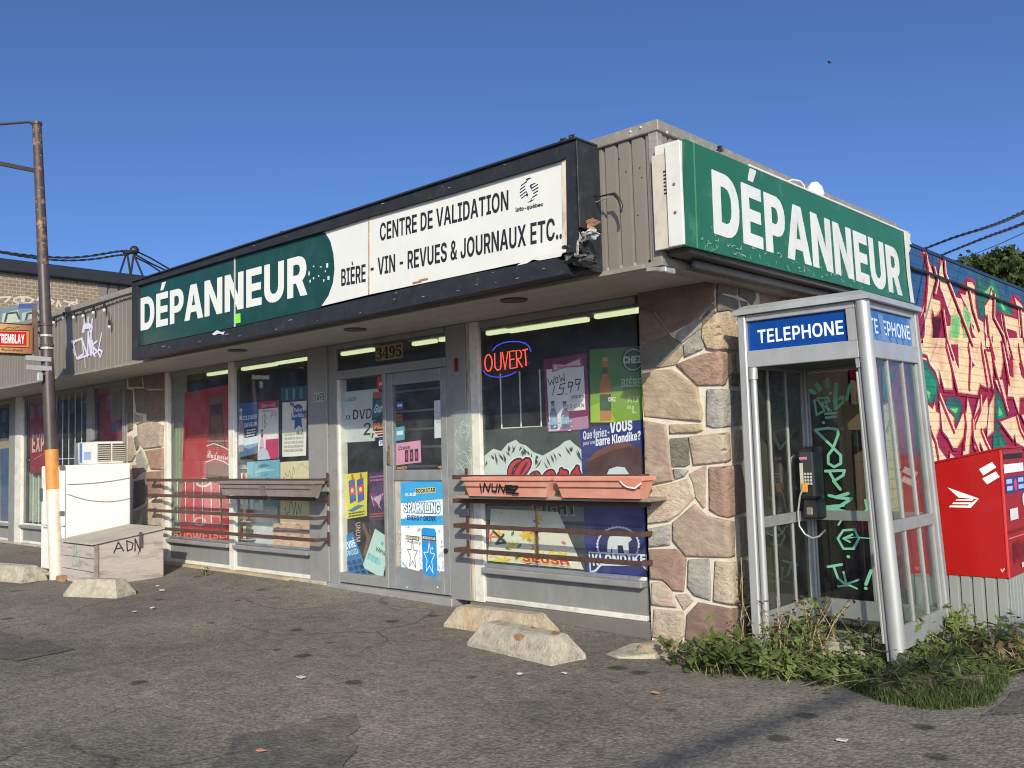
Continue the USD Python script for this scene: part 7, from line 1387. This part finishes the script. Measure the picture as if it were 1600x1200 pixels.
one('soil_strip', trimesh.Trimesh(np.column_stack([sp, sz]), sf, process=False), mat('dry_soil_bed', (0.115, 0.092, 0.065), rough=.95, var=.3, scale=14, bump=.02, bscale=40, dirt=(0.20, 0.165, 0.11), dirt_scale=9, dirt_amt=.7), kind='structure', smooth=True)
turf = Polygon([tuple(atz(p)[:2]) for p in ((1330, 1072), (1360, 1084), (1400, 1098), (1460, 1106), (1530, 1100), (1548, 1080), (1556, 1062), (1520, 1030), (1440, 1030), (1370, 1045))]).buffer(.05)
one('short_grass', cat([blades(inside(turf, 5200, grng), .07, .0028, .7, grng), blades(inside(bed.buffer(.07), 7000, grng), .055, .003, .9, grng)]), GRASS, 'patch of short green grass round the foot of the phone booth post', 'grass', kind='stuff')
one('dry_grass', blades(inside(bed.buffer(.03), 1100, grng), .10, .0024, 1.3, grng), GRASSD, 'dry straw coloured blades among the weeds at the phone booth', 'grass', kind='stuff')
def weed(label, px, spread, h, n_st, leaf, nleaf, m, stem=None, z=0.0, dry=0.0, Y=None):
    r = np.random.default_rng(int(px[0]) * 7 + int(px[1])); c = atz(px, z); T = Thing('weed_plant', label, 'weed'); L_ = []; st = []
    for k in range(n_st):
        b = c[:2] + r.normal(0, spread * .45, 2); tip = b + r.normal(0, spread * .5, 2); hh = h * r.uniform(.5, 1.1); g0 = float(gz(b[0], b[1]))
        pts = [(b[0], b[1], g0), ((b[0] * .55 + tip[0] * .45), (b[1] * .55 + tip[1] * .45), g0 + hh * .6), (tip[0], tip[1], g0 + hh)]
        st.append(tube(pts, [.0035, .0028, .0012], 4, False)); t = r.uniform(.08, 1, nleaf)
        P_ = np.stack([np.interp(t, [0, .5, 1], [p[i] for p in pts]) for i in range(3)], 1) + r.normal(0, .012, (nleaf, 3)); L_.append(leaves(P_, leaf, r))
    T.add('stems', st, mat('weed_stem', (0.20, 0.18, 0.08), rough=.8) if stem is None else stem); T.add('leaves', L_, m); T.done()
STRAW = mat('straw_stem', (0.36, 0.28, 0.16), rough=.85)
W_ = [('dark green bushy weed at the foot of the stone pillar', (1105, 1038), .26, .18, 34, .065, 12, WEEDL, None), ('broad leaved bright weed at the right foot of the stone pillar', (1152, 1046), .22, .20, 16, .095, 9, WEEDL, None), ('pale leafy weed before the left post of the phone booth', (1196, 1040), .26, .26, 18, .06, 11, WEEDP, None), ('tall straw dry weed in the phone booth doorway', (1232, 1024), .24, .40, 26, .045, 14, GRASSD, STRAW), ('yellow-green tall weed behind the left post of the phone booth', (1262, 1022), .22, .34, 20, .06, 13, WEEDP, STRAW), ('low green weed in front of the phone booth doorway', (1282, 1056), .34, .13, 40, .055, 10, WEEDP, None), ('mid green weed carpet left of the round booth post', (1338, 1064), .34, .13, 34, .05, 12, WEEDL, None), ('straggling weed inside the phone booth', (1330, 1026), .30, .24, 20, .05, 10, WEEDL, None), ('leafy weed at the foot of the round booth post', (1424, 1056), .28, .14, 28, .06, 11, WEEDL, None), ('light green weed before the ribbed mailbox base', (1492, 1022), .26, .26, 18, .07, 11, WEEDP, None), ('tall thin weed before the ribbed mailbox base', (1502, 1012), .16, .32, 8, .05, 8, WEEDP, None), ('trailing green weed right of the phone booth', (1500, 1048), .36, .10, 26, .07, 10, WEEDL, None), ('weed with dry tips at the right edge of the green patch', (1556, 1034), .22, .16, 16, .055, 10, GRASSD, STRAW), ('dark weed at the lower right end of the mailbox base', (1562, 1016), .24, .20, 18, .06, 11, WEEDL, None), ('green weed at the right edge of the photo', (1598, 1022), .18, .12, 10, .055, 10, WEEDL, None), ('dry brown weed under the right side of the phone booth', (1448, 1008), .22, .20, 16, .05, 10, mat('dead_leaf', (0.20, 0.10, 0.045), rough=.8, var=.3, scale=20), STRAW), ('tiny weed in the ochre base under the first window', (318, 905), .06, .13, 5, .035, 7, WEEDL, None)]
for k in W_: weed(*k)
t = Thing('dry_vine', 'dry straw vine hanging on the corner of the stone pillar beside the booth', 'vine')
r = np.random.default_rng(5); vs_ = []
for k in range(9):
    p = [atx((1160 + r.uniform(-3, 5), y_), XC + .05 + r.uniform(0, .05)) for y_ in np.linspace(r.uniform(870, 900), r.uniform(930, 1010), 5)]; vs_.append(tube(p, .004, 4, False))
t.add('stems', vs_, STRAW); t.add('leaves', leaves(np.array([atx((1160 + r.uniform(-4, 6), r.uniform(880, 1000)), XC + .06) for _ in range(50)]), .05, r), GRASSD); t.done()

# ================================================================ RUBBLE AND LITTER
def chunk(c, size, seed):
    m = trimesh.creation.icosphere(subdivisions=3); v = np.array(m.vertices); v = np.sign(v) * np.abs(v) ** .7
    v *= (1 + .5 * (meshkit.fbm(v * 1.6 + seed, 3, seed) - .5))[:, None]; m.vertices = v * np.array(size) / 2 + np.array(c); return m
def rock(name, label, cat_, px, size, seed, m, z=0.0):
    q = atz(px, z); one(name, chunk((q[0], q[1], float(gz(q[0], q[1])) + size[2] * .28), size, seed), m, label, cat_, smooth=45)
sl = [atz(p)[:2] for p in ((942, 1019), (985, 1003), (1020, 1004), (1052, 1012), (1050, 1024), (1000, 1026), (962, 1026))]; sg_ = [float(gz(*p)) for p in sl]
m = hull([(p[0], p[1], g_ - .03) for p, g_ in zip(sl, sg_)] + [(p[0] * .94 + sl[3][0] * .06, p[1] * .94 + sl[3][1] * .06, g_ + h_) for p, g_, h_ in zip(sl, sg_, (.006, .03, .05, .06, .045, .02, .01))])
for _ in range(3): m = m.subdivide()
m.vertices += .014 * (np.stack([meshkit.noise(m.vertices * 16, k) for k in range(3)], 1) - .5)
one('concrete_slab', m, CONCRETE, 'broken flat slab of concrete lying left of the stone pillar foot', 'slab', smooth=35)
rock('concrete_slab', 'broken ochre ledge of concrete under the stone pillar', 'slab', (1060, 1022), (.60, .26, .12), 5, PLINTH)
rock('stone', 'pale flat stone among the weeds in the phone booth doorway', 'stone', (1322, 1024), (.34, .26, .12), 7, CONCRETE)
rock('stone', 'small stone at the foot of the painted pole', 'stone', (72, 897), (.30, .2, .12), 9, CONCRETE)
rock('stone', 'reddish lump at the foot of the painted pole', 'stone', (96, 908), (.16, .12, .09), 10, RUSTSTAIN)
lit_ = [((115, 928), (.10, .05, .004), 'crumpled white paper scrap before the pole'), ((253, 924), (.05, .04, .01), 'left white scrap of paper in front of the wooden bin'), ((246, 917), (.03, .03, .01), 'tiny white crumb in front of the wooden bin'), ((238, 952), (.045, .03, .006), 'white scrap below the wooden bin'), ((210, 958), (.04, .03, .006), 'second white scrap below the wooden bin'), ((470, 1061), (.06, .035, .006), 'white cigarette paper on the asphalt left of the dark patch'), ((408, 1178), (.05, .03, .006), 'orange tinted scrap on the dark asphalt patch'), ((812, 1056), (.035, .025, .006), 'white scrap below the front wheel stop'), ((882, 1054), (.03, .02, .006), 'white crumb right of the front wheel stop'), ((1316, 1160), (.05, .03, .006), 'white paper bit on the asphalt at the lower right'), ((1024, 1086), (.04, .03, .004), 'orange scrap on the asphalt before the pillar'), ((1480, 1101), (.04, .03, .01), 'orange bit at the edge of the green grass'), ((1596, 1002), (.06, .04, .01), 'white scrap at the right edge of the photo')]
for k, (p, s_, lab) in enumerate(lit_):
    q = atz(p); m = bx(q[0] - s_[0] / 2, q[0] + s_[0] / 2, q[1] - s_[1] / 2, q[1] + s_[1] / 2, 0, s_[2], .001).subdivide(); v = np.array(m.vertices); v[:, 2] += gz(v[:, 0], v[:, 1]) + .006 + .012 * meshkit.noise(v * 30 + k, k); m.vertices = v
    one('litter', m, ink((196, 140, 104)) if 'orange' in lab else ink((196, 194, 186)), lab, 'litter')
# fine gravel and leaf crumbs lying on the asphalt
gr = np.random.default_rng(33); pts = np.column_stack([np.r_[gr.uniform(-12, -1.2, 1300), gr.uniform(-12, -4.2, 1300)], np.r_[gr.uniform(2.4, 5.9, 1300), 5.9 - np.abs(gr.normal(0, .16, 1300))]]); ms = []
base_ = trimesh.creation.icosphere(subdivisions=0)
vv, ff = np.array(base_.vertices), np.array(base_.faces); sc = gr.uniform(.002, .0055, len(pts)) * (1 + (gr.uniform(0, 1, len(pts)) > .97))
V = (vv[None] * (sc[:, None] * np.array([[1.2, 1, .7]]))[:, None, :] * gr.uniform(.7, 1.3, (len(pts), 12, 1)) + np.column_stack([pts, gz(pts[:, 0], pts[:, 1]) + .002])[:, None, :]).reshape(-1, 3)
F = (ff[None] + (np.arange(len(pts)) * 12)[:, None, None]).reshape(-1, 3)
one('loose_gravel', trimesh.Trimesh(V, F, process=False), mat('gravel', (0.15, 0.135, 0.115), rough=.9, var=.5, scale=60), 'fine loose gravel scattered over the asphalt', 'gravel', kind='stuff')
# bird high in the sky
q = aty((1297, 98), 40.0); t = Thing('bird', 'tiny dark bird high in the blue sky at the right', 'bird')
t.add('body', ball(q, .05, 2, (1.6, .8, .7)), mat('bird_dark', (0.03, 0.03, 0.03)), smooth=True); t.add('wing', hull([q + [0, 0, .03], q + [-.07, .02, .02], q + [-.06, .14, .05], q + [.02, .12, .05], q + [-.05, .1, .05]]), mat('bird_dark', (0, 0, 0))); t.add('wing', hull([q + [0, 0, .03], q + [-.07, -.02, .02], q + [-.06, -.14, .05], q + [.02, -.12, .05], q + [-.05, -.1, .05]]), mat('bird_dark', (0, 0, 0))); t.done()

# ================================================================ ACROSS THE STREET (seen only as reflections in the glass)
OPW = brick_mat('street_brick', (0.16, 0.11, 0.085), (0.13, 0.09, 0.07), (0.25, 0.22, 0.19)); OPG = mat('street_window', (0.02, 0.025, 0.03), rough=.1); OPB = mat('street_beige', (0.28, 0.25, 0.20), rough=.8)
def opposite(label, x0, x1, h, m, y0=-30.0):
    T = Thing('street_building', label, 'building'); T.add('wall', bx(x0, x1, y0 - 9, y0, -.2, h), m); T.add('roof_edge', bx(x0 - .1, x1 + .1, y0 - 9.1, y0 + .12, h, h + .3), ROOFING)
    x = x0 + 1.2
    while x < x1 - 2:
        for z in np.arange(1.2, h - 1.6, 2.9):
            f_ = T.add('window', bx(x, x + 1.5, y0 + .001, y0 + .05, z, z + 1.5), OPG); T.add('frame', bx(x - .08, x + 1.58, y0 + .0005, y0 + .03, z - .12, z - .001), OPB, parent=f_)
        x += 3.1
    T.done()
opposite('brown brick building across the street mirrored in the door glass', -26, -10, 8.5, OPW); opposite('beige low building across the street mirrored in the right window', -9.5, 8, 7.0, OPB)
opposite('long brown brick building across the street mirrored in the left windows', -60, -26.6, 13.0, OPW); opposite('far brown building across the street mirrored in the leftmost windows', -260, -60.6, 17.0, OPW)

# thick overhead cable beyond the right edge of the photo: its soft shadow crosses the asphalt
g0, g1 = atz((1020, 1200)), atz((1340, 1080)); tt_ = 6.4 / .70; off = np.array([.95, -1, .70]) * tt_
c0, c1 = g0 + off, g1 + off; dv = (c1 - c0) / np.linalg.norm(c1 - c0); cA, cB = c0 - dv * 34, c0 + dv * 40
T = Thing('street_cable', 'thick overhead cable out of frame casting the soft shadow at the lower right', 'cable'); T.add('strand', tube([cA, c0, c1, cB], .042, 10), BW, smooth=True); T.done()
for p, lab in ((cA, 'wooden utility pole far behind the camera holding the thick cable'), (cB, 'wooden utility pole far right of the mailbox holding the thick cable')):
    T = Thing('utility_pole', lab, 'utility pole'); T.add('shaft', tube([(p[0] + .2, p[1], -.2), (p[0] + .2, p[1], 8.5)], [.16, .11], 12), mat('bark', (0, 0, 0)), smooth=40); T.add('clamp', bx(p[0] - .1, p[0] + .12, p[1] - .06, p[1] + .06, p[2] - .1, p[2] + .1), GALV); T.done()
